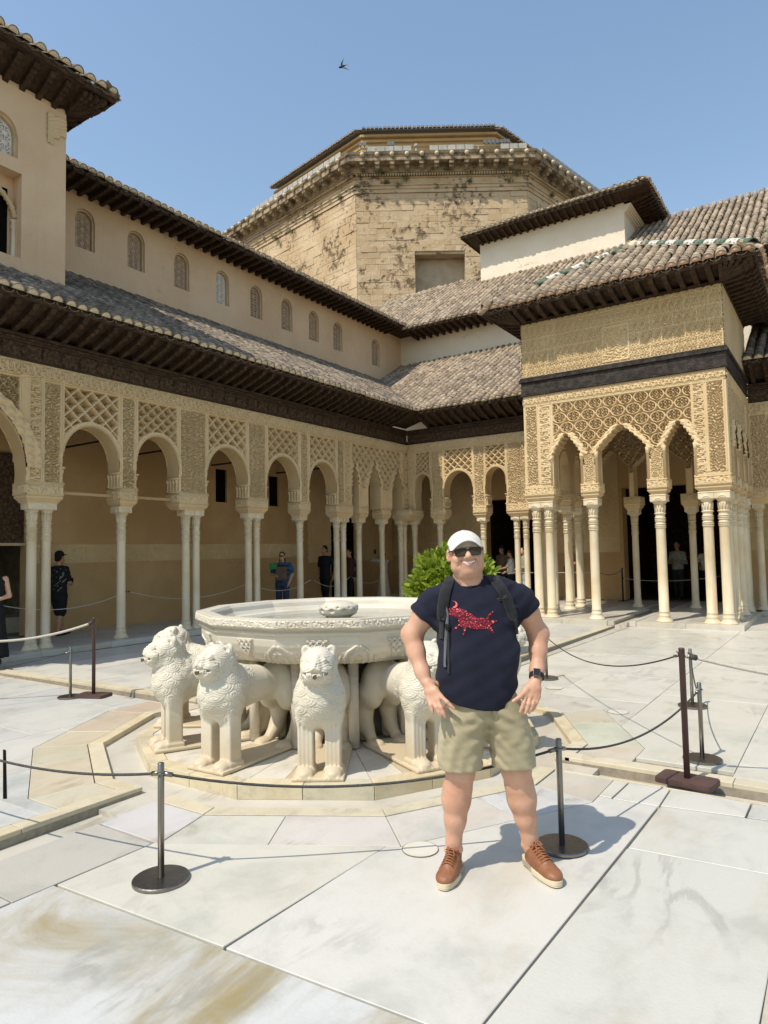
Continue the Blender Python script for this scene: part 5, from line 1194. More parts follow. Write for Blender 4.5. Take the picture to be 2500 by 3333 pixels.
# plinth of separate stones with a beige rim
ZP=.105
for k in range(12):
    a0,a1=R(15+30*k),R(45+30*k); pt=lambda r,t:(CX+r*((1-t)*math.cos(a0)+t*math.cos(a1)),CY+r*((1-t)*math.sin(a0)+t*math.sin(a1)))
    for c0,c1 in ((0,.48),(.48,1)):
        slab([pt(1.85,c0),pt(1.85,c1),pt(1.70,c1),pt(1.70,c0)],M['kerb'],tint=random.choice([(1,.97,.9),(.95,.88,.75),(1.02,1.0,.95),(.9,.92,.93)]),g=.002,th=.10,name='plinth_stone',parent=FT,zfun=lambda x,y:ZP)
    for c0,c1,tn in ((0,.30,(1.2,1.2,1.22)),(.30,.70,(.98,.88,.70)),(.70,1.0,(1.2,1.2,1.22))):
        slab([pt(1.697,c0),pt(1.697,c1),pt(.5,c1),pt(.5,c0)],M['ring'],tint=tn,g=.002,th=.1,name='plinth_slab',parent=FT,zfun=lambda x,y:ZP-.004)
for o in [x for x in COL.objects if x.name.startswith('plinth_')]: o.matrix_parent_inverse=world(FT).inverted()
# basin facets with carved relief
prof=[(1.295,1.192),(1.321,1.190),(1.322,1.115),(1.315,1.108),(1.285,1.10),(1.275,1.088),(1.29,1.078),(1.295,1.062),(1.275,1.052),(1.27,1.04),(1.272,1.02),(1.262,.97),(1.235,.91),(1.19,.86),(1.135,.825),(1.12,.818),(1.11,.80),(.4,.79)]
pr_=np.array(prof); dl_=np.concatenate([[0],np.cumsum(np.hypot(*np.diff(pr_,axis=0).T))])
tt=np.concatenate([np.linspace(0,dl_[2],16,endpoint=False),np.linspace(dl_[2],dl_[9],16,endpoint=False),np.linspace(dl_[9],dl_[15],46,endpoint=False),np.linspace(dl_[15],dl_[-1],4)])
RR=np.interp(tt,dl_,pr_[:,0]); ZZ_=np.interp(tt,dl_,pr_[:,1]); tn=np.stack([np.gradient(RR,tt),np.gradient(ZZ_,tt)],1); tn/=np.linalg.norm(tn,axis=1,keepdims=True); nrm=np.stack([-tn[:,1],tn[:,0]],1)
if nrm[5,0]<0: nrm=-nrm
def knot(x,y):
    d=segd(x%.05,y%.05,[(0,0,.05,.05),(.05,0,0,.05),(.025,0,.025,.018),(0,.025,.018,.025)]); return 1-sst(d,.004,.009)
def basin_relief(s,half,r,z):
    h=np.zeros_like(s)
    band=(z>1.118)&(z<1.178); h=np.where(band,.010*letters(s+.3,z,1.12,1.176),h)
    low=(z<1.025)&(z>.83); x=np.abs(s); q=(1.02-z)/.17
    tri=low&(x<.085*(1.05-q))&(q<.95); h=np.where(tri,.016*knot(s+2,z+2)+.003,h)
    xe=half-x; fl=low&(xe<.16*np.clip(1.15-.9*(1-q),.0,1)**1.0*np.clip(q*1.6,0.1,1)); ang=np.arctan2(xe,.9-z); 
    w=.5+.5*np.cos(np.hypot(xe,(z-.86))*120)+.25*np.cos(ang*9); h=np.where(fl,np.maximum(.014*sst(w,.25,.6),.003),h)
    base=low&(z<.862); h=np.where(base&~fl,.007*np.abs(np.sin(np.abs(s)*55))*(x>.06),h)
    return h
Vs=[];Qs=[];nb=0; NSg=81
for k in range(12):
    am=R(30*k+30); t=np.linspace(-1,1,NSg); ca=math.cos(R(15)); sa=math.sin(R(15))
    rr=RR[:,None]; s=t[None,:]*rr*sa; z=np.repeat(ZZ_[:,None],NSg,1); h=basin_relief(s,np.repeat(rr*sa,NSg,1),rr,z)*(1-np.abs(t[None,:])**30)
    rad=rr*ca+h*nrm[:,:1]; z=z+h*nrm[:,1:]
    X=rad*math.cos(am)-s*math.sin(am); Y=rad*math.sin(am)+s*math.cos(am); Vs.append(np.stack([X,Y,z],-1).reshape(-1,3)); I=np.arange(len(tt)*NSg).reshape(len(tt),NSg)+nb
    Qs.append(np.stack([I[:-1,:-1],I[1:,:-1],I[1:,1:],I[:-1,1:]],-1).reshape(-1,4)); nb+=len(tt)*NSg
bo=nobj('basin',np.concatenate(Vs)+np.array([CX,CY,0]),np.concatenate(Qs)[:,::-1],BM,FT,True)
m=bo.modifiers.new('split','EDGE_SPLIT'); m.split_angle=R(25)
b=MB(); pin=[(1.30,1.191),(1.20,1.186),(1.175,1.16),(1.16,1.12),(1.12,1.085),(.95,1.06),(.2,1.05),(.001,1.05)]
V=[(CX+r*math.cos(R(15+30*k)),CY+r*math.sin(R(15+30*k)),z) for r,z in pin for k in range(12)]
b.add(V,[(i*12+k,i*12+(k+1)%12,(i+1)*12+(k+1)%12,(i+1)*12+k) for i in range(len(pin)-1) for k in range(12)]); b.build('basin_inside',BM,FT)
b=MB(); b.add([(CX+1.075*math.cos(R(15+30*k)),CY+1.075*math.sin(R(15+30*k)),1.078) for k in range(12)],[tuple(range(12))])
g=NT('still_water'); g.fin((.55,.6,.55),.06,.5,None,0.0,**{'Transmission Weight':.85,'IOR':1.33}); b.build('water',g.m,FT)
# drum under the basin and little support posts
b=MB(); b.lathe([(.66,.10),(.64,.2),(.60,.6),(.62,.79)],24,(CX,CY,0)); dm=b.build('support_drum',M['darkstone'],FT,True)
for k in range(12):
    a=R(15+30*k); b=MB(); b.tube([(CX+.92*math.cos(a),CY+.92*math.sin(a),.11),(CX+.92*math.cos(a),CY+.92*math.sin(a),.80)],.045,8); b.build('support_post',M['basin'],FT,True)
# pierced spout at the centre
f=Field((-.24,-.24,1.03),(.24,.24,1.29),.0055); f.loft([1.04,1.09,1.12,1.17,1.20,1.206],[0]*6,[0]*6,[.10,.12,.175,.195,.185,.17],[.10,.12,.175,.195,.185,.17],.0); f.ell((0,0,1.20),(.15,.15,.045),.004)
for k in range(10):
    a=2*math.pi*k/10; c=(.20*math.cos(a),.20*math.sin(a),1.155); f.ell(c,(.03,.03,.022) ,.004,'s'); a+=math.pi/10; f.ell((.19*math.cos(a),.19*math.sin(a),1.188),(.016,.016,.012),.002,'s')
o=sdf_obj('spout_head',f,BM,FT,2); o.matrix_parent_inverse=Matrix.Identity(4); o.location=(0,0,0); o.parent=FT
# ------------------------------------------------------------------ the lions
f=Field((-.24,-.36,-.01),(.24,1.0,1.0),.0062)
for sx in (-1,1):
    # front legs, slightly fluted, with paws
    f.rbox((sx*.098,.03,.22),(.058,.062,.235),.014,.012); f.cone((sx*.098,.02,.40),(sx*.09,.04,.55),.066,.085,.04)
    f.ell((sx*.10,-.055,.035),(.066,.085,.046),.02); f.rbox((sx*.10,.03,.03),(.07,.075,.03),.012,.015)
    for q in (-.042,-.014,.014,.042): f.cone((sx*.10+q,-.085,.035),(sx*.10+q,-.128,.016),.021,.016,.006)
    for q in (-.03,0,.03): f.cone((sx*.098+q,-.038,.08),(sx*.098+q,-.038,.38),.008,.008,.006,'s')
    # hind legs
    f.ell((sx*.10,.72,.46),(.085,.15,.17),.05); f.chain([(sx*.112,.76,.42),(sx*.115,.84,.26),(sx*.115,.80,.12),(sx*.115,.70,.035)],[.098,.074,.058,.045],.03)
    f.ell((sx*.115,.63,.03),(.062,.085,.036),.02)
    f.cone((sx*.115,.86,.05),(sx*.115,.84,.30),.05,.06,.03)
    for q in (-.036,-.012,.012,.036): f.cone((sx*.115+q,.60,.03),(sx*.115+q,.55,.014),.018,.014,.006)
f.ell((0,.05,.53),(.172,.165,.205),.05); f.cone((0,.04,.55),(0,.02,.78),.165,.126,.06); f.cone((0,.12,.52),(0,.62,.55),.130,.125,.06,sq=1.0)
f.ell((0,.72,.55),(.148,.185,.165),.05); f.cone((0,.14,.60),(0,.40,.585),.15,.12,.05)
f.rbox((0,.30,.012),(.185,.44,.014),.006,.004)
# head
f.ell((0,-.015,.80),(.122,.125,.118),.03); f.ell((0,-.085,.765),(.112,.098,.092),.03); f.rbox((0,-.105,.745),(.092,.075,.062),.05,.03)
f.cone((0,-.12,.85),(0,-.168,.80),.026,.034,.02); f.ell((0,-.180,.79),(.038,.022,.02),.008)
for sx in (-1,1):
    f.ell((sx*.024,-.190,.783),(.015,.013,.013),.006); f.ell((sx*.05,-.125,.838),(.03,.022,.017),.012); f.ell((sx*.05,-.140,.825),(.019,.012,.014),.004)
    f.ell((sx*.092,.03,.885),(.036,.026,.042),.015); f.ell((sx*.092,.002,.889),(.022,.016,.028),.005,'s')
    f.cone((sx*.03,-.155,.872),(sx*.008,-.20,.80),.005,.005,.004,'s')
    for q in range(5):  # whisker folds sweeping round the jaw
        r=.030+.017*q; pts=[(sx*(.055+r*math.cos(a)*.9),-.165+.05*abs(math.cos(a))+.012*q,.748+r*math.sin(a)*1.05) for a in np.linspace(-1.2,1.5,6)]; f.chain(pts,[.0048]*6,.004,'s')
    f.chain([(sx*.085,-.10,.69),(sx*.108,-.02,.72),(sx*.116,.03,.80),(sx*.10,.03,.88)],[.016]*4,.01)
f.chain([(-.075,-.155,.752),(-.04,-.19,.742),(0,-.196,.745),(.04,-.19,.742),(.075,-.155,.752)],[.013,.016,.017,.016,.013],.005,'s')
for i in range(-4,5): x=i*.0145; f.rbox((x,-.186+.9*x*x*4,.745),(.0058,.012,.012),.003,.002)
f.chain([(0,.83,.62),(.05,.90,.55),(.12,.90,.48),(.15,.82,.46),(.14,.72,.50)],[.026]*5,.012); f.ell((.145,.69,.515),(.03,.05,.035),.015)
def mane(V,N):
    x,y,z=V.T; w=sst(z,.36,.42)*(1-sst(y,.22,.34))*(1-sst(z,.84,.93))*sst(y+.9*(z-.60)+.16,-.02,.05)
    w=np.maximum(w,sst(z,.36,.42)*(1-sst(z,.66,.70))*(1-sst(y,.22,.34)))
    a=np.arctan2(x,-(y-.12))*.17; rh=.062; row=np.floor((z+.02*np.sin(a*30))/rh); cx=.105; sx=(a/cx+.5*(row%2)); px=(sx-np.floor(sx)-.5)*cx; pz=((z/rh)-row)*rh
    q=np.hypot(px*.9,pz-rh*1.05); h=.5+.5*np.cos(q*2*np.pi/.0150)+.35*(q<.05); h=h*.6+.4*(1-np.abs(px)/(cx*.5))
    fur=.5+.5*np.sin(a*260+4*np.sin(z*40)); sel=(np.sin(row*3.1)>.85); h=np.where(sel,fur,h)
    return V+N*((h-.35)*.0085*w)[:,None]
V,Q=f.nets(); V=relax(V,Q,2); V=mane(V,vnormals(V,Q)); LIONM=npmesh('lion_body',V,Q,M['lion'],True)
b=MB(); b.tube([(0,-.15,.742),(0,-.215,.734)],.012,8); b.tube([(0,-.212,.735),(0,-.218,.734)],.016,8); SPM=b.mesh('spout',M['brass'])
lab={ -120:'white marble lion second from the left, turned three quarters with bared teeth',-90:'white marble lion facing the camera under the middle of the basin',-150:'white marble lion farthest left in front, seen in profile',-60:'white marble lion behind the standing man, its mane beside his forearm',-30:'white marble lion hidden behind the standing man at the right of the basin',
 180:'far left lion standing just behind the profile lion',150:'lion on the far side of the basin at the left',120:'lion on the far side of the basin, second from the left',90:'lion on the far side of the basin, in the middle',60:'lion on the far side of the basin, second from the right',30:'lion on the far side at the right',0:'lion at the right end of the basin beyond the man'}
for k,(ang,lb) in enumerate(lab.items()):
    a=R(ang+2.5); t=thing('lion_statue',lb,'statue',(CX+1.585*math.cos(a),CY+1.585*math.sin(a),ZP+.001),a+math.pi/2,'lions carrying the fountain basin')
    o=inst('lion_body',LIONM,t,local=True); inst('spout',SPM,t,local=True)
# ------------------------------------------------------------------ rope stands
def base_disc(b,r,h=.02): b.lathe([(.001,0),(r-.004,0),(r,.004),(r,h-.004),(r-.006,h),(.001,h+.002)],36)
def steel_stand(label,x,y,h=.59,r=.0165,br=.142,group='short steel rope posts'):
    z=zf(x,y); t=thing('rope_post',label,'rope post',(x,y,z),random.random()*6,group)
    b=MB(); base_disc(b,br,.02); b.build('base_plate',M['steel'],t,False,True)
    b=MB(); b.lathe([(r,.02),(r,h-.003),(r-.003,h),(.001,h)],16); b.build('pole',M['steel'],t,True,True)
    b=MB(); b.lathe([(r,h-.058),(r+.010,h-.056),(r+.010,h-.05),(r,h-.048)],16)
    for s in (0,math.pi):
        pts=[((r+.012+.012*math.cos(a))*math.cos(s),(r+.012+.012*math.cos(a))*math.sin(s),h-.053+.012*math.sin(a)) for a in np.linspace(-2.6,2.2,9)]; b.tube(pts,.0026,5)
    b.build('hook_collar',M['steel'],t,False,True); return Vector((x,y,z+h-.053))
def iron_stand(label,x,y,h=.935,r=.021,rz=0.0,bx=.19,by=.115,group='tall brown rope posts'):
    z=zf(x,y); t=thing('tall_rope_post',label,'rope post',(x,y,z),rz,group)
    f=MB(); P=[]; 
    for cx,cy,a0 in ((bx-.03,by-.03,0),(-bx+.03,by-.03,90),(-bx+.03,-by+.03,180),(bx-.03,-by+.03,270)):
        for q in range(5): a=R(a0+q*22.5); P.append((cx+.03*math.cos(a),cy+.03*math.sin(a)))
    f.prism(P,0,.028); f.prism([(p[0]*.985,p[1]*.975) for p in P],.028,.036); f.build('base_plate',M['rust'],t,False,True)
    b=MB(); b.lathe([(r,.03),(r,h-.012),(r+.002,h-.01),(r*.8,h-.002),(.001,h)],16); b.build('pole',M['rust'],t,True,True)
    for s in (-1,1):
        b=MB(); b.tube([(s*(r+.018+.017*math.cos(a)),0,h-.05+.02*math.sin(a)) for a in np.linspace(3.3*(s>0)-.2*(s<0),(3.3+4.4) if s>0 else -.2-4.4,11)],.0042,6); b.build('hook',M['rust'],t,True,True)
    return Vector((x,y,z+h-.055))
def rope(label,p,q,sag,mat,r=.006,kind='rope barrier cord',n=26,ends=True,group=None,lay=False):
    p=Vector(p);q=Vector(q); pts=[]
    for i in range(n+1):
        t=i/n; v=p.lerp(q,t); v.z-=sag*4*t*(1-t); pts.append(v)
    mid=p.lerp(q,.5); t=thing('barrier_rope',label,'rope',tuple(mid),0,group)
    b=MB(); b.tube([tuple(v) for v in pts],r,8); b.build('cord',mat,t,True)
    if ends:
        for a,c in ((pts[0],pts[2]),(pts[-1],pts[-3])):
            d=(c-a).normalized(); b=MB(); b.tube([tuple(a+d*.012),tuple(a+d*.06)],r*1.7,8); b.tube([tuple(a+d*.012+Vector((.009*math.cos(g),0,.009*math.sin(g)))) for g in np.linspace(0,5.5,8)],.0022,5); b.build('clip',M['steel'] if mat is not M['rope_w'] else M['rope_d'],t,True)
    return t
sA=steel_stand('short steel rope post in the left foreground, nearest the camera',-2.975,2.31)
sB=steel_stand('short steel rope post just behind the standing man on the right',-1.385,3.745)
sD=steel_stand('short steel rope post directly behind the tall brown post on the right',-1.0,5.79)
sE=steel_stand('farther short steel rope post beyond the tall brown post on the right',-1.395,7.67)
sF=steel_stand('short steel rope post far behind, at the elbow of the standing man',-3.24,8.42)
sH=steel_stand('short steel rope post at the left beside the channel kerb',-7.72,4.70)
sK=steel_stand('steel rope post just outside the left edge of the picture',-5.9,1.3)
sC=iron_stand('tall brown iron post standing on the right foreground slabs',-1.0,5.19,rz=R(-8))
sG=iron_stand('tall brown iron post at the left by the channel kerb',-7.50,4.86,rz=R(20),group='tall brown rope posts')
gp='dark cords between the posts'
rope('dark cord sagging in front of the fountain from the near foreground post',sA,sB,.13,M['rope_d'],.0075)
rope('dark cord running left from the near foreground post',sA,Vector((-5.05,2.0,.62)),.10,M['rope_d'],.0075)
rope('dark cord sagging from the post behind the man to the tall brown post',sB,sD,.14,M['rope_d'],.007)
rope('dark cord hanging between the two far steel posts on the right',sD,sE,.12,M['rope_d'],.006)
rope('thin dark cord crossing the far court behind the man',sF,sC+Vector((-.02,0,.0)),.20,M['rope_d'],.006)
rope('grey twisted rope leaving the tall brown post at the right edge',sC+Vector((.04,0,0)),Vector((1.3,6.5,.78)),.15,M['rope_w'],.012)
rope('thick pale rope hanging from the tall brown post at the left',sG,Vector((-9.2,3.2,1.05)),.24,M['rope_w'],.014)
rope('thin dark cord at the left from the short steel post',sH,Vector((-8.6,2.6,.45)),.08,M['rope_d'],.006)
rope('thin dark cord crossing behind the lions at the far left',Vector((-8.9,8.3,.63)),Vector((-4.9,9.6,.63)),.12,M['rope_d'],.006)
# ------------------------------------------------------------------ clipped citrus bush
TR=thing('citrus_bush','round clipped bright green citrus bush behind the head of the standing man','bush',(-5.27,9.75,.0))
tc=np.array([-5.27,9.75,1.04]); rr=.66; Vl=[];Ql=[]; N_=5200
d=RNG.normal(size=(N_,3)); d/=np.linalg.norm(d,axis=1,keepdims=True)
rad=rr*(.76+.30*RNG.random(N_)**.9)*(1+.09*np.sin(d[:,0]*7+1)*np.cos(d[:,2]*6)+.05*np.sin(d[:,1]*13)); P=tc+d*rad[:,None]*np.array([1,1,.98])
out=d+RNG.normal(size=(N_,3))*.55+np.array([0,0,.25]); out/=np.linalg.norm(out,axis=1,keepdims=True); sd_=np.cross(out,RNG.normal(size=(N_,3))); sd_/=np.linalg.norm(sd_,axis=1,keepdims=True); nn_=np.cross(sd_,out)
L=RNG.uniform(.085,.15,N_)[:,None]; Wl=L*.24
for k,(a,w,c) in enumerate(((0,0,0),(.35,1,.10),(.35,-1,.10),(.7,.8,.05),(.7,-.8,.05),(1,0,-.12))): Vl.append(P+out*L*a+sd_*Wl*w+nn_*L*c)
Vl=np.stack(Vl,1).reshape(-1,3); b0=np.arange(N_)[:,None]*6
Ql=np.concatenate([b0+np.array([0,1,3,5]),b0+np.array([0,5,4,2])],1).reshape(-1,4)
o=nobj('foliage',Vl,Ql,M['leaf'],TR,False); tag(o,kind='stuff')
b=MB(); b.tube([(-5.27,9.75,-.02),(-5.26,9.76,.25),(-5.28,9.75,.6),(-5.27,9.75,1.1)],[.06,.05,.045,.03],10)
for k in range(9):
    a=k*2.4; b.tube([(-5.27,9.75,.55+.05*k),(-5.27+.35*math.cos(a),9.75+.35*math.sin(a),.75+.09*k)],[.02,.008],6)
b.build('trunk',M['bark'],TR,True)
# ------------------------------------------------------------------ weeds rooted on the tower cornice
def weed(label,o,n,r):
    t=thing('wall_plant',label,'plant',tuple(o),0,'weeds growing on the tower cornice'); d=RNG.normal(size=(n,3)); d/=np.linalg.norm(d,axis=1,keepdims=True); P=d*(r*RNG.random(n)**.5)[:,None]*np.array([1.2,1.2,.8]); a=RNG.normal(size=(n,3)); a/=np.linalg.norm(a,axis=1,keepdims=True); b=np.cross(a,d); L=RNG.uniform(.07,.14,n)[:,None]
    V=np.stack([P,P+a*L*.5+b*L*.2,P+a*L,P+a*L*.5-b*L*.2],1).reshape(-1,3); Q=np.arange(n)[:,None]*4+np.arange(4)
    tag(nobj('leaves',V,Q,M['weed'],t,False,True),kind='stuff'); b=MB(); b.tube([(0,0,-r*.6),(0,0,r*.3)],.015,5); b.build('stem',M['bark'],t,False,True)
M['weed']=simple('dry_weed',(.10,.11,.04),(.17,.13,.06),6,.8,isl=.3)
WL=['leftmost dry weed tuft on the front face of the tower, up under the brackets','hanging dry weed tuft on the left part of the tower front, below the dentils','lowest dry weed tuft on the left part of the tower front face','dry weed tuft on the tower frieze, just right of two lower ones','dry weed tuft high under the brackets in the middle of the tower front','dry weed tuft right of the middle on the tower front, on the frieze','low dry weed tuft near the right corner of the tower front','dry weed tuft under the brackets near the right corner of the tower front',
 'dry weed tuft on the left tower face nearest the corner','second dry weed tuft from the corner on the left tower face','third dry weed tuft from the corner on the left tower face','dry weed tuft farthest left on the left tower face','dry weed tuft on the narrow right face of the tower']
for i,(s_,zz,d_,out) in enumerate(((1.6,.85,0,.30),(1.9,.35,0,.12),(2.6,.15,0,.10),(3.1,.55,0,.20),(5.6,1.0,0,.4),(7.0,.30,0,.12),(9.4,.25,0,.12),(9.9,.75,0,.25),(1.2,-.1,1,.1),(3.9,-.35,1,.1),(6.2,-.5,1,.1),(8.0,-.3,1,.12),(2.4,.2,2,.2))):
    o_,dd,nn_=((A,e,nr),(A,eL,nL),(B,eR,nR))[d_]; c=o_+dd*s_+nn_*(out+.1)
    weed(WL[i],np.append(c,ZC+zz),160,.18+.12*random.random())
# ------------------------------------------------------------------ a swift in the sky
SW=thing('bird','small dark swift gliding high in the blue sky','bird',tuple(np.array([0,0,H])+55*(FW+RT*((1112-1250)/2222.33)-UP*((217-1666.5)/2222.33))),0)
f=MB(); f.tube([(-.11,0,0),(-.07,0,0),(0,0,0),(.09,0,0),(.16,0,.0)],[.008,.035,.045,.03,.004],8); f.build('body',M['blackmetal'],SW,True,True)
for s in (-1,1):
    f=MB(); f.add([(-.05,0,.01),(.03,0,.01),(.10,s*.14,.04),(.21,s*.29,.03),(.05,s*.14,.045),(-.05,0,-.008),(.03,0,-.008),(.10,s*.14,.03),(.05,s*.14,.03)],[(0,1,2,4),(4,2,3),(5,8,7,6),(8,3,7)]); f.build('wing',M['blackmetal'],SW,False,True)
    f=MB(); f.add([(.14,0,0),(.25,s*.05,0),(.18,s*.005,.0),(.14,0,-.008),(.25,s*.05,-.005)],[(0,2,1),(3,4,2)]); f.build('tail',M['blackmetal'],SW,False,True)
SW.rotation_euler=(R(80),R(-20),R(35)); SW.scale=(2.3,2.3,2.3)
# ------------------------------------------------------------------ the man in the foreground
def m_skin(name,a,b,rough=.48):
    g=NT(name); co=g.coord(); n1=g.ramp(g.noise(co,9,5,.6),.35,.7); n2=g.ramp(g.noise(co,150,3,.6),.5,.8)
    c=g.mix(n1,a,b); c=g.mix(g.math('MULTIPLY',n2,.22),c,(a[0]*.66,a[1]*.5,a[2]*.42))
    return g.fin(c,rough,.35,g.bump(g.noise(co,230,3),.0006),0.0,**{'Subsurface Weight':.12,'Subsurface Radius':(.010,.004,.002),'Subsurface Scale':.6})
M['skin']=m_skin('tan_skin',(.585,.345,.235),(.51,.265,.17))  # reddish tan skin tone of the man
def m_cloth(name,col,col2,scale=5,weave=420,bump=.0010,rough=.85,sheen=.2):
    g=NT(name); co=g.coord(); c=g.mix(g.ramp(g.noise(co,scale,5,.6),.35,.7),col,col2); w=g.n('ShaderNodeTexWave'); g.l(co,w.inputs[0]); w.inputs['Scale'].default_value=weave; w.inputs['Distortion'].default_value=2
    h=g.math('ADD',g.math('MULTIPLY',w.outputs[0],.4),g.noise(co,90,4)); return g.fin(c,rough,.2,g.bump(h,bump),0.0,**{'Sheen Weight':sheen*.5})
M['navy']=m_cloth('navy_cotton',(.011,.0125,.026),(.016,.018,.035),sheen=.05); M['khaki']=m_cloth('khaki_cotton',(.40,.345,.215),(.45,.39,.25),4)
M['capw']=m_cloth('white_cap_cloth',(.74,.71,.64),(.68,.65,.58),6); M['strap']=m_cloth('black_webbing',(.012,.013,.015),(.02,.022,.025),12,300,.0015,.7)
M['strapg']=m_cloth('grey_webbing',(.10,.105,.115),(.14,.145,.155),12,300,.0015,.7)
M['leather']=simple('tan_leather',(.20,.078,.036),(.27,.112,.052),14,.5,.45,.0025,70); M['lace']=simple('tan_lace',(.30,.12,.055),(.24,.09,.04),60,.8)
M['sole']=simple('cream_rubber',(.62,.53,.37),(.54,.45,.30),8,.6,.35,.001,90); M['lens']=simple('dark_lens',(.012,.009,.008),rough=.08,spec=.6); M['frame']=simple('black_plastic',(.01,.01,.011),rough=.28,spec=.5)
M['teeth']=simple('teeth',(.74,.70,.62),rough=.3,spec=.5); M['mouth']=simple('mouth_dark',(.10,.02,.018),rough=.5); M['hairg']=simple('short_hair',(.22,.15,.09),(.32,.23,.15),90,.8); M['gold']=simple('gold',(.75,.48,.22),rough=.25,metal=1.0); M['lip']=simple('lip',(.55,.23,.19),(.6,.27,.22),30,.45)
M['red']=simple('red_print',(.52,.035,.05),rough=.8); M['pink']=simple('pink_print',(.72,.13,.13),rough=.8); M['dred']=simple('dark_red_print',(.10,.008,.02),rough=.85); M['glassb']=simple('watch_glass',(.006,.007,.010),rough=.06,spec=.6)
MAN=thing('person','smiling man in white cap, sunglasses, navy bull t-shirt and khaki shorts, hands on hips','person',(-1.60,3.26,.05),YAW)
f=Field((-.45,-.26,.02),(.42,.24,1.76),.0043)
ro=np.array([[math.cos(R(4.5)),0,-math.sin(R(4.5))],[0,1,0],[math.sin(R(4.5)),0,math.cos(R(4.5))]])  # head roll
hc=np.array([-.073,0,1.60])
def hp(x,y,z):     # head-local point (x right, y depth, z up from the base point) to the man's frame
    x=x*1.06
    a=R(4.5); return (hc[0]+x*math.cos(a)-z*math.sin(a)*.9, y-.018, hc[2]+z+x*math.sin(a))
HR=[[math.cos(R(4.5)),0,-math.sin(R(4.5))],[0,1,0],[math.sin(R(4.5)),0,math.cos(R(4.5))]]
E_=lambda c,r,k=.015,mode='u':f.ell(hp(*c),(r[0]*1.06,r[1],r[2]),k,mode)
E_((0,.03,.055),(.079,.097,.092),.02); E_((0,-.012,.01),(.073,.083,.082),.03); E_((0,-.022,-.038),(.064,.068,.052),.03)
E_((0,-.060,-.062),(.032,.030,.020),.02); E_((0,-.012,-.082),(.060,.058,.028),.03)
for s in (-1,1):
    E_((s*.044,-.058,.008),(.030,.028,.026),.02); E_((s*.056,-.030,-.030),(.026,.036,.034),.02)
    E_((s*.030,-.083,.052),(.024,.010,.008),.012)
    f.ell(hp(s*.086,.022,.030),(.011,.020,.033),.008); f.ell(hp(s*.091,.017,.030),(.006,.010,.018),.006,'s'); E_((s*.083,.012,.005),(.008,.010,.012),.006)
    f.chain([hp(s*.020,-.094,.016),hp(s*.034,-.088,.002),hp(s*.046,-.078,-.016),hp(s*.050,-.072,-.032)],[.0032,.0042,.0042,.003],.006,'s')
    pass
f.cone(hp(0,-.086,.046),hp(0,-.108,.022),.010,.0145,.014); E_((0,-.110,.016),(.0135,.012,.0115),.008)
for s in (-1,1): E_((s*.0145,-.098,.012),(.0095,.011,.0085),.006); E_((s*.007,-.107,.006),(.0035,.005,.003),.002,'s')
0 and f.chain([hp(-.037,-.080,-.010),hp(-.019,-.093,-.020),hp(0,-.096,-.023),hp(.019,-.093,-.020),hp(.037,-.080,-.010)],[.006,.0105,.012,.0105,.006],.003,'s')
f.chain([hp(-.034,-.078,-.019),hp(-.017,-.088,-.031),hp(0,-.091,-.0345),hp(.017,-.088,-.031),hp(.034,-.078,-.019)],[.0035,.0052,.0058,.0052,.0035],.005)
f.cone((-.068,.016,1.565),(-.062,.018,1.46),.064,.074,.035); f.cone((-.062,.018,1.47),(-.045,.02,1.40),.074,.12,.04)
for s,x in ((-1,-.062-.05),(1,-.062+.05)): f.cone((x,-.03,1.53),(-.062+s*.02,-.055,1.445),.012,.010,.02)
# torso core, hidden by the clothes
f.loft([.80,.9,1.0,1.15,1.30,1.38,1.42],[-.01,-.015,-.025,-.028,-.03,-.035,-.045],[0,0,-.01,-.01,0,.01,.015],[.13,.15,.16,.16,.16,.14,.09],[.08,.09,.10,.095,.09,.075,.06],.03)
# arms
f.chain([(-.205,.015,1.39),(-.295,.035,1.312),(-.362,.055,1.21)],[.054,.060,.053],.03); f.ell((-.366,.062,1.207),(.048,.05,.055),.03)
f.chain([(-.362,.052,1.207),(-.346,.022,1.125),(-.318,-.03,1.03),(-.302,-.058,.985)],[.049,.045,.035,.030],.03)
f.chain([(.160,.015,1.39),(.248,.035,1.312),(.305,.055,1.20)],[.054,.058,.051],.03); f.ell((.309,.062,1.197),(.046,.05,.053),.03)
f.chain([(.305,.052,1.197),(.295,.022,1.115),(.275,-.03,1.025),(.263,-.058,.985)],[.048,.043,.034,.030],.03)
# hands: wrist, palm and five fingers each
def hand(w,kn,tips,th,side):
    w=np.array(w); kn=[np.array(k) for k in kn]; 
    for k in kn: f.chain([w+(k-w)*.12,w+(k-w)*.6,k],[.020,.0165,.0135],.012)
    for a,b in zip(kn[:-1],kn[1:]): f.cone(w*.45+a*.55,w*.45+b*.55,.0155,.0155,.012)
    for k,t in zip(kn,tips):
        t=np.array(t); m1=k+(t-k)*.45+np.array([0,-.010,.002]); m2=k+(t-k)*.75+np.array([0,-.006,0]); f.chain([k,m1,m2,t],[.0118,.0102,.0095,.0082],.004); f.ell(m1,(.0112,.0112,.0112),.004)
    f.chain([np.array(q) for q in th],[.019,.015,.0118,.0098,.0088][:len(th)],.008)
hand((-.298,-.066,.985),[(-.292,-.108,.905),(-.272,-.120,.900),(-.250,-.126,.906),(-.230,-.126,.918)],[(-.276,-.142,.843),(-.240,-.150,.832),(-.215,-.153,.824),(-.171,-.156,.867)],[(-.272,-.07,.975),(-.244,-.055,.968),(-.222,-.02,.972),(-.212,.012,.978)],-1)
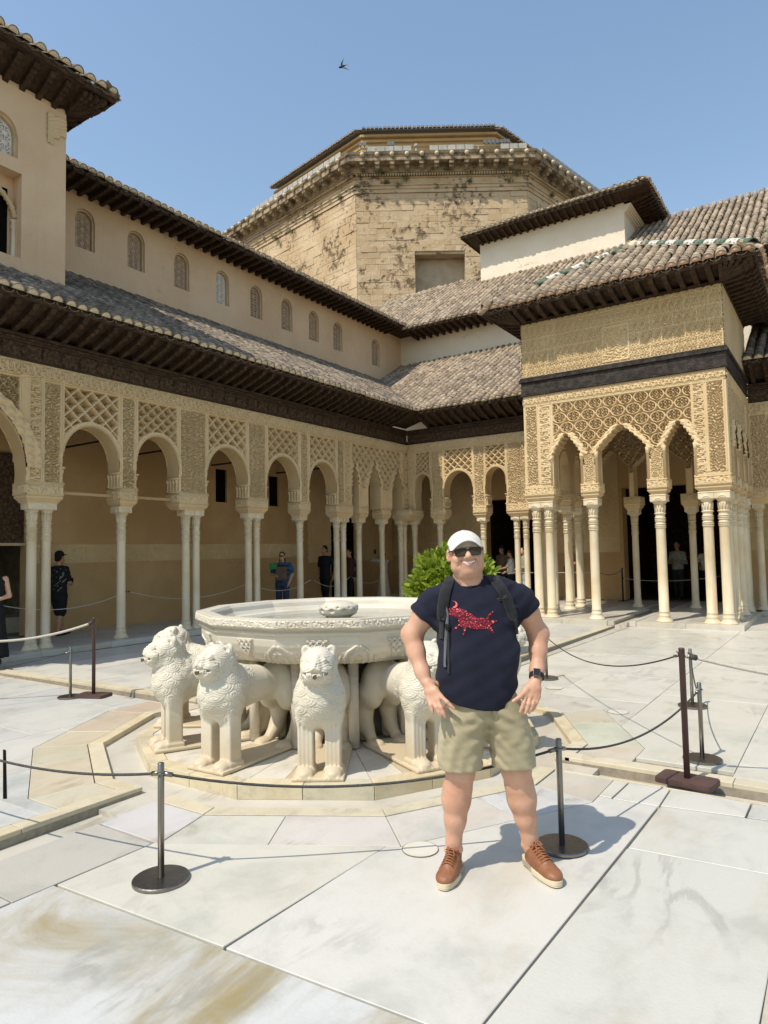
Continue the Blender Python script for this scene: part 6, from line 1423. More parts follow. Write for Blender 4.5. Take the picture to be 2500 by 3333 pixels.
hand((.262,-.066,.985),[(.194,-.126,.918),(.216,-.126,.910),(.240,-.120,.905),(.260,-.108,.906)],[(.158,-.153,.842),(.184,-.151,.836),(.204,-.146,.836),(.222,-.138,.845)],[(.232,-.078,.965),(.198,-.118,.942),(.162,-.146,.916),(.124,-.158,.896)],1)
# legs
f.chain([(-.118,.0,.80),(-.125,.0,.62),(-.131,.0,.52)],[.098,.092,.074],.03); f.ell((-.131,-.022,.505),(.060,.055,.062),.03)
f.chain([(-.131,.004,.50),(-.144,.016,.425),(-.153,.024,.36),(-.162,.022,.26),(-.172,.026,.15),(-.174,.03,.095)],[.068,.070,.071,.054,.038,.040],.025); f.ell((-.156,.048,.37),(.062,.055,.10),.03)
f.chain([(.120,.02,.80),(.145,.02,.62),(.160,.02,.52)],[.098,.094,.078],.03); f.ell((.160,-.002,.505),(.062,.055,.062),.03)
f.chain([(.160,.024,.50),(.177,.036,.425),(.191,.046,.35),(.208,.052,.25),(.228,.066,.15),(.232,.07,.095)],[.070,.071,.072,.054,.040,.042],.025); f.ell((.192,.068,.36),(.062,.055,.10),.03)
for (ax,ay) in ((-.174,.03),(.232,.07)):
    for s in (-1,1): f.ell((ax+s*.034,ay-.005,.108),(.016,.018,.018),.012)
body_o=sdf_obj('body',f,M['skin'],MAN,2)
bodyV=np.array([v.co[:] for v in body_o.data.vertices])
# ---- T-shirt
f=Field((-.42,-.24,.78),(.36,.26,1.56),.0052)
f.loft([.80,.86,.92,1.0,1.08,1.16,1.24,1.32,1.38,1.42,1.455,1.485,1.50],[-.038,-.038,-.036,-.032,-.026,-.024,-.028,-.032,-.036,-.04,-.048,-.056,-.06],[-.004,-.006,-.010,-.014,-.016,-.012,-.004,.0,.005,.010,.014,.016,.016],
 [.186,.192,.200,.209,.212,.209,.207,.207,.200,.180,.145,.105,.085],[.136,.140,.146,.150,.150,.144,.136,.128,.120,.108,.095,.082,.074],.02,p=2.35)
g2=Field((-.42,-.24,.78),(.36,.26,1.56),.0052)
g2.chain([(-.165,.015,1.405),(-.245,.026,1.362),(-.330,.046,1.272)],[.082,.080,.081],.05); g2.chain([(.100,.015,1.425),(.195,.026,1.375),(.276,.046,1.272)],[.084,.083,.080],.05)
g2.half((-.45,-.3,1.0),(-.05,.3,1.6),(-.64,.10,-.76),(-.305,.04,1.297)); g2.half((0.0,-.3,1.0),(.42,.3,1.6),(.60,.10,-.80),(.232,.04,1.302))
g2.cone((-.318,.042,1.285),(-.302,.036,1.312),.068,.066,.004,'s'); g2.cone((.256,.042,1.275),(.244,.036,1.31),.066,.064,.004,'s')
k_=.045; hh_=np.clip(k_-np.abs(f.F-g2.F),0,None)/k_; f.F=np.minimum(f.F,g2.F)-hh_*hh_*k_*.25
def folds(X,Y,Z):
    lat=np.abs(X+.03); fr=(Y<.05)
    a=.0026*np.sin((Z*1.0+X*.55)*62+4*np.sin(Z*9))*sst(lat,.09,.19)*(Z<1.30); b=.0026*np.sin((X*46)+Z*7+2.4*np.sin(Z*14))*(1-sst(Z,.90,1.04))
    c=.0030*np.sin((Z-.9*np.abs(X+.03))*75)*sst(lat,.12,.2)*sst(Z,1.2,1.28); d=.0022*np.sin(Z*30+X*13+3*np.sin(X*17))+.0014*np.sin(Z*71-X*40)
    return a+b+c+d
f.wave((-.42,-.24,.78),(.36,.26,1.44),folds)
# hem: higher at his right hip, caught behind the thumbs
def hem(X,Y,Z): return (np.interp(X,[-.3,-.22,-.15,-.05,.06,.15,.2,.3],[.925,.905,.874,.850,.840,.852,.880,.92]).astype(np.float32)+Y*0)-Z+0*Y
f.op((-.5,-.3,.78),(.5,.3,1.0),hem,0,'i')
# neck opening
f.cone((-.066,.03,1.62),(-.064,-.005,1.495),.074,.074,.006,'s'); f.ell((-.062,-.075,1.508),(.060,.072,.054),.012,'s')
nr_=[( -.062+.083*math.cos(a), -.010+.088*math.sin(a)*(1.0), 1.478+.030*math.sin(a)+.010*abs(math.cos(a))) for a in np.linspace(0,2*math.pi,26)]
shirt=sdf_obj('t_shirt',f,M['navy'],MAN,2)
SV=[v.co.copy() for v in shirt.data.vertices]; BV=BVHTree.FromPolygons(SV,[tuple(p.vertices) for p in shirt.data.polygons])
def onshirt(x,z,off=.002,y0=-.5,d=1):
    h=BV.ray_cast(Vector((x,y0,z)),Vector((0,d,0))); return (h[0].y-off*d, h[1]) if h[0] is not None else (0.0,Vector((0,-d,0)))
b=MB(); cp=[]
for a in np.linspace(0,2*math.pi,41):
    x=-.062+.080*math.cos(a); zf_=1.483+.032*math.sin(a)+.006*math.cos(a); y=-.006+.074*math.sin(a); cp.append((x,y+.012,zf_+.006))
b.tube(cp,.0085,8,False); b.build('collar',M['navy'],MAN,True,True)
# ---- shorts
f=Field((-.30,-.22,.49),(.33,.24,.96),.0052)
f.loft([.50,.62,.72,.80,.88,.94],[-.134,-.128,-.115,-.09,-.06,-.045],[.004,.002,.0,-.004,-.006,-.006],[.1155,.116,.122,.126,.122,.115],[.112,.118,.124,.128,.122,.112],.02,p=2.3)
f.loft([.50,.62,.72,.80,.88,.94],[.153,.142,.122,.09,.05,.02],[.022,.018,.012,.004,-.004,-.006],[.1145,.115,.121,.128,.130,.132],[.112,.118,.124,.128,.122,.112],.035,p=2.3)
def sfold(X,Y,Z):
    k=1-sst(np.abs(Z-.64),.14,.26); a=.0024*np.sin((Z*.9+np.abs(X-.01)*.75)*70+5*np.sin(X*13+Z*9)); b=.0016*np.sin(X*68+Z*21+4*np.sin(Z*23)); c=.0042*np.sin((Z+.55*np.abs(X))*85)*(1-sst(np.abs(X-.01),.05,.17))*sst(Z,.70,.76)
    return (a+b)*k+c+.0010*np.sin(Z*150+X*60)*np.sin(X*90)*k
f.wave((-.30,-.22,.49),(.33,.24,.96),sfold)
f.half((-.4,-.3,.4),(.4,.3,.6),(0,0,-1),(0,0,.532))
f.loft([.49,.56],[-.134,-.132],[.004,.003],[.103,.103],[.100,.101],.006,'s'); f.loft([.49,.56],[.153,.150],[.022,.021],[.102,.102],[.100,.101],.006,'s')
f.half((-.5,-.4,.9),(.5,.4,1.0),(0,0,1),(0,0,.925))
sh_=sdf_obj('shorts',f,M['khaki'],MAN,2)
KV=[v.co.copy() for v in sh_.data.vertices]; BK=BVHTree.FromPolygons(KV,[tuple(p.vertices) for p in sh_.data.polygons])
def onshort(x,z,off=.001):
    h=BK.ray_cast(Vector((x,-.5,z)),Vector((0,1,0))); return (h[0].y-off) if h[0] is not None else -.12
b=MB(); b.tube([(x,onshort(x,z,.0005),z) for x,z in ((.022,.845),(.020,.80),(.014,.76),(.004,.735))],.003,6); b.tube([(x,onshort(x,z,.0005),z) for x,z in ((.044,.835),(.043,.79),(.030,.755),(.010,.735))],.0022,6); b.build('fly_seam',M['khaki'],MAN,True,True)
# ---- backpack and straps
f=Field((-.22,.09,1.0),(.16,.34,1.52),.012); f.rbox((-.03,.215,1.24),(.155,.10,.23),.07,.0); f.rbox((-.03,.30,1.16),(.12,.03,.13),.03,.02)
sdf_obj('backpack',f,M['strap'],MAN,2)
def ribbon(path,w,th,mat,name='strap',lift=.004,back=None):
    """flat band laid over the shirt along (x, z) points"""
    P=[]
    for x,z in path:
        y,n=onshirt(x,z,lift); P.append((np.array([x,y,z]),np.array(n)))
    if back: 
        pre=[(np.array(q),np.array([0,-.3,.95])) for q in back]; P=pre+P
    # resample
    A=np.array([p[0] for p in P]); N=np.array([p[1] for p in P]); t=np.concatenate([[0],np.cumsum(np.linalg.norm(np.diff(A,axis=0),axis=1))]); tt=np.linspace(0,t[-1],40); A=np.stack([np.interp(tt,t,A[:,i]) for i in range(3)],1); N=np.stack([np.interp(tt,t,N[:,i]) for i in range(3)],1); N/=np.linalg.norm(N,axis=1,keepdims=True)
    T=np.gradient(A,axis=0); T/=np.linalg.norm(T,axis=1,keepdims=True); Wd=np.cross(T,N); Wd/=np.linalg.norm(Wd,axis=1,keepdims=True); b=MB(); V=[]
    for i in range(40):
        for s,h in ((-1,0),(-1,.7),(-.8,1),(.8,1),(1,.7),(1,0)): V.append(A[i]+Wd[i]*w/2*s+N[i]*th*h)
    F=[(i*6+k,i*6+(k+1)%6,(i+1)*6+(k+1)%6,(i+1)*6+k) for i in range(39) for k in range(6)]; b.add(V,F+[(0,1,2,3,4,5),tuple(234+k for k in range(5,-1,-1))]); return b.build(name,mat,MAN,True,True)
ribbon([(-.168,1.480),(-.190,1.44),(-.203,1.39),(-.209,1.34),(-.212,1.30)],.056,.013,M['strap'],back=[(-.13,.11,1.46),(-.145,.06,1.500),(-.152,.01,1.502)])
ribbon([(.072,1.482),(.098,1.44),(.122,1.39),(.142,1.33),(.152,1.29)],.056,.013,M['strap'],back=[(.02,.11,1.46),(.040,.06,1.502),(.052,.01,1.505)])
ribbon([(-.212,1.325),(-.214,1.25),(-.216,1.20)],.030,.006,M['strap']); ribbon([(.150,1.30),(.166,1.25),(.176,1.205)],.030,.006,M['strap'])
ribbon([(-.197,1.372),(-.187,1.33),(-.190,1.28),(-.199,1.19),(-.205,1.10),(-.206,1.065)],.017,.004,M['strapg'],'loose_webbing',.008)
ribbon([(-.183,1.24),(-.187,1.15),(-.188,1.08),(-.190,1.035)],.012,.003,M['strap'],'loose_webbing',.006)
ribbon([(-.118,1.487),(-.137,1.455),(-.150,1.40),(-.160,1.33)],.010,.006,M['strap'],'strap_edge',.010) if 0 else None
def buckle(x,z,rot,sx,sz):
    y,n=onshirt(x,z,.012); b=MB(); c,s=math.cos(rot),math.sin(rot); ax=np.array([c,0,s]); az=np.array([-s,0,c])
    b.obox((x,y,z),ax*sx,(0,.007,0),az*sz); b.obox(np.array((x,y-.006,z)),ax*sx*.7,(0,.004,0),az*sz*.35); b.obox(np.array((x,y,z))-ax*sx*1.5,ax*sx*.55,(0,.005,0),az*sz*.8); o=b.build('buckle',M['frame'],MAN,False,True); bev(o,.002)
buckle(.105,1.402,.35,.019,.012); buckle(.150,1.353,.9,.018,.014); buckle(-.213,1.322,1.4,.012,.017); buckle(-.189,1.268,1.5,.010,.012); buckle(.155,1.285,.7,.014,.014)
# ---- bull print on the chest
BULL=[(-.181,1.354),(-.176,1.343),(-.180,1.330),(-.172,1.320),(-.160,1.322),(-.152,1.318),(-.140,1.312),(-.134,1.300),(-.130,1.282),(-.144,1.268),(-.163,1.253),(-.160,1.247),(-.146,1.256),(-.128,1.268),(-.112,1.262),(-.110,1.240),(-.117,1.224),(-.110,1.222),(-.102,1.242),(-.094,1.262),(-.060,1.255),(-.030,1.252),(.004,1.254),(.020,1.246),(.038,1.230),(.044,1.236),(.028,1.258),(.024,1.270),(.042,1.282),(.062,1.290),(.060,1.296),(.034,1.292),(.016,1.300),(.024,1.318),(.044,1.336),(.043,1.341),(.018,1.326),(.004,1.306),(-.02,1.306),(-.045,1.312),(-.062,1.324),(-.082,1.336),(-.105,1.352),(-.122,1.358),(-.140,1.352),(-.150,1.362),(-.166,1.360)]
def pip(x,y,P):
    r=False; j=len(P)-1
    for i in range(len(P)):
        if (P[i][1]>y)!=(P[j][1]>y) and x<(P[j][0]-P[i][0])*(y-P[i][1])/(P[j][1]-P[i][1])+P[i][0]: r=not r
        j=i
    return r
pm={'red':MB(),'pink':MB(),'dred':MB()}
def blob(mb,pts,off):
    V=[]
    for x,z in pts: V.append((x,onshirt(x,z,off)[0],z))
    c=np.mean(V,axis=0); c[1]=onshirt(c[0],c[2],off)[0]; mb.add([tuple(c)]+V,[(0,i+1,(i+1)%len(V)+1) for i in range(len(V))])
st=.0031
for ix in range(84):       # dark red ground of the figure
    for iz in range(52):
        x,z=-.185+ix*st,1.218+iz*st
        if pip(x+st/2,z+st/2,BULL): pm['dred'].add([(x+a*st,onshirt(x+a*st,z+c*st,.0022)[0],z+c*st) for a,c in((0,0),(1,0),(1,1),(0,1))],[(0,1,2,3)])
rs=random.Random(5)
taken=[]
for tr in range(2600):     # small drawn shapes packed inside it
    x,z=rs.uniform(-.182,.064),rs.uniform(1.22,1.365); r=rs.choice([.0085,.0065,.005,.004,.0032])
    if not (pip(x,z,BULL) and sum(pip(x+r*.8*math.cos(a),z+r*.8*math.sin(a),BULL) for a in (0,1.57,3.14,4.71))>=3): continue
    if any((x-q[0])**2+(z-q[1])**2<(r+q[2])**2*.92 for q in taken): continue
    taken.append((x,z,r)); kind=rs.choice('odlst'); a0=rs.random()*6.28; m=pm[rs.choice(['red','red','pink'])]
    pts=[]
    for k in range(9):
        a=2*math.pi*k/9; q=r*(1.0 if kind=='o' else (.65+.4*math.cos(a) if kind=='d' else (.55+.5*abs(math.cos(a)) if kind=='l' else (.6+.4*math.cos(3*a) if kind=='t' else .5+.45*(k%2)))))
        pts.append((x+q*math.cos(a+a0),z+q*math.sin(a+a0)*.9))
    blob(m,pts,.0034)
cr=[(-.152+.017*math.cos(a),1.375+.017*math.sin(a)) for a in np.linspace(-1.9,1.75,12)]; ci=[(-.160+.0165*math.cos(a),1.379+.0150*math.sin(a)) for a in np.linspace(1.55,-1.5,10)]
V=[(x,onshirt(x,z,.0034)[0],z) for x,z in cr+ci]; pm['pink'].add(V,[tuple(range(len(V)))])
for k,mb in pm.items(): mb.build('bull_print',M[k],MAN,False,True)
# ---- cap
f=Field((-.21,-.16,1.60),(.06,.16,1.77),.0042)
capc=hp(0,.030,.054); f.ell(capc,(.0955,.1085,.1005),.0); f.half((-.3,-.3,1.5),(.3,.3,1.8),(math.sin(R(4.5)),.42,-1.0),hp(0,-.02,.068)); f.ell(hp(0,.03,.15),(.009,.009,.006),.004)
for k in range(6):
    a=math.pi/6+k*math.pi/3; f.chain([tuple(np.array(capc)+np.array([.0962*math.cos(t)*math.cos(a),.1092*math.cos(t)*math.sin(a),.1012*math.sin(t)])) for t in np.linspace(.15,1.5,7)],[.0012]*7,.002,'s')
sdf_obj('cap',f,M['capw'],MAN,1)
b=MB(); V=[]; nu,nv=25,8
for th in (0,.0045):
    for j in range(nv):
        for i in range(nu):
            u=-1+2*i/(nu-1); v=j/(nv-1); x=.082*u*(1-.06*v); y=-.072*math.sqrt(max(0,1-.86*u*u))-.066*v*math.sqrt(max(.0,1-.80*u*u))+.012; z=.104-.040*u*u-.010*v-.014*v*u*u+th
            V.append(hp(x,y,z))
F=[]
for t in (0,1):
    o_=t*nu*nv; F+=[(o_+j*nu+i,o_+j*nu+i+1,o_+(j+1)*nu+i+1,o_+(j+1)*nu+i) for j in range(nv-1) for i in range(nu-1)]
o2=nu*nv; F+=[((nv-1)*nu+i,(nv-1)*nu+i+1,o2+(nv-1)*nu+i+1,o2+(nv-1)*nu+i) for i in range(nu-1)]+[(j*nu,(j+1)*nu,o2+(j+1)*nu,o2+j*nu) for j in range(nv-1)]+[(j*nu+nu-1,(j+1)*nu+nu-1,o2+(j+1)*nu+nu-1,o2+j*nu+nu-1) for j in range(nv-1)]
b.add(V,F); b.build('cap_brim',M['capw'],MAN,True,True)
# cropped hair at the temples
f=Field((-.20,-.10,1.56),(.05,.14,1.72),.006)
for s in (-1,1): f.ell(hp(s*.074,.02,.062),(.010,.035,.026),.01)
f.ell(hp(0,.075,.03),(.068,.052,.05),.01); sdf_obj('hair',f,M['hairg'],MAN,1)
# ---- sunglasses
G=thing
gl=MB(); ln=MB()
for s in (-1,1):
    o=[]; 
    for (a0,cx,cz) in ((0,.024,.0125),(90,-.021,.0125),(180,-.019,-.0125),(270,.019,-.0125)):
        for q in range(4): a=R(a0+q*30); o.append((cx+.006*math.cos(a),cz+.006*math.sin(a)))
    ring=[]
    for x,z in o:
        X=s*(.0350+x); y=-.098-.004+.55*(abs(X)-.03)**2*6; ring.append(hp(X,y-.002,.041+z))
    gl.tube(ring+[ring[0]],.0025,6,False); gl.tube(ring[0:8],.0034,6)
    n=len(ring); ln.add([tuple(np.array(q_)+np.array([0,.0015,0])) for q_ in ring],[tuple(range(n))])
    gl.tube([hp(s*.070,-.085,.053),hp(s*.080,-.055,.050),hp(s*.084,.0,.046),hp(s*.084,.03,.042)],.0032,6)
gl.tube([hp(-.012,-.103,.050),hp(0,-.106,.053),hp(.012,-.103,.050)],.0032,6)
go=gl.build('sunglasses',M['frame'],MAN,True,True); ln.build('lens',M['lens'],go,False,True)
# ---- mouth
BB=BVHTree.FromPolygons([v.co.copy() for v in body_o.data.vertices],[tuple(p.vertices) for p in body_o.data.polygons])
def face(x,z,off):
    p=hp(x,-.3,z); h=BB.ray_cast(Vector(p),Vector((0,1,0))); y=h[0].y if h[0] is not None else -.1; return (p[0],y-off,p[2])
def patch(name,mat,hw,zt,zb,off,rows=4,n=19,parent=MAN):
    b=MB(); V=[]
    for i in range(n):
        u=-1+2*i/(n-1)
        for j in range(rows): t=j/(rows-1); V.append(face(hw*u,zt(u)*(1-t)+zb(u)*t,off))
    b.add(V,[(i*rows+j,i*rows+j+1,(i+1)*rows+j+1,(i+1)*rows+j) for i in range(n-1) for j in range(rows-1)]); return b.build(name,mat,parent,True,True)
zT=lambda u:-.0085+.0075*u*u; zB=lambda u:-.0265+.0245*u*u
mo=patch('mouth',M['mouth'],.038,zT,zB,.0006)
patch('teeth',M['teeth'],.0315,lambda u:-.0092+.0050*u*u,lambda u:-.0195+.0105*u*u,.0018,parent=mo)
patch('lower_teeth',M['teeth'],.018,lambda u:-.0212+.004*u*u,lambda u:-.0240+.006*u*u,.0014,parent=mo)
b=MB(); b.tube([face(.039*u,zT(u)+.0012,.0003) for u in np.linspace(-1,1,15)],[.0008+.0016*(1-u*u) for u in np.linspace(-1,1,15)],6); b.tube([face(.038*u,zB(u)-.0016,.0003) for u in np.linspace(-1,1,15)],[.0008+.0030*(1-u*u) for u in np.linspace(-1,1,15)],6); b.build('lips',M['lip'],mo,True,True)
# ---- watch, ring
b=MB(); wc=np.array([.2665,-.055,.998]); wa=np.array([-.012,-.03,-.040]); wa/=np.linalg.norm(wa); up=np.array([-.25,-.95,.1]); up-=wa*(up@wa); up/=np.linalg.norm(up); sd2=np.cross(wa,up)
b.tube([tuple(wc+.0355*(math.cos(a)*up+math.sin(a)*sd2)+.0*wa) for a in np.linspace(0,2*math.pi,26)],.0045,6,False)
for o_ in (-.008,.008): b.tube([tuple(wc+.0350*(math.cos(a)*up+math.sin(a)*sd2)+o_*wa) for a in np.linspace(0,2*math.pi,26)],.0045,6,False)
wo_=b.build('wrist_watch',M['strap'],MAN,True,True)
b=MB(); q=wc+up*.040; b.obox(q,sd2*.0185,up*.006,wa*.0215); bev(b.build('watch_case',M['steel'],wo_,False,True),.005,3); b=MB(); b.obox(q+up*.0065,sd2*.0155,up*.0012,wa*.0185); bev(b.build('watch_face',M['glassb'],wo_,False,True),.001)
b=MB(); k=np.array((.240,-.120,.905)); t=np.array((.204,-.146,.836)); c=k+(t-k)*.30+np.array([0,-.006,.001]); d=(t-k)/np.linalg.norm(t-k); u1=np.cross(d,[0,1,0]); u1/=np.linalg.norm(u1); u2=np.cross(d,u1)
b.tube([tuple(c+.0118*(math.cos(a)*u1+math.sin(a)*u2)) for a in np.linspace(0,2*math.pi,18)],.0020,6,False); b.build('finger_ring',M['gold'],MAN,True,True)
# ---- trainers
def shoe(heel,toe,side):
    heel=np.array(heel);toe=np.array(toe); d=toe-heel; Ls=np.linalg.norm(d); d/=Ls; n=np.array([-d[1],d[0]])  # local: along, across
    root=bpy.data.objects.new('shoe',None); link(root,MAN,True)
    fl=Field((-.06,-.30,-.005),(.06,.03,.16),.0040)   # toe towards -y
    fl.loft([.024,.040,.055,.070,.082,.092],[0]*6,[-.148,-.146,-.135,-.110,-.072,-.052],[.0475,.0480,.0455,.0415,.0385,.037],[.140,.140,.126,.100,.066,.050],.010,p=2.4)
    fl.ell((side*.003,-.228,.040),(.0465,.060,.027),.02); fl.cone((0,-.075,.088),(0,-.185,.060),.032,.034,.025); fl.rbox((0,-.072,.105),(.024,.010,.022),.009,.01,rot=[[1,0,0],[0,.82,.57],[0,-.57,.82]])
    fl.half((-.1,-.4,-.02),(.1,.1,.2),(0,0,-1),(0,0,.026)); fl.loft([.072,.13],[0,0],[-.030,-.034],[.030,.034],[.040,.044],.004,'s')
    def crease(X,Y,Z): return .0016*np.sin(Y*260+X*40)*(1-sst(np.abs(Y+.185),.0,.035))
    fl.wave((-.06,-.30,.0),(.06,.03,.16),crease)
    Mt=Matrix.Translation((heel[0],heel[1],0))@Matrix.Rotation(math.atan2(d[0],-d[1]),4,'Z')@Matrix.Scale(Ls/.295,4,(0,1,0))
    def put(o): o.matrix_basis=Mt; return o
    put(sdf_obj('upper',fl,M['leather'],root,2))
    b=MB(); ol=[]
    for k in range(44):
        a=2*math.pi*k/44; y=-.137+.160*math.sin(a)*-1; w=(.0535 if y<-.12 else .0465-.002)*(1.0); x=abs(math.cos(a))**.72*(1 if math.cos(a)>0 else -1)*w; ol.append((x,y))
    b.prism(ol,0,.006); b.prism([(x*1.03,y*1.0) for x,y in ol],.006,[.030+.012*max(0,(-y-.24)/.05)*0+.004*(y>-.06) for x,y in ol]); put(b.build('sole',M['sole'],root,False,True)); bev(COL.objects[-1],.003,2)
    b=MB()
    for k in range(7):
        y=-.088-.0185*k; z=.1285-.0056*k; w=.030-.0002*k; b.tube([(-w,y+.004,z-.016),(-w*.5,y,z-.001),(0,y-.002,z+.003),(w*.5,y,z-.001),(w,y+.004,z-.016)],.0038,6)
        if k<6: b.tube([(-w*.75,y+.002,z-.006),(w*.3,y-.014,z-.006)],.003,5)
    for s in (-1,1):
        b.tube([(0,-.088,.136),(s*.018,-.096,.138),(s*.030,-.112,.122),(s*.016,-.108,.126),(0,-.090,.134)],.0034,6); b.tube([(0,-.090,.135),(s*.014,-.118,.124),(s*.022,-.140,.108)],.0030,6)
    b.lathe([(.001,-.006),(.008,-.004),(.009,.003),(.001,.007)],8,(0,-.090,.134)); put(b.build('laces',M['lace'],root,True,True))
    b=MB()
    for r_ in range(4):
        for k in range(9): y=-.032-.0095*k; b.box(side*-.0445-.002,side*-.0445+.002,y-.004,y+.004,.010+.006*r_,.0142+.006*r_)
    tag(put(b.build('sole_texture',simple('ribbed_sole',(.42,.36,.25),rough=.7),root,False,True)),kind='stuff')
shoe((-.152,.075),(-.250,-.178),-1); shoe((.222,.118),(.318,-.172),1)
# thin neck chain
b=MB(); b.tube([(-.128,-.018,1.53),(-.122,-.045,1.50),(-.112,-.06,1.478)],.0016,5); b.tube([(.004,-.018,1.53),(-.002,-.045,1.50),(-.010,-.06,1.48)],.0016,5); b.build('neck_chain',M['gold'],MAN,True,True)
# ------------------------------------------------------------------ visitors in the galleries
def flat(name,c,r=.8): return simple(name,c,tuple(v*.8 for v in c),8,r,.2)
M['skin2']=m_skin('brown_skin',(.42,.23,.14),(.34,.17,.10)); M['skin3']=m_skin('fair_skin',(.55,.33,.22),(.5,.27,.17))  # a darker and a fair skin tone for the visitors
CL={k:flat(k+'_cloth',v) for k,v in dict(black=(.012,.012,.014),dark=(.03,.03,.035),maroon=(.075,.028,.022),blue=(.03,.10,.20),jeans=(.035,.055,.10),pale_jeans=(.36,.40,.45),orange=(.50,.14,.03),olive=(.07,.085,.04),white=(.62,.61,.58),grey=(.27,.28,.24),cream=(.42,.36,.28),brown=(.14,.095,.07),hair=(.012,.009,.007),green=(.04,.20,.07),shoe=(.02,.02,.02),cap=(.5,.47,.42)).items()}
def visitor(name_label,x,y,z,face,ht,top,bottom,skin,hair,pose='stand',legs='trousers',sleeve='short',hat=None,arms=((.10,-.16,1.02),(-.10,-.16,1.02)),lean=0.0,stride=.10,build=1.0,headturn=0.0,nod=0.0,longhair=False,group='visitors walking in the galleries',mats=None):
    """face: direction in degrees (0 = towards +Y, clockwise seen from above is negative). Local -y is forward."""
    t=thing('person',name_label,'person',(x,y,z),R(face)+math.pi,group); k=ht/1.70; h=.0135
    P=lambda a,b,c:(a*k*build if abs(a)<.3 else a*k,b*k,c*k)
    f=Field((-.42,-.55,-.02),(.42,.42,1.78*k+.06),h); rad=lambda r:r*k*(.5+.5*build)
    hd=np.array((0,-.03+lean*.3,1.585)); 
    f.ell(P(*hd+np.array((0,.015,.03))),(rad(.075),rad(.093),rad(.10)),.02); f.ell(P(*(hd+np.array((0,-.03-.02*nod,-.045-.01*nod)))),(rad(.060),rad(.062),rad(.066)),.03); f.cone(P(*(hd+np.array((0,-.09,.01)))),P(*(hd+np.array((0,-.108,-.018)))),.011,.015,.012)
    for s in (-1,1): f.ell(P(s*.076,hd[1]+.02,1.59),(.012,.02,.03),.01)
    f.cone(P(0,0,1.50),P(0,.015,1.38),rad(.052),rad(.062),.03); f.loft([.75*k,1.0*k,1.25*k,1.38*k,1.42*k],[0]*5,[0]*5,[rad(.13),rad(.12),rad(.14),rad(.13),rad(.08)],[rad(.09),rad(.09),rad(.09),rad(.08),rad(.06)],.03)
    hands=[]
    for s,hpos in ((1,arms[0]),(-1,arms[1])):
        sh=np.array(P(s*.175,.01,1.355)); hp_=np.array(hpos)*k; d=hp_-sh; L=np.linalg.norm(d); seg=.29*k; mid=(sh+hp_)/2; off=np.array([s*.6,.7,-.45]); off-=d*(off@d)/(L*L+1e-9); off/=np.linalg.norm(off)+1e-9
        e_=math.sqrt(max(0,(seg)**2-(L/2)**2)); el=mid+off*e_; f.chain([sh,el,hp_],[rad(.050),rad(.040),rad(.029)],.02); fw_=(hp_-el)/np.linalg.norm(hp_-el)
        f.ell(hp_+fw_*.045,(.040,.034,.042),.015); hands.append((sh,el,hp_,fw_))
        u=np.cross(fw_,(0,0,1.0)); u/=np.linalg.norm(u)+1e-9
        for q in (-.027,-.009,.009,.027): f.chain([hp_+fw_*.06+u*q,hp_+fw_*.10+u*q*1.05+np.array((0,-.006,-.006)),hp_+fw_*.128+u*q+np.array((0,-.012,-.022))],[.011,.010,.009],.004)
        f.chain([hp_+fw_*.03+u*.03*s,hp_+fw_*.065+u*.052*s,hp_+fw_*.085+u*.05*s],[.013,.011,.009],.005)
    feet=[]
    for s in (-1,1):
        fy=-stride*s if pose!='lean' else (-.16 if s>0 else .06); fx=s*.095 if pose!='lean' else (.02 if s>0 else -.06)
        f.chain([P(s*.085,.0,.80),P((s*.09+fx)/2,-.01+fy*.5,.45),P((s*.09+fx*3)/4,.018+fy*.75,.30),P(fx,.02+fy,.07)],[rad(.085),rad(.058),rad(.055),rad(.036)],.025); feet.append((fx,fy))
    sdf_obj('body',f,skin,t,2)
    # clothes
    f=Field((-.42,-.40,.0),(.42,.42,1.78*k),h)
    if legs=='dress':
        f.loft([.10*k,.5*k,.85*k,.98*k,1.15*k,1.30*k,1.39*k,1.43*k],[0]*8,[0]*8,[rad(.24),rad(.20),rad(.175),rad(.15),rad(.165),rad(.18),rad(.14),rad(.08)],[rad(.20),rad(.17),rad(.14),rad(.12),rad(.125),rad(.115),rad(.095),rad(.07)],.02)
        f.wave((-.42,-.4,.05),(.42,.42,.95*k),lambda X,Y,Z:.012*np.sin(np.arctan2(Y,X)*11)*sst(.95-Z,.0,.7))
    else:
        f.loft([.86*k,.95*k,1.05*k,1.20*k,1.31*k,1.39*k,1.43*k],[0]*7,[.0]*7,[rad(.178),rad(.172),rad(.170),rad(.182),rad(.188),rad(.15),rad(.085)],[rad(.135),rad(.13),rad(.128),rad(.125),rad(.118),rad(.10),rad(.075)],.02)
    for (sh,el,hp_,fw_) in hands:
        if sleeve=='short': f.chain([sh,sh+(el-sh)*.75],[rad(.066),rad(.062)],.03)
        elif sleeve=='long': f.chain([sh,el,hp_-fw_*.02],[rad(.064),rad(.054),rad(.044)],.025)
    f.wave((-.42,-.4,.8),(.42,.42,1.7),lambda X,Y,Z:.005*np.sin(Z*60+X*30+3*np.sin(X*20+Y*9)))
    sdf_obj('dress' if legs=='dress' else 'top',f,top,t,2)
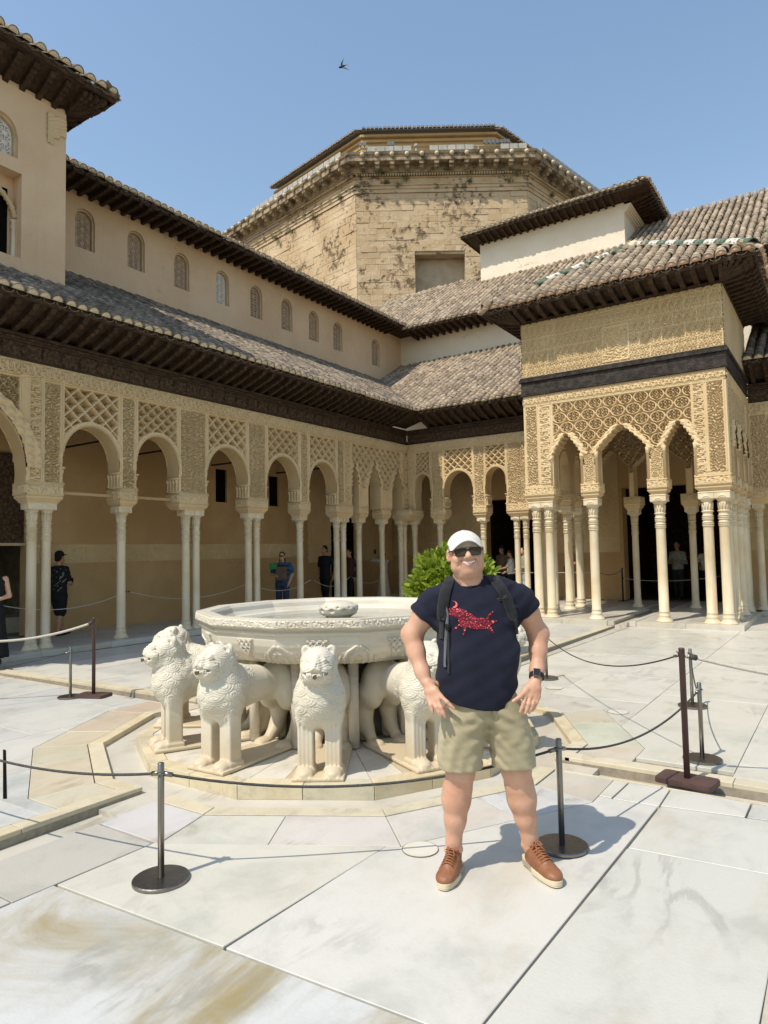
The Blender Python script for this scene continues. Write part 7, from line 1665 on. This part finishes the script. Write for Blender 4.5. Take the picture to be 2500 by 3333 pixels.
    if legs!='dress':
        f=Field((-.36,-.40,.0),(.36,.36,1.0*k),h); end=.10 if legs=='trousers' else (.50 if legs=='shorts' else .12)
        f.loft([.72*k,.80*k,.92*k],[0]*3,[0]*3,[rad(.15),rad(.168),rad(.165)],[rad(.115),rad(.13),rad(.125)],.03)
        for s,(fx,fy) in zip((-1,1),feet):
            hip=np.array(P(s*.085,0,.80)); kn=np.array(P((s*.09+fx)/2,-.01+fy*.5,.45)); an=np.array(P(fx,.02+fy,.08))
            if legs=='shorts': f.chain([hip,kn+(hip-kn)*.06],[rad(.105),rad(.098)],.03)
            else: f.chain([hip,kn,an],[rad(.10),rad(.076),rad(.062)],.03)
        f.wave((-.4,-.4,.0),(.4,.4,1),lambda X,Y,Z:.004*np.sin(Z*70+X*40+3*np.sin(Z*17)))
        sdf_obj('trousers' if legs!='shorts' else 'shorts',f,bottom,t,2)
    for s,(fx,fy) in zip((-1,1),feet):
        f=Field((fx*k-.08,fy*k-.24,-.01),(fx*k+.08,fy*k+.12,.12),.010); f.rbox((fx*k,fy*k-.06,.022),(.045,.13,.024),.02,.0); f.ell((fx*k,fy*k-.02,.05),(.044,.085,.045),.03); sdf_obj('shoe',f,CL['shoe'] if not mats else mats,t,1)
    f=Field((-.2,-.25,1.15*k),(.2,.25,1.85*k),.0115); c=hd+np.array((0,.028,.045)); f.ell(P(*c),(rad(.083),rad(.094),rad(.098)),.01)
    if longhair: f.loft([1.33*k,1.45*k,1.58*k],[0]*3,[.055]*3,[rad(.075),rad(.085),rad(.08)],[rad(.045),rad(.05),rad(.06)],.03)
    else: f.ell(P(0,hd[1]+.07,1.56),(rad(.07),rad(.045),rad(.06)),.02)
    f.half((-.3,-.4,1.0),(.3,.0,1.665*k),(0,-1.0,-.25),P(0,hd[1]-.028,1.60)); 
    sdf_obj('hair',f,hair,t,1)
    if hat:
        f=Field((-.2,-.28,1.55*k),(.2,.2,1.85*k),.0105); cc=P(*(hd+np.array((0,.02,.065)))); f.ell(cc,(rad(.090),rad(.102),rad(.088)),.0); f.half((-.4,-.4,1.3),(.4,.4,1.9),(0,.15,-1),(cc[0],cc[1],cc[2]-.005)); 
        f.ell((cc[0],cc[1]-.115*k,cc[2]-.005),(rad(.075),rad(.085),.011),.01); 
        if hat[1]=='brim': f.ell((cc[0],cc[1],cc[2]-.004),(rad(.155),rad(.17),.012),.01)
        sdf_obj('hat',f,hat[0],t,1)
    return t
def box_in(t,name,c,hx,mat,rot=0.0,bw=.02,w2=None):
    b=MB(); cs_,sn=math.cos(rot),math.sin(rot); b.obox(c,np.array((cs_,sn,0))*hx[0],np.array((-sn,cs_,0))*hx[1],(0,0,hx[2])); o=b.build(name,mat,t,False,True); bev(o,bw,3); return o
GR='visitors walking in the galleries'
# facing: 0 -> +Y; 90 -> -X ; 180 -> -Y (towards court) ; -90 -> +X
visitor('woman in a sleeveless long black dress at the left edge of the picture',-10.95,5.38,ZG,180+60,1.62,CL['black'],CL['black'],M['skin3'],CL['hair'],legs='dress',sleeve='none',arms=((.05,-.16,1.02),(-.12,-.12,.98)),longhair=True)
v=visitor('man in black cap and printed black shirt looking at a phone behind the first columns',-13.62,8.02,ZG,20,1.72,CL['black'],CL['black'],M['skin2'],CL['hair'],pose='lean',legs='shorts',hat=(CL['black'],'cap'),arms=((.08,-.30,1.08),(-.05,-.30,1.05)),nod=1.0)
box_in(v,'phone',(.02,-.42,1.10),(.035,.006,.07),CL['dark'],0,.004)
tp=[o for o in COL.objects if o.parent is v and o.name.startswith('top')][0]
tb=BVHTree.FromPolygons([q.co.copy() for q in tp.data.vertices],[tuple(q.vertices) for q in tp.data.polygons]); b=MB(); LI=(Matrix.Translation(v.location)@Matrix.Rotation(v.rotation_euler.z,4,'Z')).inverted(); eye=LI@Vector((0,0,H))
for i in range(14):
    tg=Vector((-.02+.13*math.sin(i*2.3),.0,.95+.036*i)); d0=(tg-eye).normalized(); sx=d0.cross(Vector((0,0,1))).normalized(); qs=[]
    for (p_,q_) in ((-.045,-.035),(-.038,-.045),(.045,.035),(.038,.045)):
        h=tb.ray_cast(eye,((tg+sx*p_+Vector((0,0,q_)))-eye).normalized())
        if h[0] is not None: qs.append(tuple(h[0]-d0*.004))
    if len(qs)==4: b.add(qs,[(0,1,2,3)])
if b.v: b.build('shirt_print',CL['grey'],v,False,True)
v=visitor('woman in blue striped shirt with a beige backpack worn in front and a green folder',-13.0,14.15,ZG,165+50,1.62,CL['blue'],CL['jeans'],M['skin3'],CL['hair'],arms=((.20,-.05,.84),(-.16,-.26,1.05)),build=1.22,longhair=True)
box_in(v,'backpack',(.0,-.23,1.06),(.155,.085,.19),CL['brown'],0,.05); box_in(v,'folder',(-.20,-.34,1.26),(.11,.008,.085),CL['green'],.5,.003); box_in(v,'sunglasses',(0,-.125,1.53),(.058,.012,.018),M['frame'],0,.005)
for zz in (1.02,1.14,1.26): 
    f=MB(); f.lathe([(.215,zz-.022),(.222,zz),(.215,zz+.022)],24,(0,0,0),cap=False); f.v=[(x,y*.70,z) for x,y,z in f.v]; f.build('dark_stripe',CL['dark'],v,True,True)
visitor('tall person in black carrying a round bag, half hidden by paired columns',-13.1,16.15,ZG,180,1.80,CL['black'],CL['black'],M['skin2'],CL['hair'],arms=((.25,.05,.82),(-.25,-.02,.80)))
visitor('young man in maroon shirt and dark trousers looking down beside the columns',-13.0,17.25,ZG,170,1.70,CL['maroon'],CL['black'],M['skin2'],CL['hair'],sleeve='long',arms=((.24,.0,.82),(-.22,-.08,.84)),nod=1)
v=visitor('woman in pale sun hat and long patterned dress photographing with a phone',-12.6,18.55,ZG,70,1.62,CL['cream'],CL['cream'],M['skin3'],CL['hair'],legs='dress',sleeve='long',hat=(CL['cap'],'brim'),arms=((.06,-.34,1.50),(-.06,-.34,1.48)))
box_in(v,'phone',(0,-.46,1.60),(.04,.006,.075),CL['dark'],0,.004)
visitor('dim visitor in a dark hat standing in the unlit doorway behind the bush',-9.9,21.9,ZG,170,1.70,CL['brown'],CL['dark'],M['skin2'],CL['hair'],sleeve='long',hat=(CL['dark'],'brim'))
visitor('person in white shirt and black trousers leaning sideways by the rope',-9.05,20.7,ZG,110,1.55,CL['white'],CL['black'],M['skin2'],CL['hair'],arms=((.10,-.40,1.05),(-.14,-.20,.95)))
visitor('woman in grey green shirt and pale jeans holding a paper behind the columns',-8.42,20.25,ZG,150,1.64,CL['grey'],CL['pale_jeans'],M['skin3'],CL['hair'],sleeve='long',arms=((.07,-.24,1.03),(-.07,-.24,1.03)))
v=visitor('man in orange shirt and olive shorts taking a photo inside the pavilion columns',-7.15,20.75,ZG,-70,1.68,CL['orange'],CL['olive'],M['skin3'],CL['hair'],legs='shorts',arms=((.05,-.36,1.32),(-.06,-.34,1.30)),hat=(CL['black'],'cap'),mats=CL['white'])
box_in(v,'shoulder_bag',(-.19,.05,.95),(.05,.11,.10),CL['black'],0,.02)
visitor('dim person with folded hands standing inside the dark main doorway',-4.35,22.6,ZG,175,1.72,CL['grey'],CL['dark'],M['skin2'],CL['hair'],arms=((.06,-.22,1.12),(-.06,-.22,1.12)),sleeve='long')
visitor('dim person in white top drinking in the dark main doorway behind a column',-3.55,22.7,ZG,170,1.62,CL['white'],CL['black'],M['skin2'],CL['hair'],arms=((.05,-.20,1.40),(-.16,-.14,.98)))
# black posts and ropes inside the galleries
def post_black(label,x,y,h=.98):
    t=thing('black_post',label,'rope post',(x,y,ZG),0,'slim black posts inside the pavilion'); b=MB(); b.lathe([(.001,0),(.14,0),(.14,.012),(.022,.016),(.022,h-.01),(.015,h),(.001,h)],14); b.build('post',M['blackmetal'],t,True,True); return Vector((x,y,ZG+h-.06))
p1_=post_black('slim black post in front of the carved pier inside the pavilion, left one',-6.05,19.9); p2_=post_black('slim black post at the left edge of the dark main doorway',-5.55,20.75)
rope('brown cord looped between the two slim black posts',p1_,p2_,.13,M['rope_d'],.008)
rope('pale cord across the dark main doorway',p2_+Vector((0,0,-.25)),Vector((-2.9,20.6,.85)),.10,M['rope_w'],.008)
rope('pale taut cord at waist height behind the paired gallery columns',Vector((-9.9,20.0,.98)),Vector((-6.1,19.9,.98)),.01,M['rope_w'],.009)
yy=[6.0,8.9,12.4,14.9,16.7,18.8]
for i,(a,b_) in enumerate(zip(yy[:-1],yy[1:])):
    rope(['pale cord inside the shaded arcade behind the first paired columns','thin cord inside the shaded arcade between the single and paired columns','pale cord inside the shaded arcade in front of the striped shirt woman','pale cord inside the shaded arcade by the person in black','pale cord inside the shaded arcade beside the woman in a hat'][i],Vector((-12.55,a,.98)),Vector((-12.55,b_,.98)),.26,M['rope_w'],.008,group='cords inside the shaded arcade')
